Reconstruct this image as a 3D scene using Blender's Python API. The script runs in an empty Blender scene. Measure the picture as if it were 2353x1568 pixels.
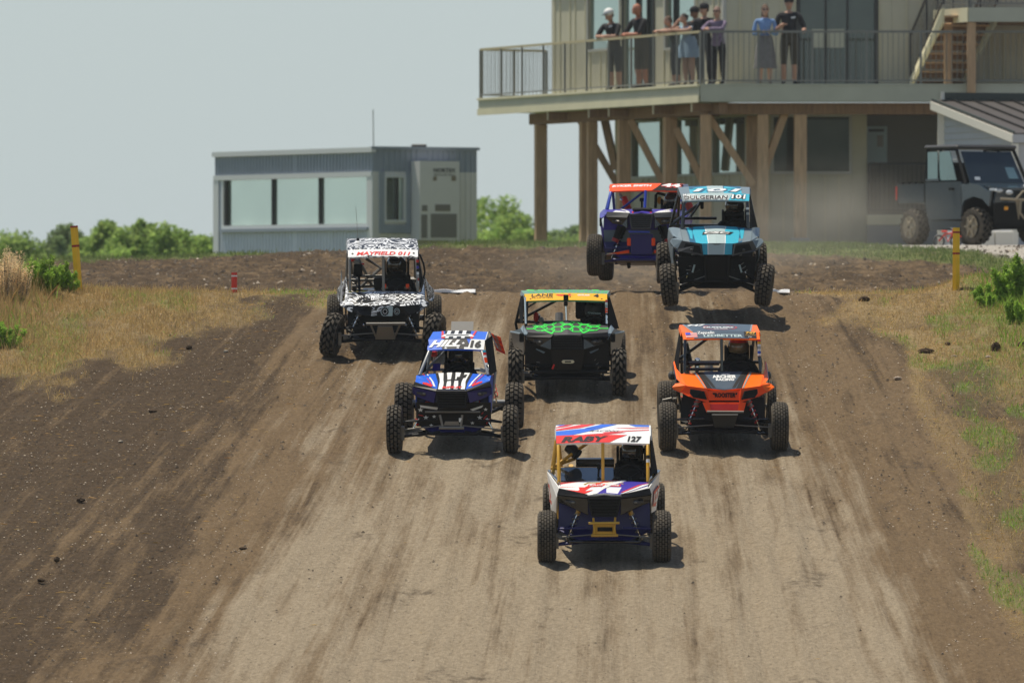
import bpy, math, random
import numpy as np
from mathutils import Vector, Matrix, Euler
R = math.radians
rnd = random.Random(7)
sc = bpy.context.scene
COL = sc.collection

# ------------------------------------------------------------ camera, sky, sun, exposure
F = 17640.0          # focal length in picture units (picture 2352 wide)
CZ = 4.0             # camera height
cam_d = bpy.data.cameras.new('camera')
cam = bpy.data.objects.new('camera', cam_d); COL.objects.link(cam)
cam_d.sensor_width = 36; cam_d.lens = F / 2352 * 36
cam_d.clip_start = 1; cam_d.clip_end = 9000
cam.location = (0, 0, CZ)
cam.rotation_euler = (R(90) - math.atan(94 / F), 0, 0)
cam_d.dof.use_dof = True; cam_d.dof.focus_distance = 90; cam_d.dof.aperture_fstop = 4.2
sc.camera = cam

SUN_EL, SUN_AZ = 71.0, -50.0      # elevation; azimuth from +Y (away from the camera), negative = left
w = bpy.data.worlds.new('World'); sc.world = w; w.use_nodes = True
nt = w.node_tree; nt.nodes.clear()
sky = nt.nodes.new('ShaderNodeTexSky'); sky.sky_type = 'NISHITA'; sky.sun_disc = False
sky.sun_elevation = R(SUN_EL); sky.sun_rotation = R(SUN_AZ)
sky.air_density = 1.0; sky.dust_density = 1.0; sky.ozone_density = 1.5; sky.altitude = 100
# thin even cloud veil over the whole sky, thicker towards the horizon
tc = nt.nodes.new('ShaderNodeTexCoord'); sx = nt.nodes.new('ShaderNodeSeparateXYZ')
nt.links.new(tc.outputs['Generated'], sx.inputs[0])
rp = nt.nodes.new('ShaderNodeMapRange'); rp.inputs['From Min'].default_value = 0.0; rp.inputs['From Max'].default_value = 0.42
rp.inputs['To Min'].default_value = 0.94; rp.inputs['To Max'].default_value = 0.04
nt.links.new(sx.outputs['Z'], rp.inputs['Value'])
ns = nt.nodes.new('ShaderNodeTexNoise'); ns.inputs['Scale'].default_value = 2.2; ns.inputs['Detail'].default_value = 3
nt.links.new(tc.outputs['Generated'], ns.inputs['Vector'])
veil = nt.nodes.new('ShaderNodeMix'); veil.data_type = 'RGBA'
veil.inputs[6].default_value = (4.95, 5.85, 6.05, 1); veil.inputs[7].default_value = (5.7, 6.35, 6.35, 1)
nt.links.new(ns.outputs['Fac'], veil.inputs[0])
mx = nt.nodes.new('ShaderNodeMix'); mx.data_type = 'RGBA'
nt.links.new(rp.outputs[0], mx.inputs[0]); nt.links.new(sky.outputs[0], mx.inputs[6]); nt.links.new(veil.outputs[2], mx.inputs[7])
bg = nt.nodes.new('ShaderNodeBackground'); bg.inputs[1].default_value = 0.1
out = nt.nodes.new('ShaderNodeOutputWorld')
nt.links.new(mx.outputs[2], bg.inputs[0]); nt.links.new(bg.outputs[0], out.inputs[0])

sl = bpy.data.lights.new('sun', 'SUN'); sl.energy = 5.0; sl.angle = R(0.5); sl.color = (1.0, 0.925, 0.78)
sun = bpy.data.objects.new('sun', sl); COL.objects.link(sun)
sd = Vector((math.cos(R(SUN_EL)) * math.sin(R(SUN_AZ)), math.cos(R(SUN_EL)) * math.cos(R(SUN_AZ)), math.sin(R(SUN_EL))))
sun.rotation_euler = sd.to_track_quat('Z', 'Y').to_euler(); sun.location = sd * 50
sc.view_settings.view_transform = 'Standard'; sc.view_settings.look = 'None'
sc.view_settings.exposure = 0.0; sc.view_settings.gamma = 1.0; sc.view_settings.use_curve_mapping = False
sc.cycles.use_denoising = True; sc.cycles.max_bounces = 6; sc.cycles.caustics_reflective = False
sc.cycles.sample_clamp_indirect = 4.0

# ------------------------------------------------------------ materials
def mat(name, col, rough=0.6, metal=0.0, var=0.0, scale=8.0, bump=0.0, bscale=60.0, dust=0.0, spec=0.5, stretch=None, coat=0.0):
    m = bpy.data.materials.new(name); m.use_nodes = True
    n = m.node_tree.nodes; l = m.node_tree.links; b = n['Principled BSDF']
    b.inputs['Roughness'].default_value = rough; b.inputs['Metallic'].default_value = metal
    b.inputs['Specular IOR Level'].default_value = spec; b.inputs['Coat Weight'].default_value = coat
    b.inputs['Base Color'].default_value = (*col, 1)
    cs = None
    t = n.new('ShaderNodeTexCoord'); vec = t.outputs['Object']
    if stretch:
        mp = n.new('ShaderNodeMapping'); mp.inputs['Scale'].default_value = stretch
        l.new(vec, mp.inputs[0]); vec = mp.outputs[0]
    if var > 0:
        ns = n.new('ShaderNodeTexNoise'); ns.inputs['Scale'].default_value = scale; ns.inputs['Detail'].default_value = 5
        l.new(vec, ns.inputs['Vector'])
        mr = n.new('ShaderNodeMapRange'); mr.inputs['From Min'].default_value = .25; mr.inputs['From Max'].default_value = .75
        mr.inputs['To Min'].default_value = 1 - var; mr.inputs['To Max'].default_value = 1 + var
        l.new(ns.outputs['Fac'], mr.inputs['Value'])
        mu = n.new('ShaderNodeVectorMath'); mu.operation = 'SCALE'; mu.inputs[0].default_value = col
        l.new(mr.outputs[0], mu.inputs['Scale']); cs = mu.outputs[0]
    if dust > 0:
        g = n.new('ShaderNodeNewGeometry'); s = n.new('ShaderNodeSeparateXYZ'); l.new(g.outputs['Normal'], s.inputs[0])
        n2 = n.new('ShaderNodeTexNoise'); n2.inputs['Scale'].default_value = 14; n2.inputs['Detail'].default_value = 5
        l.new(t.outputs['Object'], n2.inputs['Vector'])
        ma = n.new('ShaderNodeMath'); ma.operation = 'MULTIPLY'; 
        r2 = n.new('ShaderNodeMapRange'); r2.inputs['From Min'].default_value = .35; r2.inputs['From Max'].default_value = .7
        r2.inputs['To Min'].default_value = .4; r2.inputs['To Max'].default_value = 1.0
        l.new(n2.outputs['Fac'], r2.inputs['Value']); l.new(r2.outputs[0], ma.inputs[0]); ma.inputs[1].default_value = dust
        mm = n.new('ShaderNodeMix'); mm.data_type = 'RGBA'; l.new(ma.outputs[0], mm.inputs[0])
        mm.inputs[6].default_value = (*col, 1); mm.inputs[7].default_value = (.24, .19, .13, 1)
        if cs: l.new(cs, mm.inputs[6])
        cs = mm.outputs[2]
    if cs: l.new(cs, b.inputs['Base Color'])
    if bump > 0:
        nb = n.new('ShaderNodeTexNoise'); nb.inputs['Scale'].default_value = bscale; nb.inputs['Detail'].default_value = 4
        l.new(vec, nb.inputs['Vector'])
        bm = n.new('ShaderNodeBump'); bm.inputs['Strength'].default_value = bump; bm.inputs['Distance'].default_value = .02
        l.new(nb.outputs['Fac'], bm.inputs['Height']); l.new(bm.outputs[0], b.inputs['Normal'])
    return m

M = dict(
 rubber=mat('tyre_rubber', (.026, .025, .023), .85, dust=.38, spec=.25),
 rubber_groove=mat('tyre_groove', (.010, .010, .009), .95, spec=.1),
 rubber_dusty=mat('dusty_tyre_rubber', (.05, .046, .04), .9, dust=.75, spec=.2),
 black=mat('black_plastic', (.009, .009, .010), .45, dust=.015, spec=.2),
 blackmatte=mat('matte_black', (.008, .008, .008), .8, spec=.2),
 gloss=mat('gloss_black', (.008, .009, .011), .14, coat=.5),
 greyplastic=mat('dark_grey_plastic', (.034, .035, .037), .5, dust=.05),
 net=mat('window_net_black', (.006, .006, .007), .9, spec=.1),
 suit=mat('black_race_suit', (.012, .012, .014), .85, var=.3, scale=20),
 glove=mat('dark_glove', (.03, .028, .026), .8),
 helmet=mat('black_helmet_shell', (.01, .01, .011), .18, coat=.8),
 visor=mat('smoked_visor', (.035, .028, .018), .08, coat=1.0),
 visorgold=mat('tinted_visor', (.17, .13, .06), .15, coat=1.0),
 gold=mat('gold_painted_tube', (.62, .34, .03), .35),
 golddark=mat('gold_metal', (.58, .34, .04), .35),
 silver=mat('grey_metal_tube', (.33, .34, .34), .35, dust=.12, metal=.3),
 steel=mat('dull_steel', (.22, .21, .19), .45, dust=.3, metal=.4),
 chrome=mat('bright_metal', (.75, .75, .74), .12, metal=1.0),
 white=mat('white_vinyl', (.80, .80, .78), .3, dust=.03, spec=.2),
 red=mat('red_vinyl', (.70, .035, .03), .35, dust=.03, spec=.2),
 blue=mat('blue_vinyl', (.03, .09, .52), .3, dust=.03, spec=.2),
 purple=mat('purple_blue_vinyl', (.055, .04, .34), .3, dust=.03, spec=.2),
 navy=mat('navy_panel', (.018, .016, .135), .4),
 bright_blue=mat('bright_blue_tube', (.035, .07, .42), .3, dust=.03),
 royal=mat('royal_blue_vinyl', (.02, .13, .68), .3, dust=.03, spec=.2),
 cyan=mat('turquoise_vinyl', (.05, .42, .56), .3, dust=.03, spec=.2),
 teal_dark=mat('deep_teal_vinyl', (.02, .12, .22), .3, dust=.04, spec=.2),
 slate=mat('slate_grey_vinyl', (.17, .22, .25), .35, dust=.06, spec=.2),
 ice=mat('pale_blue_grey_vinyl', (.42, .52, .52), .3, dust=.03, spec=.2),
 orange=mat('fluorescent_orange_plastic', (1.0, .15, .004), .35, spec=.2),
 orangered=mat('red_orange_vinyl', (1.0, .085, .008), .35, spec=.2),
 grayblue=mat('grey_blue_vinyl', (.065, .095, .13), .35, dust=.04, spec=.2),
 yellow=mat('yellow_visor_vinyl', (.85, .42, .01), .4, dust=.04, spec=.2),
 green=mat('fluorescent_green_vinyl', (.05, .72, .09), .4, dust=.02, spec=.2),
 greensoft=mat('faded_green_vinyl', (.12, .30, .20), .4, dust=.15),
 yelpost=mat('yellow_marker_plastic', (.95, .54, .012), .45, dust=.03, var=.08),
 redpost=mat('red_marker_plastic', (.72, .04, .025), .45, dust=.06),
 redband=mat('dark_red_tape', (.35, .02, .015), .5),
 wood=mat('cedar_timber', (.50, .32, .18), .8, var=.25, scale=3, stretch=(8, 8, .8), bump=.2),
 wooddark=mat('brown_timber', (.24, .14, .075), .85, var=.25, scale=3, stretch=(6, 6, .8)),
 fascia=mat('cream_fascia_board', (.74, .68, .47), .7, var=.08, scale=2),
 fasciagrey=mat('grey_green_and_shaded_fascia_board', (.46, .46, .36), .7, var=.08, scale=2),  # grey-green boards, and the shaded tone painted on front fascias
 siding=mat('beige_siding', (.50, .47, .35), .7, var=.06, scale=2),
 ribs=mat('siding_batten', (.56, .52, .36), .7),
 concrete=mat('concrete', (.30, .31, .31), .85, var=.12, scale=3),
 rail=mat('grey_rail_metal', (.19, .19, .17), .5),
 raildark=mat('dark_rail_metal', (.05, .05, .05), .5),
 railwood=mat('cream_rail_cap', (.52, .44, .26), .6),
 frame=mat('dark_window_frame', (.03, .03, .028), .5),
 framelight=mat('pale_window_frame', (.46, .45, .40), .5),
 cab=mat('pale_blue_grey_sheet', (.58, .62, .68), .45, var=.08, scale=1.5),
 cabband=mat('grey_blue_sheet', (.29, .33, .385), .45, var=.08, scale=1.5),
 cabtrim=mat('pale_cabin_trim', (.68, .69, .68), .5),
 ac=mat('air_conditioner_casing', (.70, .69, .66), .5, var=.03, scale=3),
 vent=mat('vent_grille', (.20, .19, .165), .7),
 roofmetal=mat('brown_roof_metal', (.060, .050, .043), .5),
 roofdark=mat('dark_green_gutter', (.02, .035, .03), .5),
 shedwall=mat('grey_shed_siding', (.42, .43, .44), .7, var=.04),
 shedtrim=mat('cream_white_trim', (.72, .69, .60), .6),
 utvblue=mat('dusty_dark_blue_paint', (.016, .034, .050), .25, dust=.03, coat=.6),
 utvdusty=mat('mud_dusted_panel', (.020, .038, .052), .5, dust=.09),
 tan=mat('tan_rim', (.26, .22, .15), .6, dust=.4),
 lampglass=mat('lamp_glass', (.55, .58, .60), .08, coat=.6),
 amber=mat('amber_marker', (.85, .35, .01), .3),
 skin=mat('skin', (.46, .26, .18), .6, spec=.3),
 skinred=mat('tanned_skin', (.42, .17, .10), .6, spec=.3),
 skinpale=mat('fair_skin', (.60, .36, .25), .6, spec=.3),
 skindark=mat('deep_tan_skin', (.20, .10, .06), .6, spec=.3),
 hairbrown=mat('brown_hair', (.10, .055, .03), .8), hairdark=mat('dark_hair', (.02, .015, .012), .8),
 hairgrey=mat('auburn_grey_hair', (.22, .14, .11), .8),
 cloth_black=mat('black_cloth', (.014, .014, .017), .9, var=.3, scale=12),
 cloth_grey=mat('dark_grey_cloth', (.045, .045, .05), .9, var=.25, scale=12),
 cloth_khaki=mat('dark_khaki_cloth', (.06, .05, .035), .9, var=.2, scale=12),
 cloth_blue=mat('light_blue_cloth', (.25, .36, .46), .9, var=.12, scale=9),
 cloth_cardi=mat('blue_cardigan_cloth', (.17, .29, .52), .9, var=.15, scale=12),
 cloth_dress=mat('grey_dress_cloth', (.20, .19, .19), .9, var=.15, scale=12),
 cloth_plaid=mat('mauve_grey_cloth', (.20, .15, .22), .9, var=.35, scale=25),
 cloth_white=mat('white_cloth', (.78, .78, .76), .8),
 whiteboard=mat('white_mat', (.82, .82, .81), .6),
 clod=mat('dark_soil', (.070, .048, .030), .95, var=.4, scale=20, bump=.5, spec=.1),
 pebble=mat('pale_pebble', (.36, .31, .24), .9, var=.3, scale=30),
 stone=mat('pinkish_stone', (.38, .30, .23), .85, var=.2, scale=20),
 bark=mat('bark', (.12, .09, .06), .9, var=.3),
)
def leafmat(name, col, var=.35, trans=.35):
    m = bpy.data.materials.new(name); m.use_nodes = True
    n = m.node_tree.nodes; l = m.node_tree.links; b = n['Principled BSDF']
    a = n.new('ShaderNodeAttribute'); a.attribute_name = 'tint'
    mu = n.new('ShaderNodeMix'); mu.data_type = 'RGBA'; mu.blend_type = 'MULTIPLY'; mu.inputs[0].default_value = 1
    mu.inputs[6].default_value = (*col, 1); l.new(a.outputs['Color'], mu.inputs[7])
    l.new(mu.outputs[2], b.inputs['Base Color']); b.inputs['Roughness'].default_value = .7
    b.inputs['Specular IOR Level'].default_value = .2
    tr = n.new('ShaderNodeBsdfTranslucent'); l.new(mu.outputs[2], tr.inputs['Color'])
    mxs = n.new('ShaderNodeMixShader'); mxs.inputs[0].default_value = trans
    l.new(b.outputs[0], mxs.inputs[1]); l.new(tr.outputs[0], mxs.inputs[2]); l.new(mxs.outputs[0], n['Material Output'].inputs[0])
    return m
M['leaf'] = leafmat('green_foliage', (.33, .46, .12), trans=.6); M['leafdark'] = leafmat('dull_green_foliage', (.25, .34, .14), trans=.55)
M['straw'] = leafmat('dry_grass_blade', (.52, .37, .16)); M['grass'] = leafmat('green_grass_blade', (.26, .40, .06), trans=.45)
M['grassdull'] = leafmat('dusty_grass_blade', (.20, .25, .085)); M['seed'] = leafmat('seed_head', (.80, .62, .36))
def glassmat(name, tint, mixf, inner):
    m = bpy.data.materials.new(name); m.use_nodes = True
    n = m.node_tree.nodes; l = m.node_tree.links; b = n['Principled BSDF']
    b.inputs['Base Color'].default_value = (*inner, 1); b.inputs['Roughness'].default_value = .5; b.inputs['Specular IOR Level'].default_value = .1
    t_ = n.new('ShaderNodeTexCoord'); z_ = n.new('ShaderNodeTexNoise'); z_.inputs['Scale'].default_value = .9; z_.inputs['Detail'].default_value = 3; l.new(t_.outputs['Object'], z_.inputs['Vector'])
    r_ = n.new('ShaderNodeMapRange'); r_.inputs['From Min'].default_value = .3; r_.inputs['From Max'].default_value = .7; r_.inputs['To Min'].default_value = .6; r_.inputs['To Max'].default_value = 1.5; l.new(z_.outputs['Fac'], r_.inputs['Value'])
    v_ = n.new('ShaderNodeVectorMath'); v_.operation = 'SCALE'; v_.inputs[0].default_value = inner; l.new(r_.outputs[0], v_.inputs['Scale']); l.new(v_.outputs[0], b.inputs['Base Color'])  # blotchy noise in the base colour imitates soft cloudy reflections
    g = n.new('ShaderNodeBsdfGlossy'); g.inputs['Color'].default_value = (*tint, 1); g.inputs['Roughness'].default_value = .03
    mxs = n.new('ShaderNodeMixShader'); mxs.inputs[0].default_value = mixf
    l.new(b.outputs[0], mxs.inputs[1]); l.new(g.outputs[0], mxs.inputs[2]); l.new(mxs.outputs[0], n['Material Output'].inputs[0])
    return m
M['glass'] = glassmat('reflective_window_glass', (.80, .95, .90), .62, (.10, .13, .12))
M['glassdim'] = glassmat('dim_window_glass', (.7, .8, .8), .10, (.035, .04, .03))
M['glasscabin'] = glassmat('cabin_window_glass', (.85, .98, .90), .68, (.30, .36, .30)); M['panelgloss'] = glassmat('glossy_dark_panel', (.55, .62, .68), .28, (.015, .02, .026))
M['windscreen'] = glassmat('windscreen_glass', (.5, .65, .72), .09, (.010, .016, .020)); M['glassolive'] = glassmat('shaded_olive_glass', (.7, .8, .7), .03, (.045, .045, .03))
M['glassteal'] = glassmat('pale_side_glass', (.8, 1, .98), .24, (.07, .12, .12))
def wavemat():
    m = bpy.data.materials.new('black_white_swirl_wrap'); m.use_nodes = True
    n = m.node_tree.nodes; l = m.node_tree.links; b = n['Principled BSDF']
    t = n.new('ShaderNodeTexCoord'); mp = n.new('ShaderNodeMapping'); mp.inputs['Scale'].default_value = (1.1, 1.0, 2.2)
    l.new(t.outputs['Object'], mp.inputs[0])
    ns = n.new('ShaderNodeTexNoise'); ns.inputs['Scale'].default_value = 2.5; ns.inputs['Detail'].default_value = 1.2; ns.inputs['Distortion'].default_value = 1.8
    l.new(mp.outputs[0], ns.inputs['Vector'])
    m1 = n.new('ShaderNodeMath'); m1.operation = 'MULTIPLY'; m1.inputs[1].default_value = 54; l.new(ns.outputs['Fac'], m1.inputs[0])
    m2 = n.new('ShaderNodeMath'); m2.operation = 'SINE'; l.new(m1.outputs[0], m2.inputs[0])
    n3 = n.new('ShaderNodeTexNoise'); n3.inputs['Scale'].default_value = 7; l.new(t.outputs['Object'], n3.inputs['Vector'])
    mr = n.new('ShaderNodeMapRange'); mr.inputs['From Min'].default_value = .3; mr.inputs['From Max'].default_value = .7
    mr.inputs['To Min'].default_value = -.9; mr.inputs['To Max'].default_value = .8; l.new(n3.outputs['Fac'], mr.inputs[0])
    m3 = n.new('ShaderNodeMath'); m3.operation = 'ADD'; l.new(m2.outputs[0], m3.inputs[0]); l.new(mr.outputs[0], m3.inputs[1])
    cr = n.new('ShaderNodeValToRGB'); cr.color_ramp.elements[0].position = .0; cr.color_ramp.elements[0].color = (.012, .012, .014, 1)
    cr.color_ramp.elements[1].position = .12; cr.color_ramp.elements[1].color = (.76, .77, .78, 1)
    l.new(m3.outputs[0], cr.inputs[0]); l.new(cr.outputs[0], b.inputs['Base Color']); b.inputs['Roughness'].default_value = .35
    return m
M['swirl'] = wavemat()

# ------------------------------------------------------------ mesh helpers
class MB:
    def __init__(s): s.v = []; s.f = []; s.m = []; s.mats = []
    def mi(s, m):
        if m not in s.mats: s.mats.append(m)
        return s.mats.index(m)
    def add(s, vs, fs, m):
        k = len(s.v); i = s.mi(m); s.v.extend([tuple(p) for p in vs])
        for f in fs: s.f.append(tuple(k + q for q in f)); s.m.append(i)
        return s
    def box(s, c, d, m, rot=None, bev=0.0):
        x, y, z = d[0] / 2, d[1] / 2, d[2] / 2
        if bev <= 0:
            vs = [Vector((a * x, b_ * y, e * z)) for a in (-1, 1) for b_ in (-1, 1) for e in (-1, 1)]
            fs = [(0, 1, 3, 2), (4, 6, 7, 5), (0, 4, 5, 1), (2, 3, 7, 6), (0, 2, 6, 4), (1, 5, 7, 3)]
        else:
            # chamfered box
            b0 = min(bev, x * .95, y * .95, z * .95); vs = []; idx = {}
            for a in (-1, 1):
                for b_ in (-1, 1):
                    for e in (-1, 1):
                        idx[(a, b_, e, 0)] = len(vs); vs.append(Vector((a * x, b_ * (y - b0), e * (z - b0))))
                        idx[(a, b_, e, 1)] = len(vs); vs.append(Vector((a * (x - b0), b_ * y, e * (z - b0))))
                        idx[(a, b_, e, 2)] = len(vs); vs.append(Vector((a * (x - b0), b_ * (y - b0), e * z)))
            I = lambda a, b_, e, k: idx[(a, b_, e, k)]
            fs = []
            for a in (-1, 1): fs.append((I(a, -1, -1, 0), I(a, 1, -1, 0), I(a, 1, 1, 0), I(a, -1, 1, 0))[::a])
            for a in (-1, 1): fs.append((I(-1, a, -1, 1), I(1, a, -1, 1), I(1, a, 1, 1), I(-1, a, 1, 1))[::-a])
            for a in (-1, 1): fs.append((I(-1, -1, a, 2), I(1, -1, a, 2), I(1, 1, a, 2), I(-1, 1, a, 2))[::a])
            for a in (-1, 1):
                for b_ in (-1, 1):
                    fs.append((I(a, b_, -1, 0), I(a, b_, 1, 0), I(a, b_, 1, 1), I(a, b_, -1, 1)))
                    fs.append((I(a, -1, b_, 0), I(a, 1, b_, 0), I(a, 1, b_, 2), I(a, -1, b_, 2)))
                    fs.append((I(-1, a, b_, 1), I(1, a, b_, 1), I(1, a, b_, 2), I(-1, a, b_, 2)))
                    for e in (-1, 1): fs.append((I(a, b_, e, 0), I(a, b_, e, 1), I(a, b_, e, 2)))
        if rot is not None:
            rm = rot if isinstance(rot, Matrix) else Euler(rot).to_matrix()
            vs = [rm @ p for p in vs]
        cv = Vector(c)
        return s.add([p + cv for p in vs], fs, m)
    def tube(s, pts, r, m, n=8, cap=True):
        pts = [Vector(p) for p in pts]
        rr = r if isinstance(r, (list, tuple)) else [r] * len(pts)
        rings = []; up = None
        for i, p in enumerate(pts):
            d = (pts[min(i + 1, len(pts) - 1)] - pts[max(i - 1, 0)]).normalized()
            if up is None:
                up = Vector((0, 0, 1)) if abs(d.z) < .9 else Vector((1, 0, 0))
            a = d.cross(up)
            if a.length < 1e-4: a = d.cross(Vector((0, 1, 0)))
            a.normalize(); b = a.cross(d).normalized(); up = b
            rings.append([p + (a * math.cos(t) + b * math.sin(t)) * rr[i] for t in [2 * math.pi * k / n for k in range(n)]])
        vs = [q for g in rings for q in g]; fs = []
        for i in range(len(rings) - 1):
            for k in range(n):
                k2 = (k + 1) % n; fs.append((i * n + k, i * n + k2, (i + 1) * n + k2, (i + 1) * n + k))
        if cap: fs.append(tuple(range(n))[::-1]); fs.append(tuple((len(rings) - 1) * n + k for k in range(n)))
        return s.add(vs, fs, m)
    def beam(s, p0, p1, wd, dp, m):
        p0, p1 = Vector(p0), Vector(p1); d = (p1 - p0); L = d.length; q = d.to_track_quat('Z', 'Y').to_matrix()
        return s.box((p0 + p1) / 2, (wd, dp, L), m, rot=q)
    def plate(s, poly, th, m, nrm=None):
        p = [Vector(q) for q in poly]
        if nrm is None:
            nrm = Vector((0, 0, 0))
            for i in range(len(p)):
                a, b = p[i], p[(i + 1) % len(p)]
                nrm += Vector(((a.y - b.y) * (a.z + b.z), (a.z - b.z) * (a.x + b.x), (a.x - b.x) * (a.y + b.y)))
            nrm.normalize()
        nrm = Vector(nrm); k = len(p)
        vs = p + [q - nrm * th for q in p]
        fs = [tuple(range(k)), tuple(range(k, 2 * k))[::-1]] + [(i, i + k, (i + 1) % k + k, (i + 1) % k) for i in range(k)]
        return s.add(vs, fs, m)
    def lathe(s, prof, m, n=24, axis='x', c=(0, 0, 0), close=False):
        vs = []; fs = []; c = Vector(c); k = len(prof)
        for j in range(n):
            t = 2 * math.pi * j / n
            for (h, r) in prof:
                a, b = r * math.cos(t), r * math.sin(t)
                vs.append(c + (Vector((h, a, b)) if axis == 'x' else Vector((a, b, h)) if axis == 'z' else Vector((a, h, b))))
        for j in range(n):
            j2 = (j + 1) % n
            for i in range(k - 1): fs.append((j * k + i, j * k + i + 1, j2 * k + i + 1, j2 * k + i))
        return s.add(vs, fs, m)
    def ell(s, c, r, m, n=12, k=8, rot=None):
        vs = []; fs = []; c = Vector(c)
        for i in range(k + 1):
            ph = math.pi * i / k
            for j in range(n):
                t = 2 * math.pi * j / n
                q = Vector((r[0] * math.sin(ph) * math.cos(t), r[1] * math.sin(ph) * math.sin(t), r[2] * math.cos(ph)))
                if rot is not None: q = rot @ q
                vs.append(c + q)
        for i in range(k):
            for j in range(n):
                j2 = (j + 1) % n; fs.append((i * n + j, (i + 1) * n + j, (i + 1) * n + j2, i * n + j2))
        return s.add(vs, fs, m)
    def mesh(s, name, smooth=False):
        me = bpy.data.meshes.new(name); me.from_pydata(s.v, [], s.f)
        for m in s.mats: me.materials.append(M[m] if isinstance(m, str) else m)
        me.polygons.foreach_set('material_index', s.m)
        if smooth: me.polygons.foreach_set('use_smooth', [True] * len(me.polygons))
        me.update(); return me
    def build(s, name, parent=None, smooth=False, kind=None, label=None):
        o = bpy.data.objects.new(name, s.mesh(name, smooth)); COL.objects.link(o)
        if parent is not None: o.parent = parent
        if kind: o['kind'] = kind
        if label: o['label'] = label
        return o
def tag(o, label=None, cat=None, group=None, kind=None):
    if label: o['label'] = label
    if cat: o['category'] = cat
    if group: o['group'] = group
    if kind: o['kind'] = kind
    return o
def thing(name, label, cat, loc=(0, 0, 0), rot=(0, 0, 0), group=None):
    o = bpy.data.objects.new(name, None); COL.objects.link(o); o.location = loc; o.rotation_euler = rot
    return tag(o, label, cat, group)
def inst(o, name, parent, loc=(0, 0, 0), rot=(0, 0, 0)):
    c = bpy.data.objects.new(name, o.data); COL.objects.link(c); c.parent = parent; c.location = loc; c.rotation_euler = rot
    return c
def shade_auto(o, ang=35):
    me = o.data
    me.polygons.foreach_set('use_smooth', [True] * len(me.polygons))
    try: me.set_sharp_from_angle(angle=R(ang))
    except Exception: pass
    return o

# value noise on numpy arrays
_rs = np.random.RandomState(5)
_lat = _rs.rand(256, 256)
def vnoise(x, y):
    xi = np.floor(x).astype(int); yi = np.floor(y).astype(int); fx = x - xi; fy = y - yi
    fx = fx * fx * (3 - 2 * fx); fy = fy * fy * (3 - 2 * fy)
    g = lambda a, b: _lat[a % 256, b % 256]
    return (g(xi, yi) * (1 - fx) + g(xi + 1, yi) * fx) * (1 - fy) + (g(xi, yi + 1) * (1 - fx) + g(xi + 1, yi + 1) * fx) * fy
def fbm(x, y, o=4):
    s = 0; a = .5; t = 0
    for i in range(o): s = s + a * vnoise(x * 2 ** i + 17.3 * i, y * 2 ** i + 5.1 * i); t += a; a *= .5
    return s / t

# ------------------------------------------------------------ terrain
_py = np.array([-80, 0, 50, 66, 72, 76.5, 82.8, 89.8, 94.1, 97, 100, 102, 103, 104.5, 110, 118.5, 120, 124, 128, 130, 136, 145, 165, 210, 260, 400, 900, 3500])
_pz = np.array([-5.6, -5.5, -5.3, -5.0, -4.5, -3.80, -2.84, -1.79, -1.145, -.70, -.26, .03, .09, .12, .10, .12, .20, .48, .74, .80, .92, 1.05, 1.06, 1.05, .6, -2, -6, -10])
_gy = np.arange(-80, 3500, .1); _gz = np.interp(_gy, _py, _pz)
_k = np.exp(-np.linspace(-2.5, 2.5, 15) ** 2 / 2); _k /= _k.sum(); _gz = np.convolve(np.pad(_gz, 7, mode='edge'), _k, 'valid')
def sstep(a, b, x):
    t = np.clip((x - a) / (b - a), 0, 1); return t * t * (3 - 2 * t)
def gz(x, y):
    """ground height (world z) at x, y; works on floats and arrays"""
    x = np.asarray(x, float); y = np.asarray(y, float)
    z = np.interp(y, _gy, _gz)
    # the bank behind the crest is lower towards the left and its lip is uneven
    lip = np.interp(x, [-30, -9, -7.25, -4.97, -2.4, -.6, 1.2, 5, 12], [.60, .60, .65, .735, .82, .92, .90, .86, .86])
    plat = np.interp(x, [-.5, 2.5], [0.0, 1.0])
    z = z + sstep(119.5, 130, y) * (lip - .80) * (1 - sstep(131, 140, y) * plat) - (1 - plat) * sstep(132, 145, y) * .42
    z = z + sstep(121, 127, y) * (1 - sstep(131, 136, y)) * (vnoise(x * .8, y * 0 + 3) - .5) * .07
    # verge mounds left and right of the crest
    z = z + .35 * np.exp(-((x + 7.6) / 1.4) ** 2 - ((y - 101) / 4.0) ** 2) + .22 * np.exp(-((x - 6.15) / .55) ** 2 - ((y - 102.3) / .9) ** 2)
    z = z + .5 * np.exp(-((x - 8.3) / 1.4) ** 2 - ((y - 103) / 5.0) ** 2)
    return z + CZ
def W(px, py, y0=72.0, y1=200.0):
    """world point of the ground seen at picture position px, py (2352-wide units)"""
    ys = np.arange(y0, y1, .05); xs = (px - 1176) / F * ys
    zr = CZ - (py - 690) / F * ys
    g = gz(xs, ys); k = np.argmax(g >= zr)
    y = ys[k]; return Vector((float(xs[k]), float(y), float(g[k])))
def AT(px, py, y):
    return Vector(((px - 1176) / F * y, y, CZ - (py - 690) / F * y))
def trackx(y):
    t = (y - 78) / 22.0
    xl = -3.65 + (-1.85 + 3.65) * t; xr = 4.45 + (3.75 - 4.45) * t
    return xl, xr

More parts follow.
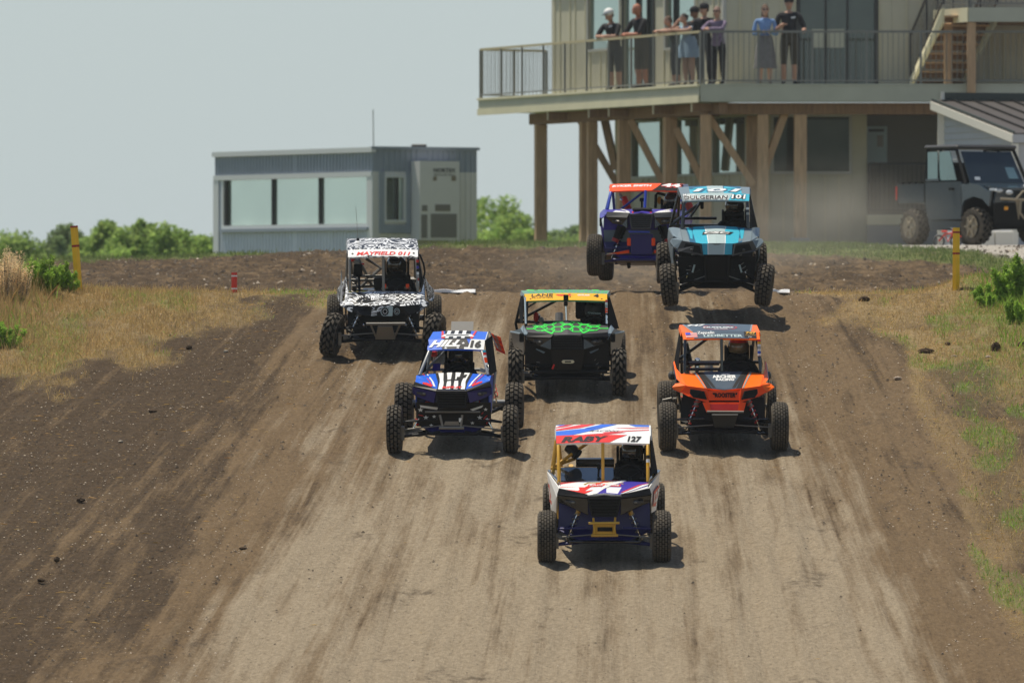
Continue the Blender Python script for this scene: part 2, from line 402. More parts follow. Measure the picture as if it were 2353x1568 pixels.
_LB = np.array([(-400, 860), (0, 855), (150, 850), (330, 805), (450, 762), (600, 730), (760, 692), (860, 666), (900, 600)], float)
_RB = np.array([(1780, 600), (1870, 668), (1900, 700), (1960, 745), (2060, 800), (2090, 880), (2120, 960), (2190, 1080), (2225, 1250), (2290, 1400), (2350, 1560), (2700, 1700)], float)
def masks(x, y, z):
    """soil / straw / green / pale weights from surveyed outlines of the verge (ground plan coordinates, noise-broken)"""
    px = 1176 + x * F / y; py = 690 - (z - CZ) * F / y
    nb = (fbm(x * 1.3, y * .5, 4) - .5)
    n2 = (fbm(x * 4 + 9, y * 1.6, 3) - .5)
    lb = np.interp(px, _LB[:, 0], _LB[:, 1]); rb = np.interp(px, _RB[:, 0], _RB[:, 1])
    s = np.where(px < 1200, lb - py, rb - py) + nb * 190 + n2 * 70
    ramp = (1 - sstep(103.6, 104.4, y)) * np.where(px < 900, 1, np.where(px > 1750, 1, 0))
    straw = sstep(-25, 45, s) * ramp
    thin = np.where(px > 1200, 1 - .62 * sstep(800, 980, py), 1) * (1 - .75 * sstep(.50, .62, fbm(x * .9 + 4, y * .45, 4)) * sstep(700, 790, py))
    straw = straw * thin * (1 - .45 * sstep(380, 520, px) * (1 - sstep(900, 1000, px)) * sstep(.42, .56, fbm(x * 1.7 + 8, y * .8, 3)))
    # track surface
    xl, xr = trackx(y); u = (x - xl) / (xr - xl)
    nn = fbm(u * 9, y * .12 + 3, 4) - .5
    pale = sstep(-.12, .30, u + nn * .42) * (1 - sstep(.84, 1.12, u + nn * .25))
    pale = pale * np.interp(y, [70, 84, 88, 92, 96, 100, 103, 104], [1.12, 1.05, .9, .72, .55, .42, .36, .36])
    # dark wet loose streak right of the racing line
    dk = np.exp(-((u - .97) / .07) ** 2) * sstep(84, 90, y)
    pale = pale * (1 - .75 * dk)
    mid = sstep(-.30, .04, u + nn * .4) * (1 - sstep(1.04, 1.25, u + nn * .3))
    back = sstep(103.8, 104.6, y)
    flat = back * (1 - sstep(117.5, 119.5, y + nb * 2))
    pale = np.where(back > 0, flat * (.35 + .45 * (1 - sstep(-3, 0, x))), pale)
    mid = np.where(back > .5, .15 * (1 - sstep(125, 131, y)) + .15 * sstep(-1, 6, x) + .12, mid)
    # green areas : far bank top and verges
    bt = np.interp(px, [-400, 150, 480, 700, 1090, 1180, 1330, 1420, 1780, 1900, 2120, 2180, 2300, 2400, 2700], [612, 603, 592, 577, 564, 568, 567, 570, 584, 592, 598, 606, 626, 640, 690])
    gr = back * sstep(119.5, 121, y) * sstep(-3, 5, bt - py + nb * 24)
    gravel = back * sstep(122, 124, y) * sstep(-1.5, 3, np.interp(px, [-400, 1850, 1950, 2000, 2100, 2230, 2300, 2352, 2700], [400, 500, 564, 569, 573, 578, 590, 601, 640]) - py + nb * 8)
    gr = np.maximum(gr, sstep(146, 175, y)) * (1 - gravel * (1 - sstep(185, 200, y)))
    tuft = sstep(.53, .66, fbm(x * 1.6 + 31, y * .55 + 8, 3)) * ramp * sstep(-20, 60, s) * .8
    right_green = (sstep(2120, 2300, px) * (1 - sstep(820, 960, py))) * ramp * .75
    gr = np.clip(gr + tuft + right_green * (.6 + n2), 0, 1)
    return np.clip(pale, 0, 1.15), straw, gr, np.clip(mid, 0, 1), gravel, u
def axis(segs):
    out = []
    for a, b, st in segs: out.extend(list(np.arange(a, b - 1e-6, st)))
    out.append(segs[-1][1]); return np.array(out)
def make_ground():
    gx = axis([(-3000, -400, 400), (-400, -60, 40), (-60, -16, 4), (-16, -8.5, .5), (-8.5, 8.5, .05), (8.5, 16, .5), (16, 60, 4), (60, 400, 40), (400, 3000, 400)])
    gy = axis([(-80, 60, 10), (60, 74, .5), (74, 104, .055), (104, 140, .16), (140, 200, 1.5), (200, 400, 10), (400, 3400, 200)])
    X, Y = np.meshgrid(gx, gy); Z = gz(X, Y)
    pale, straw, gr, mid, gravel, u = masks(X, Y, Z)
    near = (Y > 70) & (Y < 140) & (np.abs(X) < 9)
    rel = (fbm(u * 38, Y * .35, 3) - .5) * .075 * (0.35 + mid) * (1 - straw)          # ruts along the track
    rel = rel + (fbm(X * 7, Y * 5, 3) - .5) * .035 * (1.15 - np.clip(pale, 0, 1))      # crumbs and lumps
    rel = rel + np.where((Y > 119) & (Y < 134), (fbm(X * 4.5, Y * 2.6, 4) - .5) * .10 + (vnoise(X * 11, Y * 6) > .82) * .02, 0)
    rel = rel + straw * (fbm(X * 3, Y * 2, 3) - .5) * .08
    Z = Z + np.where(near, rel, 0)
    ny, nx = X.shape; me = bpy.data.meshes.new('ground')
    co = np.stack([X, Y, Z], -1).reshape(-1, 3)
    i = np.arange(ny * nx).reshape(ny, nx)
    q = np.stack([i[:-1, :-1], i[:-1, 1:], i[1:, 1:], i[1:, :-1]], -1).reshape(-1, 4)
    me.vertices.add(len(co)); me.vertices.foreach_set('co', co.ravel().astype(np.float32))
    me.loops.add(q.size); me.loops.foreach_set('vertex_index', q.ravel().astype(np.int32))
    me.polygons.add(len(q)); me.polygons.foreach_set('loop_start', (np.arange(len(q)) * 4).astype(np.int32))
    me.update(calc_edges=True)
    def attr(nm, a, b, c):
        at = me.attributes.new(nm, 'FLOAT_VECTOR', 'POINT')
        at.data.foreach_set('vector', np.stack([a, b, c], -1).reshape(-1, 3).astype(np.float32).ravel())
    attr('cover', pale, straw, gr); attr('soil', mid, gravel, X * 0); attr('lane', np.where(Y > 104.2, X * 1.3, u * 7.0), np.where(Y > 104.2, Y * 28, Y), Z * 0)
    me.polygons.foreach_set('use_smooth', [True] * len(q))
    o = bpy.data.objects.new('ground', me); COL.objects.link(o); o['kind'] = 'structure'
    m = bpy.data.materials.new('dirt_track_and_verge'); m.use_nodes = True; me.materials.append(m)
    n = m.node_tree.nodes; l = m.node_tree.links; b = n['Principled BSDF']; b.inputs['Roughness'].default_value = .95
    b.inputs['Specular IOR Level'].default_value = .15
    def A(nm):
        a = n.new('ShaderNodeAttribute'); a.attribute_name = nm; s = n.new('ShaderNodeSeparateXYZ'); l.new(a.outputs['Vector'], s.inputs[0]); return a, s
    ac, sc_ = A('cover'); as_, ss = A('soil'); al, sl_ = A('lane')
    tcg = n.new('ShaderNodeTexCoord')
    def noise(vec, scale, det, st=None, rough=.5):
        if st:
            mp = n.new('ShaderNodeMapping'); mp.inputs['Scale'].default_value = st; l.new(vec, mp.inputs[0]); vec = mp.outputs[0]
        t = n.new('ShaderNodeTexNoise'); t.inputs['Scale'].default_value = scale; t.inputs['Detail'].default_value = det
        t.inputs['Roughness'].default_value = rough; l.new(vec, t.inputs['Vector']); return t.outputs['Fac']
    def rng(v, a, b_, c, d):
        t = n.new('ShaderNodeMapRange'); t.inputs['From Min'].default_value = a; t.inputs['From Max'].default_value = b_
        t.inputs['To Min'].default_value = c; t.inputs['To Max'].default_value = d; l.new(v, t.inputs['Value']); return t.outputs[0]
    def mixc(f, c1, c2):
        t = n.new('ShaderNodeMix'); t.data_type = 'RGBA'
        if isinstance(f, float): t.inputs[0].default_value = f
        else: l.new(f, t.inputs[0])
        for k, c in ((6, c1), (7, c2)):
            if isinstance(c, tuple): t.inputs[k].default_value = (*c, 1)
            else: l.new(c, t.inputs[k])
        return t.outputs[2]
    def math_(op, a, b_=None):
        t = n.new('ShaderNodeMath'); t.operation = op
        for k, c in ((0, a), (1, b_)):
            if c is None: continue
            if isinstance(c, (float, int)): t.inputs[k].default_value = c
            else: l.new(c, t.inputs[k])
        return t.outputs[0]
    P = tcg.outputs['Object']; L = al.outputs['Vector']
    fine = noise(P, 22, 7, (1, .5, 1), .80); med = noise(P, 2.6, 6, (1, .14, 1), .65)
    streak = noise(L, 2.6, 6, (1, .022, 1), .62); streak2 = noise(L, 9, 6, (1, .020, 1), .68)
    blot = noise(P, .8, 5, (1, .10, 1), .6)
    # soil tones
    dark = mixc(rng(fine, .3, .7, 0, 1), (.020, .013, .007), (.112, .074, .040))
    brown = mixc(rng(fine, .25, .75, 0, 1), (.070, .044, .022), (.230, .158, .086))
    palec = mixc(rng(fine, .28, .72, 0, 1), (.165, .125, .078), (.385, .315, .220))
    mpd = n.new('ShaderNodeMapping'); mpd.inputs['Rotation'].default_value = (0, 0, R(7)); l.new(P, mpd.inputs[0])
    dg1 = noise(mpd.outputs[0], 2.4, 6, (1, .035, 1), .66)
    mpe = n.new('ShaderNodeMapping'); mpe.inputs['Rotation'].default_value = (0, 0, R(-5)); l.new(P, mpe.inputs[0])
    dg2 = noise(mpe.outputs[0], 2.0, 6, (1, .04, 1), .66)
    diag = math_('ADD', rng(dg1, .35, .65, -.18, .18), rng(dg2, .35, .65, -.18, .18))
    fm = math_('ADD', ss.outputs[0], math_('ADD', rng(streak, .32, .68, -.5, .5), math_('ADD', diag, math_('ADD', rng(streak2, .32, .68, -.3, .3), rng(med, .3, .7, -.25, .25)))))
    c = mixc(rng(fm, .2, .8, 0, 1), dark, brown)
    fp = math_('ADD', sc_.outputs[0], math_('ADD', rng(streak, .32, .68, -.50, .42), math_('ADD', diag, math_('ADD', rng(streak2, .32, .68, -.34, .30), rng(blot, .3, .7, -.2, .2)))))
    fp = math_('MULTIPLY', rng(fp, .25, 1.0, 0, 1), rng(sc_.outputs[0], 0, .12, 0, 1))
    c = mixc(fp, c, palec)
    # sand-coloured damp patches
    c = mixc(rng(noise(L, 1.7, 5, (1, .06, 1), .65), .60, .74, 0, .5), c, (.15, .105, .06))
    # pebbles and flecks
    vo = n.new('ShaderNodeTexVoronoi'); vo.inputs['Scale'].default_value = 17; vo.feature = 'F1'; l.new(P, vo.inputs['Vector'])
    sep = n.new('ShaderNodeSeparateColor'); l.new(vo.outputs['Color'], sep.inputs[0])
    peb = math_('MULTIPLY', rng(vo.outputs['Distance'], .14, .24, 1, 0), rng(sep.outputs[0], .80, .84, 0, 1))
    peb = math_('MULTIPLY', peb, rng(sc_.outputs[0], .1, .8, 1, .15))
    c = mixc(math_('MULTIPLY', peb, .8), c, (.36, .29, .20))
    vd = math_('MULTIPLY', rng(vo.outputs['Distance'], .16, .28, 1, 0), rng(sep.outputs[1], .86, .9, 0, 1))
    c = mixc(math_('MULTIPLY', vd, .65), c, (.04, .03, .02))
    # dark torn-up scuffs on the packed surface
    sc1 = math_('MULTIPLY', rng(noise(P, 1.1, 6, (1.0, .5, 1), .7), .585, .66, 0, 1), rng(noise(P, 9, 5, (.6, .5, 1), .75), .42, .6, 0, 1))
    c = mixc(math_('MULTIPLY', sc1, .75), c, (.07, .05, .032))
    # straw litter
    lit = noise(P, 30, 4, (.35, 1.4, 1), .75)
    strawc = mixc(rng(lit, .3, .7, 0, 1), (.12, .075, .035), (.44, .325, .16))
    sf = math_('MULTIPLY', sc_.outputs[1], rng(math_('ADD', lit, math_('MULTIPLY', med, .8)), .62, .95, .25, 1.0))
    c = mixc(math_('MULTIPLY', sf, .9), c, strawc)
    gc = mixc(rng(lit, .3, .7, 0, 1), (.07, .10, .025), (.19, .25, .07))
    c = mixc(math_('MULTIPLY', sc_.outputs[2], rng(med, .35, .65, .35, .85)), c, gc)
    gv = mixc(rng(fine, .3, .7, 0, 1), (.28, .25, .21), (.46, .43, .38))
    c = mixc(ss.outputs[1], c, gv)
    l.new(c, b.inputs['Base Color'])
    bp = n.new('ShaderNodeBump'); bp.inputs['Strength'].default_value = .8; bp.inputs['Distance'].default_value = .04
    hh = math_('ADD', math_('MULTIPLY', fine, .9), math_('MULTIPLY', streak2, .8)); hh = math_('ADD', hh, math_('MULTIPLY', peb, .5))
    l.new(hh, bp.inputs['Height']); l.new(bp.outputs[0], b.inputs['Normal'])
    return o
make_ground()
HAZE = 0.00018
if HAZE > 0:
    hm = bpy.data.materials.new('thin_air_haze'); hm.use_nodes = True; n_ = hm.node_tree.nodes; n_.remove(n_['Principled BSDF'])
    pv = n_.new('ShaderNodeVolumePrincipled'); pv.inputs['Color'].default_value = (.90, .95, .97, 1); pv.inputs['Density'].default_value = HAZE; pv.inputs['Anisotropy'].default_value = .2
    hm.node_tree.links.new(pv.outputs[0], n_['Material Output'].inputs['Volume'])
    hv = [(x, y, z) for x in (-3050, 3050) for y in (-95, 3450) for z in (-8, 13.5)]
    hme = bpy.data.meshes.new('haze'); hme.from_pydata(hv, [], [(0, 1, 3, 2), (4, 6, 7, 5), (0, 4, 5, 1), (2, 3, 7, 6), (0, 2, 6, 4), (1, 5, 7, 3)]); hme.materials.append(hm)
    ho_ = bpy.data.objects.new('haze', hme); COL.objects.link(ho_); ho_['kind'] = 'stuff'
# ------------------------------------------------------------ surfaces that carry print
def clip_poly(poly, x0, x1, y0, y1):
    def cut(p, f, inter):
        o = []
        for i in range(len(p)):
            a, b = p[i - 1], p[i]
            fa, fb = f(a), f(b)
            if fb:
                if not fa: o.append(inter(a, b))
                o.append(b)
            elif fa: o.append(inter(a, b))
        return o
    def ix(v): return lambda a, b: (v, a[1] + (b[1] - a[1]) * (v - a[0]) / (b[0] - a[0]))
    def iy(v): return lambda a, b: (a[0] + (b[0] - a[0]) * (v - a[1]) / (b[1] - a[1]), v)
    p = poly
    for f, it in ((lambda q: q[0] >= x0, ix(x0)), (lambda q: q[0] <= x1, ix(x1)), (lambda q: q[1] >= y0, iy(y0)), (lambda q: q[1] <= y1, iy(y1))):
        if not p: return p
        p = cut(p, f, it)
    return p
class Surf:
    """rows of points (v = row number, front to back / bottom to top), columns at a values"""
    def __init__(s, rows, cols): s.P = [[Vector(q) for q in r] for r in rows]; s.c = cols
    def panel(s, mb, m, th=.012):
        nr, nc = len(s.P), len(s.c); vs = [q for r in s.P for q in r]
        nn = [[None] * nc for _ in range(nr)]
        for i in range(nr):
            for j in range(nc):
                du = s.P[i][min(j + 1, nc - 1)] - s.P[i][max(j - 1, 0)]; dv = s.P[min(i + 1, nr - 1)][j] - s.P[max(i - 1, 0)][j]
                nn[i][j] = du.cross(dv).normalized()
        lo = [s.P[i][j] - nn[i][j] * th for i in range(nr) for j in range(nc)]
        k = nr * nc; fs = []
        for i in range(nr - 1):
            for j in range(nc - 1):
                a, b, c, d = i * nc + j, i * nc + j + 1, (i + 1) * nc + j + 1, (i + 1) * nc + j
                fs.append((a, b, c, d)); fs.append((d + k, c + k, b + k, a + k))
        for j in range(nc - 1):
            fs.append((j, j + k, j + 1 + k, j + 1)); e = (nr - 1) * nc; fs.append((e + j, e + j + 1, e + j + 1 + k, e + j + k))
        for i in range(nr - 1):
            a, b = i * nc, (i + 1) * nc; fs.append((a, b, b + k, a + k)); a += nc - 1; b += nc - 1; fs.append((a, a + k, b + k, b))
        mb.add(vs + lo, fs, m); return mb
    def decal(s, mb, poly, m, lift=.003):
        for i in range(len(s.P) - 1):
            for j in range(len(s.c) - 1):
                a0, a1 = s.c[j], s.c[j + 1]
                p = clip_poly(poly, a0, a1, i, i + 1)
                if len(p) < 3: continue
                A, B, C, D = s.P[i][j], s.P[i][j + 1], s.P[i + 1][j + 1], s.P[i + 1][j]
                nrm = (B - A).cross(D - A); nrm = nrm + (D - C).cross(B - C); nrm.normalize()
                vs = []
                for (a, v) in p:
                    t = (a - a0) / (a1 - a0); u = v - i
                    vs.append((A * (1 - t) + B * t) * (1 - u) + (D * (1 - t) + C * t) * u + nrm * lift)
                mb.add(vs, [tuple(range(len(vs)))], m)
        return mb
_tc = {}
def text_tris(txt, bold=0.0):
    key = (txt, bold)
    if key in _tc: return _tc[key]
    cu = bpy.data.curves.new('t', 'FONT'); cu.body = txt; cu.offset = bold; cu.resolution_u = 2
    o = bpy.data.objects.new('t', cu); COL.objects.link(o); dg = bpy.context.evaluated_depsgraph_get(); dg.update()
    me = bpy.data.meshes.new_from_object(o.evaluated_get(dg))
    vs = [(v.co.x, v.co.y) for v in me.vertices]; fs = [tuple(p.vertices) for p in me.polygons]
    bpy.data.objects.remove(o); bpy.data.curves.remove(cu); bpy.data.meshes.remove(me)
    x0 = min(v[0] for v in vs); x1 = max(v[0] for v in vs); y0 = min(v[1] for v in vs); y1 = max(v[1] for v in vs)
    vs = [((v[0] - x0) / (x1 - x0), (v[1] - y0) / (y1 - y0)) for v in vs]
    _tc[key] = (vs, fs); return _tc[key]
def text_on(s, mb, txt, a0, a1, v0, v1, m, lift=.006, shear=0.0, bold=.03):
    vs, fs = text_tris(txt, bold)
    pts = [(a0 + (a1 - a0) * x + shear * y * (a1 - a0), v0 + (v1 - v0) * y) for x, y in vs]
    for f in fs:
        q = [pts[k] for k in f]
        ar = sum(q[i - 1][0] * q[i][1] - q[i][0] * q[i - 1][1] for i in range(len(q)))
        s.decal(mb, q if ar > 0 else q[::-1], m, lift)
def quad_surf(bl, br, tl, tr): return Surf([[bl, br], [tl, tr]], [0, 1])
def star(cx, cy, r, ry, k=5):
    return [[(cx, cy), (cx + r * math.sin(2 * math.pi * (i - .5) / k) * .42, cy + ry * math.cos(2 * math.pi * (i - .5) / k) * .42),
             (cx + r * math.sin(2 * math.pi * i / k), cy + ry * math.cos(2 * math.pi * i / k)),
             (cx + r * math.sin(2 * math.pi * (i + .5) / k) * .42, cy + ry * math.cos(2 * math.pi * (i + .5) / k) * .42)][::-1] for i in range(k)]

# ------------------------------------------------------------ wheels
_tyres = {}
def tyre_mesh(r, wd, style):
    key = (round(r, 3), round(wd, 3), style)
    if key in _tyres: return _tyres[key]
    mb = MB(); h = wd / 2; ru = 'rubber'; ins = .010 if style == 'rib' else .018
    rc = r - ins
    prof = [(-h * .70, r * .52), (-h * .93, r * .60), (-h, r * .74), (-h * .97, r * .86), (-h * .86, rc - .022), (-h * .62, rc - .006), (0, rc), (h * .62, rc - .006), (h * .86, rc - .022), (h * .97, r * .86), (h, r * .74), (h * .93, r * .60), (h * .70, r * .52)]
    mb.lathe(prof[:5], ru, 40); mb.lathe(prof[4:9], 'rubber_groove', 40); mb.lathe(prof[8:], ru, 40)
    def blk(x0, x1, t0, t1, rt, sk=0.0, m='rubber'):
        rb = rc - .03; tm = (t0 + t1) / 2; vs = []
        def rr(x): return rt - .022 * (abs(x) / h) ** 3 * 1.2
        for (x, t) in ((x0, t0 + sk), (x1, t0 - sk), (x1, t1 - sk), (x0, t1 + sk)):
            vs.append((x, rb * math.cos(t), rb * math.sin(t)))
        for (x, t) in ((x0, t0 + sk), (x1, t0 - sk), (x1, t1 - sk), (x0, t1 + sk)):
            q = rr(x); tt = tm + sk * (1 if x == x0 else -1) + (t - tm - (sk if x == x0 else -sk)) * .88
            vs.append((x * .985, q * math.cos(tt), q * math.sin(tt)))
        mb.add(vs, [(4, 5, 6, 7), (0, 1, 5, 4), (1, 2, 6, 5), (2, 3, 7, 6), (3, 0, 4, 7)], m)
    if style == 'rib':
        xs = np.linspace(-.9, .9, 7) * h; n = 36
        for i in range(6):
            for j in range(n):
                t = 2 * math.pi * (j + (i % 2) * .5) / n; blk(xs[i] + .004, xs[i + 1] - .004, t + .010, t + 2 * math.pi / n - .010, r, 0)
    elif style == 'block':
        xs = np.linspace(-.98, .98, 5) * h; n = 26
        for i in range(4):
            for j in range(n):
                t = 2 * math.pi * (j + (i % 2) * .5) / n; blk(xs[i] + .007, xs[i + 1] - .007, t + .03, t + 2 * math.pi / n - .03, r, .018 * (1 if i < 2 else -1))
    else:
        n = 17
        for j in range(n):
            t = 2 * math.pi * j / n; d = 2 * math.pi / n
            blk(-h * 1.02, -h * .58, t + .05, t + d * .62, r - .002, .03); blk(h * .58, h * 1.02, t + .05 + d * .5, t + d * .5 + d * .62, r - .002, -.03)
            blk(-h * .44, -h * .05, t + d * .35, t + d * .95, r + .002, .06); blk(h * .05, h * .44, t - d * .1, t + d * .5, r + .002, -.06)
    me = mb.mesh('tyre'); _tyres[key] = me
    # rim
    rb = MB(); rw = wd * .34
    rb.lathe([(-rw, r * .56), (-rw, r * .50), (-rw * .3, r * .46), (rw * .3, r * .46), (rw, r * .50), (rw, r * .56)], 'greyplastic', 24)
    for sgn in (-1, 1):
        rb.lathe([(sgn * rw * .45, .02), (sgn * rw * .45, .06)], 'greyplastic', 12)
    for k in range(7):
        t = 2 * math.pi * k / 7
        rb.beam((rw * .3, .03 * math.cos(t), .03 * math.sin(t)), (rw * .3, r * .48 * math.cos(t), r * .48 * math.sin(t)), .03, .02, 'greyplastic')
        rb.beam((-rw * .3, .03 * math.cos(t), .03 * math.sin(t)), (-rw * .3, r * .48 * math.cos(t), r * .48 * math.sin(t)), .03, .02, 'greyplastic')
    rb.tube([(-rw * .9, 0, 0), (rw * .9, 0, 0)], .045, 'steel', 10)
    _tyres[(key, 'rim')] = rb.mesh('rim')
    return me
def wheel(root, x, y, z, r, wd, style, steer=0, camber=0, spin=0, rimmat=None):
    e = bpy.data.objects.new('wheel', None); COL.objects.link(e); e.parent = root
    e.location = (x, y, z); e.rotation_euler = Euler((0, R(camber), R(steer)), 'XYZ')
    me = tyre_mesh(r, wd, style)
    t = bpy.data.objects.new('tyre', me); COL.objects.link(t); t.parent = e; t.rotation_euler = (spin, 0, 0)
    key = (round(r, 3), round(wd, 3), style)
    q = bpy.data.objects.new('rim', _tyres[(key, 'rim')]); COL.objects.link(q); q.parent = e; q.rotation_euler = (spin, 0, 0)
    return e

# ------------------------------------------------------------ people
def body_mesh(J, mats, H=1.75, rad=None, hands='skin', face=True, headyaw=0, headpitch=0, fem=False):
    """one continuous skinned figure; J: joints (metres); mats: zone -> material"""
    import bmesh
    s = H / 1.75
    rd = dict(pel=.14, spn=.135, cst=.158, nkb=.062, nk=.052, shoL=.075, shoR=.075, elL=.052, elR=.052, wrL=.036, wrR=.036, haL=.040, haR=.040,
              hipL=.105, hipR=.105, knL=.075, knR=.075, anL=.045, anR=.038, toL=.036, toR=.036)
    if fem: rd.update(spn=.095, cst=.115, shoL=.05, shoR=.05, pel=.125)
    if rad: rd.update(rad)
    E = [('pel', 'spn'), ('spn', 'cst'), ('cst', 'nkb'), ('nkb', 'nk')]
    for q in 'LR': E += [('cst', 'sho' + q), ('sho' + q, 'el' + q), ('el' + q, 'wr' + q), ('wr' + q, 'ha' + q), ('pel', 'hip' + q), ('hip' + q, 'kn' + q), ('kn' + q, 'an' + q), ('an' + q, 'to' + q)]
    J = dict(J)
    for q in 'LR':
        if 'ha' + q not in J:
            d = (Vector(J['wr' + q]) - Vector(J['el' + q])).normalized(); J['ha' + q] = Vector(J['wr' + q]) + d * .06 * s
    bm = bmesh.new(); ly = bm.verts.layers.skin.verify(); vv = {}
    for k in rd:
        v = bm.verts.new(J[k]); v[ly].radius = (rd[k] * s, rd[k] * s * (.72 if k in ('pel', 'spn', 'cst') else 1)); vv[k] = v
    vv['pel'][ly].use_root = True
    for a, b in E: bm.edges.new((vv[a], vv[b]))
    me = bpy.data.meshes.new('b'); bm.to_mesh(me); bm.free()
    o = bpy.data.objects.new('b', me); COL.objects.link(o)
    m1 = o.modifiers.new('s', 'SKIN'); m1.use_smooth_shade = True
    m2 = o.modifiers.new('u', 'SUBSURF'); m2.levels = 1; m2.render_levels = 1
    dg = bpy.context.evaluated_depsgraph_get(); dg.update()
    ev = bpy.data.meshes.new_from_object(o.evaluated_get(dg))
    bpy.data.objects.remove(o); bpy.data.meshes.remove(me)
    mb = MB(); zone = {'pel': 'hip', 'spn': 'torso', 'cst': 'torso'}
    segs = []
    for a, b in E:
        z = 'torso'
        if a == 'pel' and b == 'spn': z = 'hip'
        if a == 'nkb': z = 'neck'
        if a == 'cst' and b == 'nkb': z = 'torso'
        if a.startswith('sho'): z = 'arm'
        if a.startswith('el'): z = 'fore'
        if a.startswith('wr'): z = 'hand'
        if a == 'pel' and b.startswith('hip'): z = 'hip'
        if a.startswith('hip'): z = 'thigh'
        if a.startswith('kn'): z = 'shin'
        if a.startswith('an'): z = 'foot'
        segs.append((Vector(J[a]), Vector(J[b]), z))
    vs = [v.co.copy() for v in ev.vertices]
    for p in ev.polygons:
        c = p.center; best = (9, 'torso', 0)
        for a, b, z in segs:
            d = b - a; t = max(0, min(1, (c - a).dot(d) / max(d.length_squared, 1e-9))); q = (c - (a + d * t)).length
            if q < best[0]: best = (q, z, t)
        z = best[1]; m = mats.get(z)
        if z == 'arm' and best[2] > mats.get('sleeve', 2): m = mats['hand']
        if z == 'thigh' and best[2] > mats.get('short', 2): m = mats['leg']
        if z == 'shin' and best[2] < mats.get('shortshin', -1): m = mats['thigh']
        i = mb.mi(m); k = len(mb.v)
        mb.v.extend([tuple(vs[q]) for q in p.vertices]); mb.f.append(tuple(range(k, k + len(p.vertices)))); mb.m.append(i)
    bpy.data.meshes.remove(ev)
    # merge duplicated verts
    uniq = {}; remap = []
    nv = []
    for v in mb.v:
        q = (round(v[0], 5), round(v[1], 5), round(v[2], 5))
        if q not in uniq: uniq[q] = len(nv); nv.append(v)
        remap.append(uniq[q])
    mb.f = [tuple(remap[i] for i in f) for f in mb.f]; mb.v = nv
    # head with face
    hm = mats['head']; rot = Euler((R(headpitch), 0, R(headyaw))).to_matrix(); hc = Vector(J['head'])
    hr = .093 * s
    mb.ell(hc, (hr * .82, hr, hr * 1.25), hm, 14, 10, rot)
    def hp(x, y, z): return hc + rot @ Vector((x * hr, y * hr, z * hr))
    mb.ell(hp(0, -.75, -.55), (hr * .5, hr * .35, hr * .45), hm, 8, 6, rot)
    mb.tube([J['nk'], hc + rot @ Vector((0, .15 * hr, -.5 * hr))], [rd['nk'] * s, rd['nk'] * s * .95], hm, 10)
    if face:
        mb.add([hp(-.14, -.95, -.22), hp(.14, -.95, -.22), hp(0, -1.28, -.2), hp(0, -.97, .16)], [(0, 1, 2), (0, 2, 3), (2, 1, 3)], hm)
        for sx in (-1, 1):
            mb.ell(hp(sx * .33, -.88, .08), (hr * .13, hr * .08, hr * .07), 'hairdark', 8, 5, rot)
            mb.ell(hp(sx * .84, .05, -.02), (hr * .09, hr * .2, hr * .28), hm, 8, 5, rot)
        mb.ell(hp(0, -1.02, -.52), (hr * .26, hr * .08, hr * .05), 'skinred', 8, 4, rot)
    # hands: palm, four fingers, thumb
    for q in 'LR':
        wv = Vector(J['wr' + q]); hv = Vector(J['ha' + q]); d = (hv - wv).normalized(); cm = mats['hand']
        sd_ = d.cross(Vector((0, 0, 1)));
        if sd_.length < .2: sd_ = d.cross(Vector((0, 1, 0)))
        sd_.normalize(); dn = sd_.cross(d).normalized()
        if dn.z > 0: dn = -dn
        pc = hv
        for k, (off, L) in enumerate(((-.027, .062), (-.009, .074), (.009, .07), (.027, .055))):
            b0 = pc + sd_ * off * s; b1 = b0 + (d * .55 + dn * .25) * L * s; b2 = b1 + (d * .15 + dn * .5) * L * .7 * s
            mb.tube([b0, b1, b2], [.010 * s, .009 * s, .007 * s], cm, 6)
        tb = wv + d * .02 * s; side = sd_ * (1 if q == 'L' else -1)
        mb.tube([tb, tb + (side * .8 + d * .5) * .035 * s, tb + (side * .7 + d * 1.3) * .045 * s + dn * .01], [.012 * s, .011 * s, .008 * s], cm, 6)
    return mb
def stand(H=1.75, lean=0.0, **kw):
    s = H; J = dict(pel=(0, 0, .53), spn=(0, -.005, .61), cst=(0, 0, .735), nkb=(0, .005, .82), nk=(0, 0, .85), head=(0, -.01, .925))
    for q, sg in (('L', -1), ('R', 1)):
        J.update({'sho' + q: (sg * .108, .005, .80), 'el' + q: (sg * .135, .01, .635), 'wr' + q: (sg * .14, -.03, .49), 'hip' + q: (sg * .052, 0, .50), 'kn' + q: (sg * .058, -.01, .275), 'an' + q: (sg * .06, .015, .045), 'to' + q: (sg * .068, -.085, .02)})
    J = {k: Vector(v) * s for k, v in J.items()}
    if lean:
        c = J['pel'].copy(); rm = Matrix.Rotation(R(lean), 3, 'X')
        for k in ('spn', 'cst', 'nkb', 'nk', 'head', 'shoL', 'shoR', 'elL', 'elR', 'wrL', 'wrR'): J[k] = c + rm @ (J[k] - c)
    for k, v in kw.items(): J[k] = Vector(v)
    return J

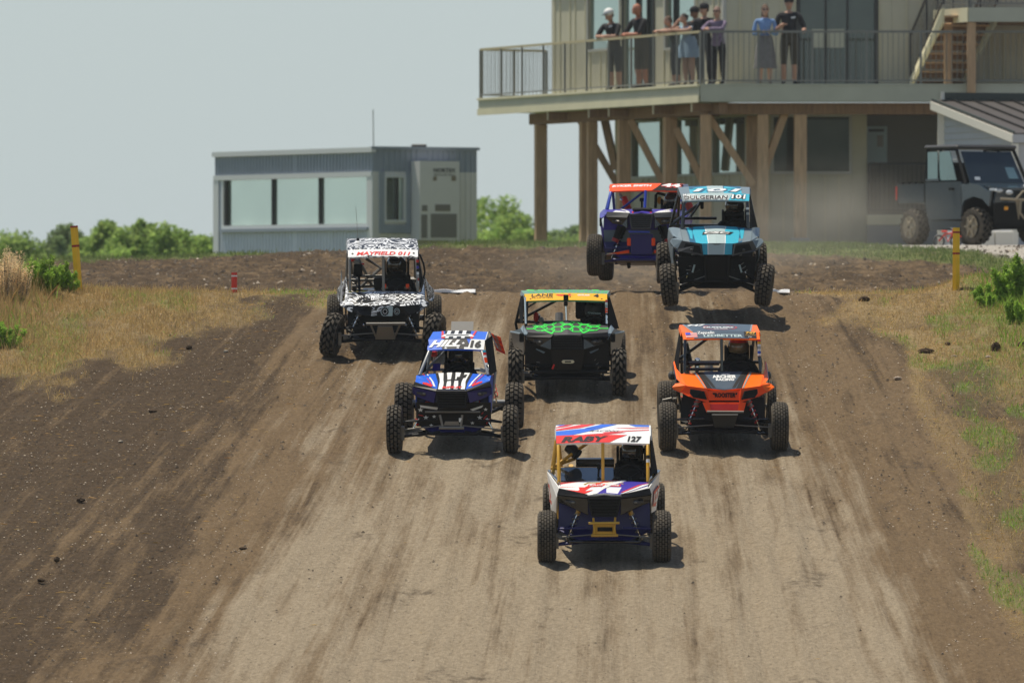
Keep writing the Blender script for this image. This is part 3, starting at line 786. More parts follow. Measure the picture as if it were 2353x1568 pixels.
HELM = {}
def driver(label, carM, seat, helmet='helmet', stripe=None, visor='visor', suit='suit', k=1.0, headz=1.02, whl=None, yaw=0, glove='glove', skinface='skindark'):
    """racing driver belted in a buggy: seated figure with full-face helmet"""
    sx, sy, sz = seat      # seat x, hip y, hip z in car coordinates
    root = bpy.data.objects.new('person', None); COL.objects.link(root)
    root.matrix_world = carM @ Matrix.Translation((sx, sy, sz))
    tag(root, label, 'person', 'drivers in the racing buggies')
    hz = headz - sz; wx, wy, wz = whl if whl else (0, -.36, .38)
    J = dict(pel=(0, 0, .03), spn=(0, .02, .15), cst=(0, .02, .34), nkb=(0, .01, hz - .17), nk=(0, 0, hz - .12), head=(0, -.02, hz))
    for q, sg in (('L', -1), ('R', 1)):
        J.update({'sho' + q: (sg * .17, .01, hz - .22), 'el' + q: (sg * .25, -.12, hz - .42), 'wr' + q: (wx + sg * .16, wy + .04, wz), 'ha' + q: (wx + sg * .145, wy - .01, wz + .03),
                  'hip' + q: (sg * .09, -.03, .02), 'kn' + q: (sg * .13, -.42, .16), 'an' + q: (sg * .11, -.72, -.05), 'to' + q: (sg * .11, -.80, .02)})
    J = {a: Vector(b) for a, b in J.items()}
    mats = dict(torso=suit, hip=suit, arm=suit, fore=suit, thigh=suit, shin=suit, foot='cloth_black', neck='blackmatte', head=skinface, hand=glove)
    b = body_mesh(J, mats, 1.6, headyaw=yaw).build('body', root, smooth=True)
    hb = MB(); c = J['head'] + Vector((0, .01, .02)); rot = Euler((0, 0, R(yaw))).to_matrix()
    n, kk = 20, 14; r = .138 * k; vs = []; fs = []; fm = []
    for i in range(kk + 1):
        ph = math.pi * i / kk
        for j in range(n):
            t = 2 * math.pi * j / n
            q = Vector((r * .92 * math.sin(ph) * math.cos(t), r * 1.06 * math.sin(ph) * math.sin(t), r * math.cos(ph)))
            if q.z < -.3 * r: q.x *= .92; q.y *= 1.03
            if q.y < 0 and q.z < -.35 * r: q.y *= 1.10
            q.z = max(q.z, -.92 * r)
            vs.append(c + rot @ q)
    for i in range(kk):
        for j in range(n):
            t = 2 * math.pi * (j + .5) / n; ph = math.pi * (i + .5) / kk; j2 = (j + 1) % n
            open_ = (math.sin(t) < -.45) and (.36 * math.pi < ph < .62 * math.pi)
            if open_: continue
            hm = helmet
            if stripe and (.26 * math.pi < ph < .36 * math.pi) and math.sin(t) < .2: hm = stripe
            hb.add([vs[i * n + j], vs[(i + 1) * n + j], vs[(i + 1) * n + j2], vs[i * n + j2]], [(0, 1, 2, 3)], hm)
    hb.add([c + rot @ Vector((-.05, -1.05 * r, .62 * r)), c + rot @ Vector((.05, -1.05 * r, .62 * r)), c + rot @ Vector((.07, -.9 * r, .75 * r)), c + rot @ Vector((-.07, -.9 * r, .75 * r))], [(0, 1, 2, 3)], stripe or 'greyplastic')
    ho = hb.build('helmet', root, smooth=True)
    vb = MB(); vv = []; 
    for i in range(5):
        ph = math.pi * (.35 + .28 * i / 4)
        for j in range(9):
            t = math.pi * (1.12 + .76 * j / 8)
            vv.append(c + rot @ Vector((r * .95 * math.sin(ph) * math.cos(t), r * 1.10 * math.sin(ph) * math.sin(t), r * math.cos(ph))))
    vb.add(vv, [(i * 9 + j, (i + 1) * 9 + j, (i + 1) * 9 + j + 1, i * 9 + j + 1) for i in range(4) for j in range(8)], visor)
    vb.build('visor', ho, smooth=True)
    nb = MB(); nb.lathe([(-.02, .07), (0, .115), (.03, .12), (.05, .09)], 'blackmatte', 16, 'z', J['nkb'] + Vector((0, 0, .05))); nb.build('neck_collar', root, smooth=True)
    return root

# ------------------------------------------------------------ racing buggies
class Car:
    def __init__(s, label, zoom, cx, gy, k, st, place, yaw=0, pitch=8.5, roll=0, group='racing buggies on the dirt track'):
        s.cx, s.gy, s.k, s.st = cx, gy, k, st; s.ct = math.sqrt(1 - st * st)
        s.root = thing('racing_buggy', label, 'buggy', place, (R(pitch), R(roll), R(yaw)), group)
        s.M = Matrix.LocRotScale(Vector(place), Euler((R(pitch), R(roll), R(yaw)), 'XYZ'), None)
    def T(s, zx, zy, y, dx=0):
        return Vector(((zx - s.cx) / s.k, y, ((s.gy - zy) / s.k - y * s.st) / s.ct))
    def mb(s): return MB()
    def sym(s, f):
        for sx in (-1, 1): f(sx)
def mir(v, sx): return Vector((v[0] * sx, v[1], v[2]))
def spring(mb, p0, p1, r, m, turns=7, wr=.006):
    p0, p1 = Vector(p0), Vector(p1); d = p1 - p0; q = d.to_track_quat('Z', 'Y').to_matrix(); n = turns * 8
    mb.tube([p0 + q @ Vector((r * math.cos(2 * math.pi * t / 8), r * math.sin(2 * math.pi * t / 8), d.length * t / n)) for t in range(n + 1)], wr, m, 4)
def torus(mb, c, R0, r0, m, rot, n=20, k=7):
    vs = []; fs = []; c = Vector(c)
    for i in range(n):
        t = 2 * math.pi * i / n
        for j in range(k):
            u = 2 * math.pi * j / k
            vs.append(c + rot @ Vector(((R0 + r0 * math.cos(u)) * math.cos(t), (R0 + r0 * math.cos(u)) * math.sin(t), r0 * math.sin(u))))
    for i in range(n):
        for j in range(k):
            a, b = (i + 1) % n, (j + 1) % k; fs.append((i * k + j, a * k + j, a * k + b, i * k + b))
    mb.add(vs, fs, m)
def running_gear(c, hw, tw, r, wb, hwr, twr, rr, style, stylr, armm='black', steer=0, steers=None, cambers=None, shockm='silver', bodyhw=.30, armz=.22, drop=0, springm='greyplastic', rz=None):
    root = c.root; sp = rnd.random
    st2 = steers or (steer, steer); cm2 = cambers or (0, 0)
    for i, sx in enumerate((-1, 1)):
        wheel(root, sx * (hw - tw / 2), 0, r, r, tw, style, st2[i], cm2[i], sp() * 3)
        wheel(root, sx * (hwr - twr / 2), wb, (rz if rz else rr), rr, twr, stylr, 0, 0, sp() * 3)
        xi = hw - tw - .015
        a = MB(); a.tube([(sx * bodyhw * .6, -.06, armz + .02), (sx * xi, 0, r - .09)], .016, armm); a.tube([(sx * bodyhw * .6, .28, armz + .02), (sx * xi, .02, r - .09)], .016, armm)
        a.box((sx * (xi + .01), 0, r - .05), (.04, .07, .16), 'steel'); a.build('lower_control_arm', root)
        a = MB(); a.tube([(sx * bodyhw * .75, -.04, armz + .17), (sx * xi, 0, r + .08)], .012, armm); a.tube([(sx * bodyhw * .75, .22, armz + .17), (sx * xi, .02, r + .08)], .012, armm); a.build('upper_control_arm', root)
        a = MB(); a.tube([(sx * .12, -.02, armz + .09), (sx * xi, -.06, r)], .008, 'steel'); a.build('tie_rod', root)
        s0 = Vector((sx * (bodyhw * .80), .10, armz + .50)); s1 = Vector((sx * (xi - .10), .02, armz + .03)); sm = s0.lerp(s1, .45)
        a = MB(); a.tube([s0, sm], .026, shockm, 10); a.tube([sm, s1], .010, 'chrome', 8); a.build('shock_absorber', root)
        a = MB(); spring(a, s0.lerp(s1, .1), s0.lerp(s1, .85), .034, springm); a.build('coil_spring', root)
        a = MB(); a.tube([(sx * .28, wb - .75, armz + .03), (sx * (hwr - twr - .02), wb - .05, rr)], .024, armm)
        a.tube([(sx * .15, wb + .05, armz + .06), (sx * (hwr - twr - .02), wb, rr - .05)], .014, armm); a.build('trailing_arm', root)
        a = MB(); t0 = Vector((sx * .36, wb - .35, .82)); t1 = Vector((sx * (hwr - twr - .1), wb - .1, .34)); a.tube([t0, t0.lerp(t1, .5)], .028, shockm, 10); a.tube([t0.lerp(t1, .5), t1], .01, 'chrome'); spring(a, t0, t0.lerp(t1, .85), .036, springm); a.build('rear_shock_absorber', root)
        a = MB(); a.tube([(sx * .12, wb, rr), (sx * (hwr - twr), wb, rr)], .016, 'steel'); a.build('drive_axle', root)
def cockpit(c, hwb, seats, wheel_x, firewall_z=.80, fy=1.12, floorz=.24, dashz=.70, y0=-.1, y1=1.62, seatm='blackmatte', swz=.80, panelm='black', fwm='gloss', dashm='black', rimcol='blackmatte', grip=None, bulk=None, bulkw=None, bulkz=.74, engine=True):
    root = c.root
    a = MB(); a.box((0, (y0 + y1) / 2, floorz), (hwb * 1.7, y1 - y0, .03), panelm, bev=.01)
    for sx in (-1, 1): a.tube([(sx * hwb * .85, y0 + .1, floorz + .01), (sx * hwb * .9, y1, floorz + .03)], .022, panelm)
    a.build('floor_pan', root)
    a = MB(); a.plate([(-hwb * .93, fy, floorz), (hwb * .93, fy, floorz), (hwb * .93, fy + .04, firewall_z), (-hwb * .93, fy + .04, firewall_z)], .02, fwm)
    a.tube([(-hwb, fy, firewall_z), (hwb, fy, firewall_z)], .016, 'black'); a.build('firewall', root)
    a = MB(); a.box((0, .46, dashz - .06), (hwb * 1.75, .10, .16), dashm, bev=.02); a.build('dashboard', root)
    bm = bulk or panelm; bw = bulkw or hwb
    a = MB(); a.plate([(-bw, .12, .30), (bw, .12, .30), (bw * .97, .22, bulkz), (-bw * .97, .22, bulkz)], .02, bm)
    a.plate([(-bw * .55, -.06, .26), (bw * .55, -.06, .26), (bw, .12, .34), (-bw, .12, .34)], .02, bm); a.build('front_bulkhead', root)
    for sx_ in seats:
        a = MB(); a.box((sx_, .98, .36), (.36, .40, .10), seatm, bev=.04); a.box((sx_, 1.10, .64), (.36, .09, .58), seatm, rot=(R(-8), 0, 0), bev=.04)
        a.box((sx_ - .19, 1.0, .55), (.05, .22, .40), seatm, rot=(R(-8), 0, 0), bev=.02); a.box((sx_ + .19, 1.0, .55), (.05, .22, .40), seatm, rot=(R(-8), 0, 0), bev=.02)
        a.box((sx_, 1.10, 1.0), (.26, .08, .2), seatm, rot=(R(-8), 0, 0), bev=.04)
        a.box((sx_ - .15, 1.05, 1.0), (.03, .16, .18), seatm, bev=.01); a.box((sx_ + .15, 1.05, 1.0), (.03, .16, .18), seatm, bev=.01); a.build('seat', root)
    rot = Euler((R(62), 0, 0)).to_matrix()
    a = MB(); torus(a, (wheel_x, .56, swz), .145, .016, rimcol, rot)
    a.tube([(wheel_x, .56, swz), (wheel_x, .44, dashz - .03)], .018, 'black')
    for t in (0, 120, 240): a.tube([(wheel_x, .56, swz), Vector((wheel_x, .56, swz)) + rot @ Vector((.14 * math.cos(R(t - 90)), .14 * math.sin(R(t - 90)), 0))], .010, 'black', 6)
    if grip:
        for sx in (-1, 1): a.box(Vector((wheel_x, .56, swz)) + rot @ Vector((sx * .145, .02, 0)), (.045, .07, .05), grip, rot=rot, bev=.01)
    a.build('steering_wheel', root)
    if engine:
        a = MB(); a.box((0, 1.45, .48), (.46, .34, .36), 'greyplastic', bev=.05); a.tube([(-.1, 1.5, .6), (-.1, 1.62, .8)], .05, 'steel', 10)
        a.tube([(.1, 1.62, .45), (.2, 1.75, .5), (.3, 1.85, .52)], .04, 'steel', 10); a.build('engine', root)
def make_roof(c, front, fold, back, m, y0=.50, y1=.68, yb=None, zdrop=0, th=.02, lip=None, crown=.012, underm='black'):
    T = c.T; (fl, fr, fy), (ml, mr, my), (bl, br, by) = front, fold, back
    zf = T(0, my, y1).z
    if yb is None: yb = ((c.gy - by) / c.k - (zf - zdrop) * c.ct) / c.st
    rows = []
    for (l_, r_, zy, y) in ((fl, fr, fy, y0), (ml, mr, my, y1), (bl, br, by, yb)):
        A, B = T(l_, zy, y), T(r_, zy, y)
        rows.append([A.lerp(B, (q + 1) / 2) + Vector((0, 0, crown * (1 - q * q) - crown * .5)) for q in (-1, -.5, 0, .5, 1)])
    s = Surf(rows, [-1, -.5, 0, .5, 1])
    a = MB(); s.panel(a, m, th)
    for j in (0, 4):
        sg = -1 if j == 0 else 1
        a.plate([rows[1][j], rows[2][j], rows[2][j] + Vector((sg * .012, 0, -.05)), rows[1][j] + Vector((sg * .012, 0, -.05))], .008, lip or m)
    o = a.build('roof_panel', c.root)
    return s, o
def standard_cage(c, m, s, base_l, base_r, yb=1.22, sh_l=None, sh_r=None, rearz=.62, r=.018, center=None, diag=True, cross=True):
    """front pillars under the roof corners, rear hoop, roof rails, rear stays"""
    F0, F1 = s.P[0][0] + Vector((.02, .0, -.02)), s.P[0][4] + Vector((-.02, .0, -.02))
    M0, M1 = s.P[1][0] + Vector((.02, .02, -.035)), s.P[1][4] + Vector((-.02, .02, -.035))
    B0, B1 = s.P[2][0] + Vector((.02, -.03, -.035)), s.P[2][4] + Vector((-.02, -.03, -.035))
    L, Rr = base_l, base_r; SL, SR = sh_l, sh_r
    P = [('front_pillar', [L, F0, M0]), ('front_pillar', [Rr, F1, M1]), ('roof_rail', [M0, B0]), ('roof_rail', [M1, B1]),
         ('rear_pillar', [B0, SL, Vector((SL.x * .86, SL.y + .02, .27))]), ('rear_pillar', [B1, SR, Vector((SR.x * .86, SR.y + .02, .27))]),
         ('cross_tube', [B0, B1]), ('cross_tube', [M0 + Vector((0, -.03, .0)), M1 + Vector((0, -.03, .0))]),
         ('rear_stay', [B0, Vector((SL.x * .8, 1.72, rearz))]), ('rear_stay', [B1, Vector((SR.x * .8, 1.72, rearz))]),
         ('cross_tube', [Vector((SL.x * .8, 1.72, rearz)), Vector((SR.x * .8, 1.72, rearz))]),
         ('cross_tube', [SL + Vector((0, 0, .02)), SR + Vector((0, 0, .02))])]
    if diag: P.append(('diagonal_tube', [SL + Vector((0, 0, .02)), B0.lerp(B1, .55)]))
    if center: P.append(('center_post', center))
    for nm, ps in P:
        a = MB(); a.tube(ps, r, m, 10); o = a.build(nm, c.root); shade_auto(o, 50)
    return B0, B1
def win_net(c, pts, m='net'):
    a = MB(); a.plate(pts, .006, m); return a.build('window_net', c.root)
def plate_part(c, name, poly, m, th=.012, label=None, kind=None):
    a = MB(); a.plate(poly, th, m); return a.build(name, c.root, label=label)
def side_print(c, name, quad, items, parent=None):
    s = quad_surf(*quad); a = MB()
    for it in items: it(s, a)
    return a.build(name, parent or c.root)
# ------------------------------------------------------------ the seven buggies
def hood_surf(c, rows, cols, m, name='hood', th=.015):
    s = Surf([[c.T(*p) for p in r] for r in rows], cols); a = MB(); s.panel(a, m, th); o = a.build(name, c.root); return s, o
def prints(s, parent, name, items):
    """items: ('p', poly, mat[, lift]) polygon or ('t', text, a0,a1,v0,v1, mat[, shear, bold, lift])"""
    a = MB()
    for it in items:
        if it[0] == 'p':
            q = it[1]; ar = sum(q[i - 1][0] * q[i][1] - q[i][0] * q[i - 1][1] for i in range(len(q)))
            s.decal(a, q if ar > 0 else q[::-1], it[2], it[3] if len(it) > 3 else .003)
        elif it[0] == 's':
            for q in star(*it[1]):
                ar = sum(q[i - 1][0] * q[i][1] - q[i][0] * q[i - 1][1] for i in range(len(q)))
                s.decal(a, q if ar > 0 else q[::-1], it[2], it[3] if len(it) > 3 else .005)
        else:
            _, tx, a0, a1, v0, v1, m = it[:7]
            text_on(s, a, tx, a0, a1, v0, v1, m, it[9] if len(it) > 9 else .006, it[7] if len(it) > 7 else 0, it[8] if len(it) > 8 else .03)
    if a.v: return a.build(name, parent, kind='stuff')
def nose_sharp(c, corner, inner, brow_c, brow_i, lip, gbot, mid=None, m='black', lampm='gloss', gm='blackmatte', yc=-.02, yi=-.14, yg=-.20, slats=6, lipm=None, mesh=False):
    """angular black nose: brow under the bonnet edge, hexagonal grille, two lamp recesses, lower lip. Points are zoom px of the left half."""
    T = c.T; root = c.root
    R2 = lambda p, y, sx: mir(T(*p, y), sx) if sx < 0 else mir(T(*p, y), 1)
    def half(p, y, sx):
        v = T(p[0], p[1], y); return Vector((v.x * (-sx), v.y, v.z))   # left-half point, sx=-1 keeps it left
    for sx in (-1, 1):
        f = -sx
        a = MB()
        A, B, Cc, D = half(corner, yc, sx), half(inner, yi, sx), half(brow_i, yi - .03, sx), half(brow_c, yc - .03, sx)
        th = .02
        q = [A, B, Cc, D]; a.plate(q if sx < 0 else q[::-1], th, m)
        a.tube([A, B], .010, m, 6); a.build('brow', root)
        a = MB(); L = [half(p, y, sx) for p, y in lip]
        a.plate(([D, Cc] + L[::-1]) if sx < 0 else ([D, Cc] + L[::-1])[::-1], .012, lampm, ); a.build('lamp_recess', root)
        a = MB(); c0 = (D + Cc + L[0] + L[-1]) / 4; a.ell(c0 + Vector((0, .0, .0)), (.055, .03, .028), 'greyplastic', 10, 6); a.ell(c0 + Vector((0, -.02, .004)), (.022, .018, .013), 'steel', 8, 5); a.box(c0 + Vector((-f * .06, 0, .01)), (.05, .03, .02), 'greyplastic'); a.build('headlight', root)
        a = MB(); a.tube(L, .011, lipm or m, 6); a.build('nose_lip', root)
    il, ir = half(inner, yi, -1), half(inner, yi, 1); bl, br = half(gbot, yg, -1), half(gbot, yg, 1)
    a = MB(); md = [half(mid, yg - .02, -1), half(mid, yg - .02, 1)] if mid else None
    tl, tr = il + Vector((0, -.04, -.01)), ir + Vector((0, -.04, -.01))
    a.plate([bl, br, tr, tl], .03, gm); a.plate([tl, tr, ir, il], .01, m)
    for p, q in ((tl, bl), (tr, br), (bl, br)): a.tube([p + Vector((0, -.006, 0)), q + Vector((0, -.006, 0))], .011, m, 6)
    a.build('grille', root)
    for k in range(slats):
        t = (k + .6) / (slats + .2); a = MB(); p, q = tl.lerp(bl, t), tr.lerp(br, t)
        a.beam(p + Vector((.01, -.012, 0)), q + Vector((-.01, -.012, 0)), .012, .010, m); a.build('grille_slat', root)
    return il, ir
def hooks(c, m, pts_bar, r=.013, plates=(), bracket=None):
    a = MB()
    for ps, rr in pts_bar: a.tube(ps, rr, m, 8)
    for poly, mm in plates: a.plate(poly, .02, mm)
    return a.build('front_bumper', c.root)
def sticker_pillar(c, p0, p1, r, mats):
    n = len(mats); a = MB()
    for i, m in enumerate(mats):
        if m: a.tube([p0.lerp(p1, (i + .08) / n), p0.lerp(p1, (i + .92) / n)], r, m, 10)
    a.build('pillar_sticker', c.root)
def mirrored_panels(c, name, ptsL, m, th=.012, dx=0.0):
    out = []
    for sx in (-1, 1):
        q = [Vector((p.x * (-sx) + dx, p.y, p.z)) for p in ptsL]
        a = MB(); a.plate(q if sx < 0 else q[::-1], th, m); out.append(a.build(name, c.root))
    return out

def car_raby():
    P = W(1388, 1292)
    c = Car('red, white and blue buggy with gold roll cage and number 127, nearest the camera', None, 757, 1450, 898, .182, P, yaw=-.5, pitch=8.5); T = c.T; root = c.root
    running_gear(c, .722, .205, .285, 1.76, .672, .21, .285, 'rib', 'rib', armm='navy', bodyhw=.26, shockm='gold', springm='steel')
    cockpit(c, .46, [.30], .28, firewall_z=.80, fy=1.12, dashz=.74, swz=.83, bulk='navy', bulkw=.50, bulkz=.76, panelm='gloss')
    s, ro = make_roof(c, (292, 1198, 290), (288, 1204, 212), (285, 1210, 98), 'white')
    prints(s, ro, 'roof_print', [('p', [(-1, 0), (.14, 0), (.30, .5), (.52, 1.0), (-1, 1.0)], 'red'),
        ('t', 'RABY', -.90, .02, .08, .80, 'black', .10, .05), ('t', '127', .52, .80, .10, .84, 'black', .10, .05),
        ('p', [(-1, 1.0), (-.66, 1.0), (-.2, 1.42), (.0, 1.62), (-.35, 1.6), (-1, 1.40)], 'royal'),
        ('p', [(-1, 1.46), (-.5, 1.64), (-.15, 1.98), (-.45, 1.98), (-1, 1.60)], 'red'), ('p', [(-1, 1.72), (-.75, 1.85), (-.62, 2), (-.8, 2), (-1, 1.8)], 'red'),
        ('p', [(-.40, 1.62), (-.02, 1.98), (.3, 1.98), (.0, 1.66)], 'royal'), ('p', [(.55, 1.98), (.98, 1.98), (.98, 1.84), (.70, 1.80)], 'royal'),
        ('p', [(.02, 1.14), (.98, 1.50), (.98, 1.58), (.0, 1.22)], 'red'), ('p', [(-.45, 1.02), (.10, 1.02), (.5, 1.22), (.42, 1.24)], 'red'),
        ('p', [(.2, 1.62), (.7, 1.70), (.98, 1.78), (.98, 1.72), (.6, 1.60)], 'red'), ('p', [(-.9, 1.9), (-.7, 2), (-1, 2)], 'royal'),
        ('t', 'RACING', -.30, .30, 1.28, 1.42, 'greyplastic', .1, .0)])
    cols = [-1, -.36, 0, .36, 1]
    h, ho = hood_surf(c, [[(323, 740, -.02), (592, 800, -.14), (752, 785, -.17), (900, 800, -.14), (1175, 732, -.02)],
                          [(316, 705, .17), (560, 715, .14), (752, 706, .13), (955, 712, .14), (1182, 702, .17)],
                          [(316, 676, .36), (560, 660, .40), (752, 655, .41), (955, 658, .40), (1188, 672, .36)]], cols, 'white')
    prints(h, ho, 'hood_print', [
        ('p', [(-1, 1.3), (-.7, 1.7), (-.3, 2), (-.95, 2), (-1, 1.9)], 'red'), ('p', [(-1, .55), (-.6, .15), (-.5, .1), (.0, 1.6), (.25, 2), (.05, 2), (-.35, .9)], 'red'),
        ('p', [(-.85, .15), (-.45, .02), (-.2, .55), (-.6, .3)], 'red'), ('p', [(-.18, .02), (.4, .02), (1, .7), (1, 1.95), (.45, 2), (-.05, .8)], 'purple'),
        ('p', [(.36, .05), (.46, .03), (1, 1.0), (1, 1.3)], 'white', .006), ('p', [(.36, .25), (.44, .2), (1, 1.45), (1, 1.6)], 'red', .006),
        ('p', [(-.25, .04), (-.15, .02), (.42, 2), (.3, 2)], 'white', .006), ('p', [(-.3, .9), (.28, .9), (.3, 1.25), (-.28, 1.3)], 'red', .005),
        ('t', 'RACE EDGE', -.26, .26, .95, 1.2, 'white', .03, .02, .008)])
    nose_sharp(c, (323, 740), (592, 800), (303, 800), (600, 835), [((315, 860), -.03), ((420, 900), -.08), ((600, 985), -.16)], (640, 1000))
    # flared side bodywork
    side = [T(325, 738, 0), T(203, 560, 1.02), T(212, 640, 1.10), T(240, 935, 1.0), T(290, 968, .50), T(298, 820, .05)]
    sp = mirrored_panels(c, 'side_panel', side, 'white', dx=-.005)
    q = (T(240, 905, .98), T(290, 940, .50), T(212, 650, 1.06), T(290, 760, .30))
    for o, sx in zip(sp, (-1, 1)):
        qq = [Vector((p.x * (-sx) + sx * .010, p.y, p.z)) for p in q]
        su = quad_surf(*(qq if sx < 0 else (qq[1], qq[0], qq[3], qq[2])))
        prints(su, o, 'side_print', [('p', [(0, .2), (.5, .1), (.9, .9), (.1, .95)], 'red', .002), ('t', '127', .1, .95, .3, .8, 'white', 0, .05, .004)])
    shoulder = [T(330, 700, .16), T(203, 556, 1.02), T(260, 545, 1.15), T(322, 660, .36)]
    mirrored_panels(c, 'shoulder_panel', shoulder, 'gloss')
    standard_cage(c, 'gold', s, T(317, 682, .32), T(1182, 668, .32), sh_l=T(246, 545, 1.16), sh_r=T(1250, 545, 1.16), r=.018, center=[T(745, 655, .40), T(743, 292, .51)])
    for sx, xx in ((-1, 255), (1, 1240)):
        a = MB(); a.tube([T(xx, 600, .95), s.P[1][0 if sx < 0 else 4] + Vector((-sx * .02, .25, -.03))], .017, 'gold', 10); shade_auto(a.build('side_brace', root), 50)
    a = MB(); a.tube([T(470, 430, 1.35), T(330, 480, 1.25)], .02, 'gold'); a.build('rear_brace', root)
    sticker_pillar(c, T(1182, 560, .38), T(1182, 330, .48), .0195, ['red', 'yellow', 'white', 'black', None, None])
    a = MB(); a.tube([T(410, 310, 1.32), T(500, 395, 1.25)], .065, 'black', 14); a.build('exhaust_canister', root)
    a = MB(); a.box(T(670, 465, 1.40), (.42, .30, .03), 'gloss', bev=.01); a.box(T(670, 480, 1.30), (.42, .03, .10), 'gloss', rot=(R(-30), 0, 0)); a.build('engine_cover', root)
    a = MB(); a.plate([T(335, 655, .62), T(850, 655, .62), T(850, 518, 1.14), T(335, 518, 1.14)], .012, 'panelgloss'); a.build('passenger_side_panel', root)
    a = MB(); a.plate([T(485, 512, 1.25), T(845, 512, 1.25), T(845, 415, 1.62), T(485, 418, 1.62)], .012, 'panelgloss'); a.build('rear_deck_panel', root)
    a = MB(); a.box(T(707, 510, .9), (.045, .05, .06), 'black', bev=.01); a.tube([T(707, 540, .9), T(700, 610, .8)], .012, 'black'); a.build('camera_mount', root)
    win_net(c, [T(1215, 610, .55), T(1280, 545, 1.1), s.P[2][4] + Vector((.01, -.02, -.04)), s.P[1][4] + Vector((.01, .02, -.04))])
    a = MB(); a.tube([T(565, 697, .22), T(600, 682, .30), T(900, 682, .30), T(945, 697, .22)], .011, 'golddark'); a.build('hood_hoop', root)
    hooks(c, 'golddark', [([T(605, 1072, -.26), T(903, 1068, -.26)], .014), ([T(650, 1020, -.20), T(665, 1175, -.2)], .012), ([T(862, 1015, -.2), T(850, 1175, -.2)], .012), ([T(630, 1190, -.18), T(890, 1188, -.18)], .016)],
          plates=[([T(640, 1190, -.18), T(875, 1190, -.18), T(860, 1085, -.19), T(655, 1085, -.19)], 'golddark'), ([T(690, 1150, -.195), T(835, 1150, -.195), T(835, 1110, -.195), T(690, 1110, -.195)], 'blackmatte')])
    driver('driver in black suit and black helmet inside the gold-caged buggy numbered 127', c.M, (.31, 1.02, .42), whl=(-.03, -.44, .38), headz=1.03)
    return c
def car_hill():
    P = W(1040, 1041)
    c = Car('narrow blue open-wheel buggy with white number 16 and stars on its black lower nose', None, 785, 1430, 901, .168, P, yaw=-2.3, pitch=8.5); T = c.T; root = c.root
    running_gear(c, .768, .178, .285, 1.70, .765, .215, .282, 'block', 'block', armm='black', bodyhw=.24, shockm='silver', springm='red', armz=.24)
    cockpit(c, .36, [.03], .03, firewall_z=.74, fy=1.14, dashz=.70, swz=.80, bulk='navy', bulkw=.43, bulkz=.72, panelm='black')
    s, ro = make_roof(c, (500, 1098, 337), (505, 1108, 225), (528, 1108, 133), 'royal', lip='white')
    it = [('p', [(.42, 0), (1, 0), (1, .98), (.5, .98)], 'white'), ('p', [(-.48, 0), (.42, 0), (.46, .5), (.35, .98), (-.45, .98)], 'black'), ('p', [(.3, 0), (1, 0), (1, .18), (.3, .18)], 'white', .004),
        ('t', 'HILL', -.95, .12, .20, .86, 'white', .16, .05, .008), ('t', '16', .50, .88, .12, .86, 'black', .08, .06, .008)]
    for x, y in ((-.35, .08), (.08, .10), (-.1, .5), (.25, .55)): it.append(('s', (x, y, .07, .13), 'white', .007))
    it += [('p', [(-.48, 1), (.46, 1), (.40, 2), (-.55, 2)], 'black')]
    for k in range(3): it.append(('p', [(-.42 + k * .28, 1.05), (-.30 + k * .28, 1.05), (-.32 + k * .28, 2), (-.46 + k * .28, 2)], 'white', .005))
    it += [('p', [(-.6, 1.25), (.6, 1.25), (.45, 1.55), (-.5, 1.55)], 'white', .006), ('p', [(-.45, 1.34), (.4, 1.34), (.36, 1.44), (-.42, 1.44)], 'black', .008),
           ('p', [(-.55, 1.02), (-.42, 1.02), (-.62, 1.98), (-.68, 1.98)], 'red', .006), ('p', [(.45, 1.02), (.55, 1.02), (.62, 1.98), (.56, 1.98)], 'red', .006)]
    prints(s, ro, 'roof_print', it)
    h, ho = hood_surf(c, [[(392, 690, .02), (630, 768, -.12), (785, 765, -.14), (930, 768, -.12), (1180, 668, .02)],
                          [(395, 650, .14), (640, 690, .10), (785, 680, .10), (930, 690, .10), (1182, 640, .14)],
                          [(392, 612, .30), (612, 590, .38), (785, 582, .40), (965, 588, .38), (1182, 612, .30)]], [-1, -.38, 0, .38, 1], 'royal')
    it = [('p', [(-.38, 0), (.38, 0), (.44, 2), (-.44, 2)], 'black')]
    for k in range(4):
        x = -.30 + k * .20; it.append(('p', [(x - .055, .05), (x + .055, .05), (x + .06, .7), (x + .045, 1.2), (x + .062, 2), (x - .06, 2), (x - .045, 1.4), (x - .06, .8)], 'white', .005))
    it += [('p', [(-.8, .2), (-.55, .12), (-.52, .45), (-.7, .6), (-.8, .5)], 'red', .005), ('p', [(.55, .12), (.8, .2), (.8, .5), (.7, .6), (.52, .45)], 'red', .005),
           ('p', [(-.5, .3), (-.44, .3), (-.66, 2), (-.7, 2)], 'white', .005), ('p', [(.44, .3), (.5, .3), (.7, 2), (.66, 2)], 'white', .005), ('p', [(-.56, .3), (-.52, .3), (-.78, 2), (-.8, 2)], 'red', .005),
           ('p', [(.52, .3), (.56, .3), (.8, 2), (.78, 2)], 'red', .005), ('t', 'RIPS-IT', -.26, .26, .12, .38, 'red', .03, .05, .008), ('p', [(-.2, 1.05), (.2, 1.12), (.15, 1.25), (-.15, 1.2)], 'black', .008)]
    prints(h, ho, 'hood_print', it)
    nose_sharp(c, (392, 690), (630, 768), (372, 735), (625, 790), [((372, 800), -.01), ((450, 850), -.06), ((600, 900), -.14)], (640, 950), lampm='navy', gm='blackmatte')
    pl = quad_surf(T(400, 1150, .05), T(1190, 1150, .05), T(400, 900, .0), T(1190, 900, .0))
    a = MB(); a.plate([T(400, 1150, .05), T(1190, 1150, .05), T(1190, 900, .0), T(400, 900, .0)], .012, 'black'); o = a.build('lower_nose_panel', root)
    it = []
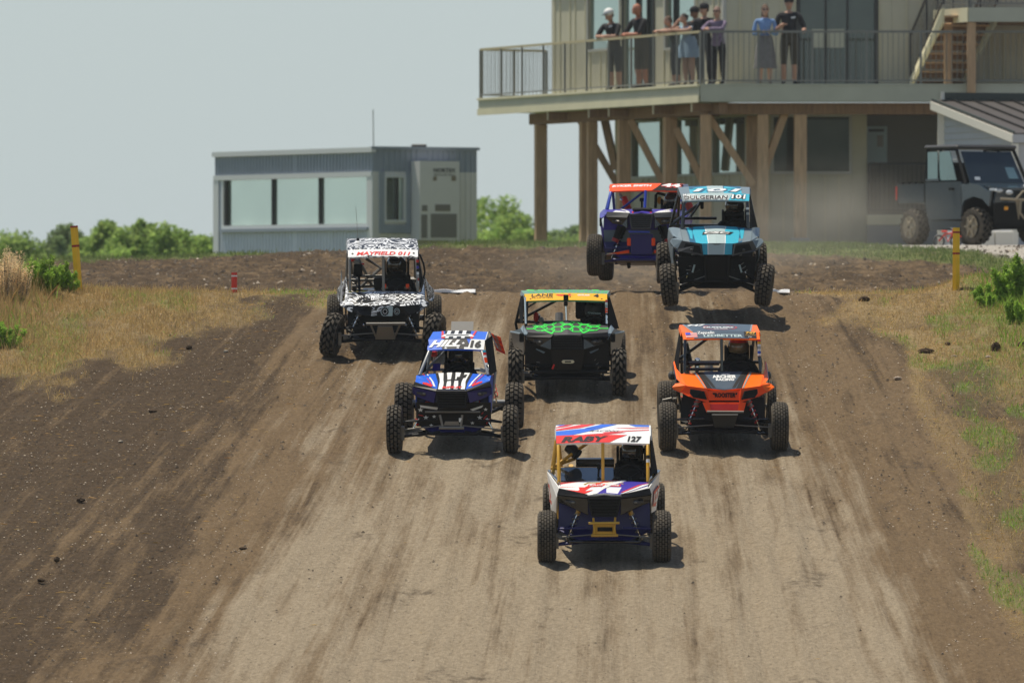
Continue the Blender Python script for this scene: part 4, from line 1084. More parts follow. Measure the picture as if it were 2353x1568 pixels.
    for x, y, r_ in ((.13, .38, .04), (.24, .42, .03), (.85, .38, .04), (.95, .30, .03), (.06, .7, .04), (.2, .05, .03), (.75, .15, .03), (.93, .72, .03)): it.append(('s', (x, y, r_, r_ * 2.6), 'white', .005))
    it += [('p', [(.05, .9), (.3, .8), (.28, .7), (.06, .8)], 'white'), ('p', [(.72, .72), (.9, .9), (.88, .8), (.76, .66)], 'white')]
    prints(pl, o, 'lower_print', it)
    side = [T(392, 690, .02), T(440, 400, 1.15), T(448, 600, 1.15), T(400, 1100, 1.1), T(398, 1120, .1)]
    mirrored_panels(c, 'side_panel', [Vector((p.x - (.0), p.y, p.z)) for p in [T(392, 700, .02), T(392, 610, .55), T(400, 600, 1.2), T(410, 800, 1.25), T(398, 1000, .6), T(396, 950, .05)]], 'blue')
    standard_cage(c, 'silver', s, T(425, 610, .30), T(1150, 605, .30), sh_l=T(455, 560, 1.18), sh_r=T(1195, 560, 1.18), r=.018)
    sticker_pillar(c, T(1145, 590, .33), T(1105, 345, .48), .0195, ['black', 'white', 'black', 'white', 'orangered', 'orangered', 'white', 'red', 'cyan'])
    win_net(c, [T(1170, 610, .4), T(1210, 560, 1.15), T(1165, 180, 1.12), T(1110, 240, .6)]); win_net(c, [T(400, 610, .4), T(450, 560, 1.15), T(490, 190, 1.12), T(500, 240, .6)][::-1], 'net')
    a = MB(); a.tube([(-.66, 1.66, .33), (.66, 1.66, .33)], .032, 'silver', 12); a.build('rear_axle_tube', root)
    a = MB(); a.plate([T(710, 135, 1.45), T(948, 135, 1.45), T(948, 22, 1.60), T(710, 22, 1.60)], .01, 'greyplastic'); a.tube([T(760, 120, 1.5), (0, 1.6, .7)], .01, 'silver'); a.build('rear_shield', root)
    a = MB()
    for k in range(6):
        p0 = T(1140 + k * 8, 150 + k * 28, 1.5 + .01 * k); a.plate([p0, p0 + Vector((.11, .02, -.05)), p0 + Vector((.12, .03, -.10)), p0 + Vector((.01, .01, -.045))], .008, 'red' if k % 2 else 'orangered')
        a.plate([p0 + Vector((.03, -.004, -.012)), p0 + Vector((.07, .0, -.03)), p0 + Vector((.075, .005, -.05)), p0 + Vector((.035, -.001, -.03))], .006, 'tan')
    a.tube([T(1120, 130, 1.5), T(1210, 310, 1.5)], .008, 'silver'); a.build('warning_flag', root, label='red and gold chequered warning flag behind the roof')
    a = MB(); a.box(T(535, 365, 1.3), (.08, .1, .08), 'red', bev=.02); a.build('fuel_cap', root)
    hooks(c, 'steel', [([T(500, 998, -.10), T(1080, 998, -.10)], .011), ([T(660, 1030, -.18), T(690, 1160, -.20)], .014), ([T(895, 1030, -.18), T(880, 1160, -.20)], .014), ([T(650, 1165, -.2), T(915, 1165, -.2)], .020)],
          plates=[([T(700, 1140, -.18), T(870, 1140, -.18), T(850, 1100, -.18), T(715, 1100, -.18)], 'steel'), ([T(860, 1105, -.20), T(890, 1105, -.20), T(890, 1065, -.20), T(860, 1065, -.20)], 'white')])
    a = MB(); a.box(T(585, 520, .75), (.09, .02, .09), 'purple', rot=(.3, 0, .3)); a.box(T(1080, 555, .62), (.07, .02, .04), 'white', rot=(.3, .3, 0)); a.build('cockpit_padding', root)
    driver('driver in black suit and dark helmet centred in the narrow blue buggy numbered 16', c.M, (.035, 1.02, .40), whl=(0, -.44, .36), headz=.98)
    return c
def car_rooster():
    P = W(1661, 1036)
    c = Car('bright orange buggy with grey bonnet stripe and the word ROOSTER on its nose', None, 797, 1455, 901, .165, P, yaw=1.2, pitch=8.0); T = c.T; root = c.root
    running_gear(c, .758, .205, .29, 1.66, .705, .20, .29, 'rib', 'rib', armm='gloss', bodyhw=.30, shockm='steel', springm='red')
    cockpit(c, .46, [.225], .225, firewall_z=.60, fy=1.14, dashz=.74, swz=.84, bulk='black', bulkw=.50, bulkz=.60, panelm='black', fwm='black')
    s, ro = make_roof(c, (390, 1200, 268), (378, 1202, 188), (376, 1196, 101), 'orange', lip='orange')
    prints(s, ro, 'roof_print', [('p', [(-.72, 0), (.72, 0), (.72, 1), (-.72, 1)], 'grayblue'), ('p', [(-.72, 1), (.78, 1), (.88, 2), (-.90, 2)], 'grayblue'),
        ('p', [(-.75, 1), (-.71, 1), (-.88, 2), (-.93, 2)], 'silver', .005), ('p', [(.75, 1), (.79, 1), (.91, 2), (.87, 2)], 'silver', .005),
        ('p', [(.60, .08), (.92, .08), (.92, .95), (.60, .95)], 'black', .005), ('t', '747', .64, .90, .62, .93, 'gold', .03, .05, .009), ('t', 'LIMITED SPORTSMAN', .63, .90, .42, .52, 'gold', 0, 0, .009),
        ('t', 'NYTLAW', .70, .80, .16, .27, 'white', 0, .02, .009),
        ('t', 'LEDBETTER', -.46, .56, .14, .50, 'ice', 0, .04, .008), ('t', 'Zeppelin', -.62, -.18, .46, .92, 'white', .04, .02, .009),
        ('p', [(-.92, .15), (-.62, .15), (-.62, .82), (-.92, .82)], 'white', .005)] +
        [('p', [(-.92, .15 + k * .134), (-.62, .15 + k * .134), (-.62, .21 + k * .134), (-.92, .21 + k * .134)], 'red', .007) for k in range(5)] +
        [('p', [(-.92, .50), (-.79, .50), (-.79, .82), (-.92, .82)], 'blue', .009),
        ('t', '747', -.84, -.38, 1.68, 1.93, 'white', .12, .05), ('t', 'MUFFLERS', -.42, .36, 1.38, 1.52, 'white', .02, .05, .009), ('t', 'AND MORE', -.16, .2, 1.20, 1.32, 'white', 0, .02, .009), ('t', 'CUSTOM', -.12, .16, 1.66, 1.75, 'silver', 0, .01, .009)] +
        [('p', [(.02 + rr * math.cos(t) * .45, 1.48 + rr * math.sin(t) * .33) for rr, t in [(1, 2 * math.pi * k / 16), (1, 2 * math.pi * (k + 1) / 16), (.93, 2 * math.pi * (k + 1) / 16), (.93, 2 * math.pi * k / 16)]], 'redband' if k % 2 else 'red', .006) for k in range(16)])
    h, ho = hood_surf(c, [[(405, 770, .02), (618, 800, -.06), (797, 818, -.10), (985, 800, -.06), (1205, 770, .02)],
                          [(385, 705, .20), (595, 720, .16), (797, 725, .15), (1010, 720, .16), (1225, 700, .20)],
                          [(360, 640, .38), (560, 625, .42), (797, 618, .44), (1050, 622, .42), (1248, 638, .38)]], [-1, -.44, 0, .44, 1], 'orange')
    prints(h, ho, 'hood_print', [('p', [(-.44, 0), (.44, 0), (.52, 2), (-.52, 2)], 'black'), ('p', [(-.30, 0), (.30, 0), (.40, 1.4), (.44, 2), (-.44, 2), (-.40, 1.4)], 'grayblue', .005),
        ('p', [(-.28, .1), (-.2, .1), (-.38, 2), (-.46, 2)], 'black', .006), ('p', [(.2, .1), (.28, .1), (.46, 2), (.38, 2)], 'black', .006), ('p', [(-.18, .1), (.18, .1), (.36, 2), (-.36, 2)], 'grayblue', .007),
        ('p', [(-.50, 0), (-.46, 0), (-.56, 2), (-.62, 2)], 'silver', .006), ('p', [(.46, 0), (.50, 0), (.62, 2), (.56, 2)], 'silver', .006),
        ('t', 'ARCHER', -.22, .28, 1.30, 1.62, 'white', 0, .05, .009), ('t', 'RACING', -.16, .24, 1.02, 1.28, 'white', .02, .05, .009), ('t', 'TEAM', -.02, .14, 1.66, 1.78, 'white', 0, .03, .009)])
    # orange front mask
    a = MB(); a.plate([T(640, 925, -.14), T(965, 925, -.14), T(985, 822, -.10), T(625, 822, -.10)], .02, 'orangered'); fr = a.build('nose_panel', root)
    prints(quad_surf(T(640, 925, -.145), T(965, 925, -.145), T(625, 822, -.105), T(985, 822, -.105)), fr, 'nose_print', [('t', '"ROOSTER"', .14, .88, .28, .78, 'blackmatte', 0, .05, .004)])
    for sx in (-1, 1):
        X = lambda p: Vector((p.x * (-sx), p.y, p.z))
        o_ = lambda q: [X(p) for p in q] if sx < 0 else [X(p) for p in q][::-1]
        a = MB(); a.plate(o_([T(640, 955, -.14), T(625, 805, -.10), T(405, 772, .0), T(350, 838, .02), T(430, 885, -.05)][::-1]), .02, 'orangered'); a.build('headlight_surround', root)
        a = MB(); a.plate(o_([T(618, 918, -.165), T(585, 828, -.14), T(450, 806, -.05), T(445, 850, -.05), T(480, 895, -.085)][::-1]), .015, 'blackmatte'); a.build('headlight', root)
        a = MB(); a.plate(o_([T(350, 838, .02), T(405, 772, .0), T(355, 745, .10), T(300, 752, .12), T(262, 790, .08)][::-1]), .015, 'orange'); a.plate(o_([T(262, 790, .08), T(268, 805, .10), T(350, 848, .04), T(350, 838, .02)]), .01, 'orangered'); a.build('fender', root)
        a = MB(); a.plate(o_([T(360, 640, .38), T(405, 770, .02), T(355, 745, .10), T(315, 700, .30), T(305, 520, .95), T(318, 500, 1.02), T(330, 590, .7)]), .012, 'orange'); a.build('side_panel', root)
        a = MB(); a.plate(o_([T(315, 700, .30), T(320, 880, .22), T(330, 1190, .6), T(312, 1190, .9), T(305, 700, 1.1), T(305, 520, .95)]), .012, 'gloss'); a.build('door_panel', root)
        a = MB(); a.ell(X(T(282, 650, .95)), (.04, .06, .055), 'greyplastic', 10, 6); a.build('air_intake', root)
    a = MB(); a.plate([T(612, 1050, -.20), T(1000, 1050, -.20), T(1030, 945, -.15), T(570, 945, -.15)], .02, 'orangered'); a.plate([T(655, 1030, -.206), T(940, 1030, -.206), T(950, 965, -.175), T(648, 965, -.175)], .006, 'red'); a.build('lower_grille_panel', root)
    a = MB(); a.plate([T(700, 1210, -.10), T(905, 1210, -.10), T(940, 1080, -.24), T(665, 1080, -.24)], .015, 'greyplastic'); a.build('skid_plate', root)
    hooks(c, 'steel', [([T(612, 1045, -.25), T(1000, 1048, -.25)], .012)])
    B0, B1 = standard_cage(c, 'gloss', s, T(400, 622, .40), T(1205, 618, .40), sh_l=T(330, 520, 1.18), sh_r=T(1250, 520, 1.18), r=.018, center=[T(797, 612, .43), T(793, 272, .50)])
    a = MB(); a.tube([T(420, 520, 1.15), T(800, 520, 1.15)], .02, 'gloss'); a.tube([T(420, 580, 1.1), T(800, 578, 1.1)], .018, 'gloss'); a.build('harness_bar', root)
    win_net(c, [T(1215, 610, .5), T(1250, 560, 1.15), B1 + Vector((.02, 0, 0)), s.P[1][4] + Vector((.01, .05, -.04))]); win_net(c, [T(345, 600, .7), T(318, 560, 1.15), B0 + Vector((-.02, 0, 0)), s.P[1][0] + Vector((-.0, .30, -.04))][::-1])
    sticker_pillar(c, T(1192, 450, .43), T(1192, 275, .48), .0195, ['white', 'blue', 'white', 'silver', 'white', 'yellow', 'red'])
    a = MB(); a.tube([T(572, 475, 1.3), T(570, 560, 1.28), T(566, 625, 1.26)], [.034, .032, .020], 'chrome', 14); a.ell(T(572, 473, 1.3), (.034, .034, .02), 'chrome'); a.build('exhaust_tip', root)
    a = MB(); a.tube([T(440, 300, 1.25), T(500, 540, 1.3)], .035, 'black'); a.build('rear_window_strut', root)
    a = MB(); a.tube([T(300, 885, 1.3), T(205, 905, 1.3), T(200, 945, 1.3)], .012, 'steel'); a.build('nerf_bar', root)
    driver('driver in black suit and helmet with red stripe and gold visor in the orange buggy', c.M, (.225, 1.04, .42), stripe='red', visor='visorgold', whl=(0, -.46, .40), headz=1.06)
    return c
def car_plummer():
    P = W(1303, 911)
    c = Car('black buggy with green hexagon web on its bonnet and yellow windscreen strip, in mid pack', None, 905, 1502, 1051, .158, P, yaw=-.4, pitch=7.8); T = c.T; root = c.root
    running_gear(c, .722, .175, .30, 1.75, .725, .19, .285, 'knob', 'rib', armm='black', bodyhw=.28, shockm='greyplastic', springm='steel')
    cockpit(c, .50, [.34], .34, firewall_z=.62, fy=1.14, dashz=.72, swz=.76, bulk='black', bulkw=.52, bulkz=.74, panelm='black', fwm='black')
    s, ro = make_roof(c, (365, 1418, 262), (350, 1420, 168), (305, 1447, 108), 'greensoft', lip='slate', yb=1.20)
    it = [('p', [(-1, 0), (1, 0), (1, 1), (-1, 1)], 'yellow'), ('t', 'LANE', -.84, -.32, .56, .92, 'black', .03, .02), ('t', 'PLUMMER', -.84, -.32, .28, .50, 'black', .03, .0), ('t', '4', .67, .80, .45, .90, 'black', .02, .06),
          ('p', [(-.25, .80), (-.02, .80), (-.02, .68), (-.10, .56), (-.20, .62)], 'red', .005), ('t', 'OUTLAW', .28, .58, .60, .82, 'white', .02, .05), ('p', [(.06, .60), (.12, .60), (.12, .88), (.06, .88)], 'red', .005), ('t', 'Thor', .10, .20, .66, .82, 'silver', .02, .0)]
    for x in (-.87, .10, .87):
        it.append(('p', [(x + .02 * math.cos(t), .25 + (.2 if x == .1 else 0) + .07 * math.sin(t)) for t in [k * math.pi / 4 for k in range(8)]], 'black', .006))
    for r_ in range(5):
        for k in range(10):
            x = -.88 + k * .19 + (r_ % 2) * .09; it.append(('p', [(x, 1.08 + r_ * .18), (x + .07, 1.08 + r_ * .18), (x + .06, 1.16 + r_ * .18), (x + .01, 1.16 + r_ * .18)], 'green', .004))
    prints(s, ro, 'roof_print', it)
    a = MB(); B0, B1 = s.P[2][0], s.P[2][4]; n = 28
    for k in range(7):
        p = B0.lerp(B1, (k + .9) / 8.2); a.plate([p + Vector((-.075, 0, -.002)), p + Vector((0, -.02, -.004)), p + Vector((.075, 0, -.002)), p + Vector((.035, .01, .010)), p + Vector((-.035, .01, .010))], .006, 'green')
    a.build('roof_trim', root)
    rows = [[(405, 690, -.02), (735, 715, -.16), (910, 712, -.19), (1090, 715, -.16), (1425, 680, -.02)],
            [(385, 640, .20), (720, 620, .16), (905, 600, .15), (1090, 620, .16), (1435, 632, .20)],
            [(368, 585, .42), (720, 540, .46), (905, 515, .48), (1090, 540, .46), (1425, 580, .42)]]
    cols = [-1, -.36, 0, .36, 1]; h, ho = hood_surf(c, rows, cols, 'greyplastic')
    a = MB()
    def zz(px, py):   # zoom position -> bonnet coordinates
        aa = (px - 905) / 520.0
        rz = [np.interp(aa, cols, [q[1] for q in r_]) for r_ in rows]
        v = float(np.interp(-py, [-rz[0], -rz[1], -rz[2]], [0, 1, 2])); return aa, v
    def hexa(cx, cy, w_, hh, m='green', t=.13):
        ps = [(-1, 0), (-.5, 1), (.5, 1), (1, 0), (.5, -1), (-.5, -1)]
        for i in range(6):
            a0, a1 = ps[i - 1], ps[i]; q = [(cx + a0[0] * w_, cy + a0[1] * hh), (cx + a1[0] * w_, cy + a1[1] * hh), (cx + a1[0] * w_ * (1 - t), cy + a1[1] * hh * (1 - t * 2.0)), (cx + a0[0] * w_ * (1 - t), cy + a0[1] * hh * (1 - t * 2.0))]
            q = [zz(*p) for p in q]; ar = sum(q[j - 1][0] * q[j][1] - q[j][0] * q[j - 1][1] for j in range(4))
            h.decal(a, q if ar > 0 else q[::-1], m, .004)
    for cx, cy in ((905, 550), (680, 545), (1120, 540), (790, 575), (1015, 572), (905, 605), (560, 582), (1240, 578), (660, 610), (1130, 612), (440, 600), (1370, 595), (780, 640), (1020, 640), (560, 625), (1230, 622)):
        hexa(cx, cy, 98, 37)
    def strip(p, q, wd=13):
        d = Vector((q[0] - p[0], q[1] - p[1])); nn_ = Vector((-d.y, d.x)).normalized() * wd / 2
        qq = [zz(p[0] + nn_.x, p[1] + nn_.y), zz(q[0] + nn_.x, q[1] + nn_.y), zz(q[0] - nn_.x, q[1] - nn_.y), zz(p[0] - nn_.x, p[1] - nn_.y)]
        ar = sum(qq[j - 1][0] * qq[j][1] - qq[j][0] * qq[j - 1][1] for j in range(4)); h.decal(a, qq if ar > 0 else qq[::-1], 'green', .0045)
    for p, q in (((690, 700), (740, 640)), ((690, 700), (600, 650)), ((825, 670), (830, 630)), ((970, 670), (975, 630)), ((1110, 690), (1065, 640)), ((1110, 690), (1190, 655)), ((600, 655), (560, 660)), ((1190, 655), (1245, 655))): strip(p, q, 18)
    a.build('hood_web_print', ho)
    nose_sharp(c, (405, 690), (735, 715), (380, 745), (700, 760), [((440, 810), -.03), ((560, 850), -.10), ((700, 895), -.20)], (700, 900), gm='black', lipm='greyplastic', slats=5)
    a = MB(); a.plate([T(360, 1080, .02), T(1440, 1080, .02), T(1440, 720, .02), T(360, 720, .02)], .02, 'black'); a.plate([T(720, 1160, -.14), T(1090, 1160, -.14), T(1130, 890, -.2), T(690, 890, -.2)], .02, 'black'); a.build('front_panel', root)
    for sx in (-1, 1):
        X = lambda p: Vector((p.x * (-sx), p.y, p.z)); o_ = lambda q: [X(p) for p in q] if sx < 0 else [X(p) for p in q][::-1]
        a = MB(); a.plate(o_([T(500, 885, -.02), T(505, 900, -.02), T(600, 950, -.06), T(620, 930, -.06)]), .01, 'slate'); a.build('accent_strip', root)
        a = MB(); a.plate(o_([T(405, 690, .0), T(340, 570, .42), T(300, 620, .36), T(340, 690, .05), T(380, 770, .0)]), .012, 'slate'); a.build('corner_panel', root)
        a = MB(); a.plate(o_([T(345, 700, .10), T(172, 655, 1.1), T(195, 780, 1.12), T(215, 860, 1.0), T(345, 960, .2)]), .012, 'steel'); a.build('side_panel', root)
        a = MB(); a.plate(o_([T(300, 620, .36), T(172, 650, 1.1), T(345, 712, .08)]), .012, 'slate'); a.tube([X(T(172, 652, 1.1)), X(T(345, 705, .08))], .014, 'slate'); a.build('side_rail', root)
        a = MB(); a.box(X(T(318, 745, -.02)), (.055, .04, .11), 'blackmatte', bev=.01); a.build('side_marker_block', root)
    a = MB(); pl = quad_surf(T(830, 1078, -.20), T(998, 1078, -.20), T(830, 1035, -.20), T(998, 1035, -.20))
    pts = [(.12, 0), (.88, 0), (1, .5), (.88, 1), (.12, 1), (0, .5)]; a.plate([pl.P[0][0].lerp(pl.P[0][1], u) + Vector((0, 0, v * .04)) for u, v in pts], .012, 'fascia')
    a.plate([pl.P[0][0].lerp(pl.P[0][1], u) + Vector((0, -.003, .012 + v * .016)) for u, v in ((.26, 0), (.74, 0), (.74, 1), (.26, 1))], .004, 'blackmatte'); a.build('winch_fairlead', root)
    a = MB(); a.box(T(725, 1120, -.16), (.02, .03, .06), 'red', rot=(0, .4, 0)); a.build('tow_hook', root)
    hooks(c, 'black', [([T(420, 1185, -.08), T(1420, 1180, -.08)], .018), ([T(345, 1250, .0), T(1450, 1260, .0)], .018)])
    B0, B1 = standard_cage(c, 'black', s, T(372, 575, .42), T(1412, 570, .42), sh_l=T(235, 540, 1.18), sh_r=T(1545, 540, 1.18), r=.018)
    for a_, b_ in (((372, 560), (360, 215)), ((1410, 560), (1410, 250))):
        a = MB(); a.tube([T(*a_, .41), T(*b_, .49)], .014, 'chrome', 10); a.build('windscreen_post', root)
    a = MB(); a.tube([T(893, 515, .47), T(885, 330, .50)], .012, 'chrome', 8); a.build('center_post', root)
    a = MB(); a.box(T(888, 225, .46), (.062, .03, .075), 'blackmatte', bev=.008); a.box(T(885, 300, .48), (.05, .04, .06), 'blackmatte', bev=.01); a.build('dash_camera', root)
    a = MB(); a.tube([T(385, 345, .9), T(500, 272, .9)], .01, 'chrome'); a.tube([T(1400, 328, .9), T(1270, 262, .9)], .01, 'chrome'); a.build('gusset_tube', root)
    sticker_pillar(c, T(1411, 560, .415), T(1410, 250, .485), .0155, ['silver', 'black', 'white', 'black', 'orangered', 'orangered', 'silver', 'white', 'red'])
    win_net(c, [T(1440, 600, .5), T(1580, 610, 1.1), T(1490, 420, 1.12), B1 + Vector((.02, 0, 0)), s.P[1][4] + Vector((.02, .02, -.03))]); win_net(c, [T(330, 560, .5), T(285, 520, 1.1), T(280, 330, 1.12), B0 + Vector((-.02, 0, 0)), s.P[1][0] + Vector((-.02, .02, -.03))][::-1])
    driver('driver with lettered dark helmet in the black buggy with the green web bonnet', c.M, (.34, 1.02, .36), headz=.92, whl=(0, -.46, .36), visor='greyplastic', k=1.05)
    a = MB(); a.box(T(1085, 340, 1.1), (.14, .05, .28), 'blackmatte', bev=.03); a.build('head_restraint', root)
    a = MB(); a.box(T(500, 460, 1.05), (.06, .05, .12), 'red', bev=.02); a.ell(T(570, 500, 1.0), (.03, .03, .04), 'silver'); a.build('fire_bottle', root)
    hq = quad_surf(T(1160, 425, .72), T(1350, 440, .72), T(1160, 395, .72), T(1350, 410, .72)); a = MB(); text_on(hq, a, 'PCI RACE RADIOS', .05, .95, .1, .9, 'ice', .003); a.plate([T(1150, 435, .725), T(1360, 450, .725), T(1360, 405, .725), T(1150, 388, .725)], .004, 'black'); a.build('helmet_strip', root)
    return c
def car_mayfield():
    P = W(880, 821)
    c = Car('buggy wrapped in black and white swirls with red MAYFIELD 011 lettering, front wheels steered', None, 805, 1520, 939, .150, P, yaw=.4, pitch=8.0); T = c.T; root = c.root
    running_gear(c, .735, .185, .285, 1.70, .735, .205, .285, 'knob', 'rib', armm='black', bodyhw=.28, shockm='greyplastic', springm='steel', steers=(-14, -14), cambers=(10, 6))
    cockpit(c, .46, [.16], .16, firewall_z=.56, fy=1.14, dashz=.72, swz=.80, bulk='black', bulkw=.46, bulkz=.62, panelm='black', fwm='black', grip='orangered')
    s, ro = make_roof(c, (385, 1216, 327), (382, 1214, 236), (362, 1192, 95), 'swirl', yb=1.25)
    prints(s, ro, 'roof_print', [('p', [(-1, .05), (1, .05), (1, .98), (-1, .98)], 'white', .002), ('t', 'MAYFIELD 011', -.76, .74, .16, .64, 'red', .03, .03),
        ('p', [(-.87 + .03 * math.cos(t), .42 + .11 * math.sin(t)) for t in [k * math.pi / 4 for k in range(8)]], 'black', .006), ('p', [(.88 + .03 * math.cos(t), .5 + .11 * math.sin(t)) for t in [k * math.pi / 4 for k in range(8)]], 'black', .006)] +
        [('p', [(-1 + k * .12, 1.0), (-.95 + k * .12, 1.0), (-.9 + k * .12, 1.12)], 'black', .004) for k in range(16)] + [('p', [(-.5, .05), (-.3, .05), (-.36, .18)], 'black', .004), ('p', [(.7, .05), (.9, .05), (.8, .16)], 'black', .004)])
    h, ho = hood_surf(c, [[(445, 905, .02), (660, 915, -.08), (830, 895, -.12), (1010, 915, -.08), (1235, 895, .02)],
                          [(400, 820, .18), (650, 820, .14), (825, 815, .13), (1010, 820, .14), (1255, 815, .18)],
                          [(375, 745, .42), (620, 738, .44), (820, 735, .45), (1030, 735, .44), (1272, 742, .42)]], [-1, -.42, 0, .42, 1], 'swirl')
    it = []
    for i in range(7):
        for j in range(4):
            if (i + j) % 2: it.append(('p', [(.30 + i * .08, .45 + j * .22 + i * .05), (.38 + i * .08, .5 + j * .22 + i * .05), (.38 + i * .08, .72 + j * .22 + i * .05), (.30 + i * .08, .67 + j * .22 + i * .05)], 'black', .005))
            else: it.append(('p', [(.30 + i * .08, .45 + j * .22 + i * .05), (.38 + i * .08, .5 + j * .22 + i * .05), (.38 + i * .08, .72 + j * .22 + i * .05), (.30 + i * .08, .67 + j * .22 + i * .05)], 'white', .005))
    it += [('p', [(-.85, .55), (-.7, 1.0), (-.55, 1.15), (-.5, 1.0), (-.68, .8), (-.72, .5)], 'blackmatte', .005), ('p', [(-.7, .45), (-.5, .62), (-.2, .75), (-.35, .5), (-.55, .35)], 'blackmatte', .005), ('t', 'G', -.55, -.4, .55, .95, 'blackmatte', 0, .05, .006)]
    prints(h, ho, 'hood_print', it)
    a = MB(); a.plate([T(440, 975, -.02), T(530, 1020, -.08), T(830, 1040, -.15), T(1120, 1020, -.08), T(1245, 965, -.02), T(1240, 900, .0), T(1010, 915, -.1), T(830, 898, -.14), T(660, 915, -.1), T(445, 905, .0)], .02, 'black'); ns_ = a.build('nose_panel', root)
    # printed picture of a buggy on the nose: tyres and body in white and grey
    q = quad_surf(T(665, 1035, -.165), T(1015, 1035, -.165), T(665, 905, -.145), T(1015, 905, -.145)); it = [('p', [(0, .0), (.2, .02), (.18, .9), (.03, .95)], 'swirl', .003), ('p', [(.2, .4), (.55, .3), (.7, .95), (.1, .95)], 'swirl', .003), ('p', [(.55, 0), (.72, 0), (.74, .9), (.6, .9)], 'ice', .004)]
    for cx_, r_ in ((.47, .15), (.87, .10)):
        for rr, mm, lf in ((1, 'ice', .005), (.86, 'blackmatte', .006), (.5, 'white', .007), (.4, 'blackmatte', .008)):
            it.append(('p', [(cx_ + r_ * rr * math.cos(t), .42 + r_ * rr * 3.0 * math.sin(t)) for t in [k * math.pi / 8 for k in range(16)]], mm, lf))
        for k in range(10):
            t = k * math.pi / 5; it.append(('p', [(cx_ + r_ * .88 * math.cos(t), .42 + r_ * 2.64 * math.sin(t)), (cx_ + r_ * .98 * math.cos(t + .12), .42 + r_ * 2.94 * math.sin(t + .12)), (cx_ + r_ * .66 * math.cos(t + .25), .42 + r_ * 2.0 * math.sin(t + .25))], 'ice', .009))
    prints(q, ns_, 'nose_print', it)
    for sx in (-1, 1):
        X = lambda p: Vector((p.x * (-sx) + .02, p.y, p.z)); o_ = lambda q: [X(p) for p in q] if sx < 0 else [X(p) for p in q][::-1]
        a = MB(); a.plate(o_([T(425, 1003, -.02), T(440, 905, .0), T(375, 850, .14), T(335, 845, .2), T(278, 888, .14), T(290, 915, .12)][::-1]), .015, 'swirl'); a.build('fender', root)
        a = MB(); a.plate(o_([T(375, 748, .42), T(445, 905, .0), T(335, 848, .2), T(345, 700, .6), T(335, 560, 1.0), T(350, 640, .7)]), .012, 'swirl'); a.build('side_panel', root)
        a = MB(); a.plate(o_([T(285, 650, 1.35), T(222, 700, 1.40), T(222, 790, 1.42), T(240, 845, 1.3), T(290, 830, 1.2), T(330, 560, 1.05)]), .015, 'swirl'); a.build('rear_fender', root)
        a = MB(); a.plate(o_([T(335, 848, .2), T(345, 1000, .2), T(360, 1240, .8), T(340, 1200, 1.1), T(345, 560, 1.1)]), .012, 'black'); a.build('door_panel', root)
        a = MB(); a.ell(X(T(560, 1140, 0)), (.02, .02, .02), 'chrome', 8, 5); a.build('lamp_bolt', root)
    a = MB(); a.plate([T(288, 860, .55), T(312, 860, .55), T(308, 520, .85), T(300, 500, .85)], .008, 'silver'); a.tube([T(302, 600, .85), T(302, 480, .85)], .005, 'silver'); a.build('side_mirror_blade', root)
    hooks(c, 'steel', [([T(608, 1128, -.26), T(1070, 1125, -.26)], .017), ([T(660, 1135, -.24), T(730, 1300, -.12)], .012), ([T(1010, 1130, -.24), T(935, 1300, -.12)], .012)],
          plates=[([T(715, 1310, -.12), T(950, 1310, -.12), T(915, 1160, -.2), T(745, 1160, -.2)], 'steel')])
    B0, B1 = standard_cage(c, 'steel', s, T(408, 735, .42), T(1215, 735, .42), sh_l=T(352, 610, 1.18), sh_r=T(1272, 610, 1.18), r=.018, center=[T(808, 735, .44), T(803, 325, .5)], diag=False)
    a = MB(); a.tube([T(590, 335, 1.15), T(770, 450, 1.2), T(535, 665, 1.3)], .02, 'steel'); a.tube([T(500, 335, 1.15), T(655, 650, 1.3)], .02, 'steel'); a.tube([T(770, 450, 1.2), T(680, 520, 1.25)], .018, 'steel'); a.build('rear_brace', root)
    a = MB(); a.tube([T(420, 545, 1.1), T(790, 545, 1.1)], .017, 'steel'); a.tube([T(420, 670, 1.3), T(700, 655, 1.35)], .02, 'steel'); a.tube([T(1080, 345, 1.1), T(1200, 345, 1.1)], .012, 'steel'); a.build('harness_bar', root)
    a = MB(); a.box(T(500, 480, .75), (.115, .08, .155), 'blackmatte', bev=.015); a.tube([T(510, 540, .75), T(520, 730, .5)], .017, 'blackmatte'); a.build('screen_mount', root)
    a = MB(); a.tube([T(430, 340, 1.0), T(500, 400, 1.0)], .035, 'silver', 12); a.ell(T(440, 352, 1.0), (.04, .04, .03), 'red'); a.box(T(555, 402, .95), (.035, .03, .02), 'red'); a.build('fire_bottle', root)
    a = MB(); a.box(T(740, 640, 1.0), (.12, .1, .16), 'black', bev=.02); a.build('centre_box', root); a = MB(); a.box(T(630, 705, .6), (.14, .1, .01), 'white'); a.build('floor_tray', root)
    a = MB(); a.tube([T(1235, 290, .9), T(1280, 400, .9), T(1297, 500, .9), T(1280, 580, .85)], .012, 'black'); a.build('side_hose', root)
    a = MB(); a.box(T(495, 110, 1.15), (.035, .035, .035), 'black'); a.tube([T(494, 100, 1.15), T(492, 40, 1.15)], .006, 'silver', 6); a.tube([T(492, 40, 1.15), T(470, -280, 1.15)], .0022, 'steel', 4); a.build('antenna', root)
    sticker_pillar(c, T(1213, 720, .43), T(1210, 360, .49), .0195, ['black', 'cyan', 'ice', 'redband', 'silver', 'white', 'black', 'purple', 'black', 'red'])
    win_net(c, [T(1240, 720, .5), T(1275, 600, 1.15), B1 + Vector((.02, 0, 0)), s.P[1][4] + Vector((.01, .2, -.04))])
    driver('driver in black suit and helmet gripping the wheel of the black and white swirl buggy', c.M, (.16, 1.04, .42), whl=(0, -.44, .36), headz=1.02, yaw=-6, glove='tan')
    return c
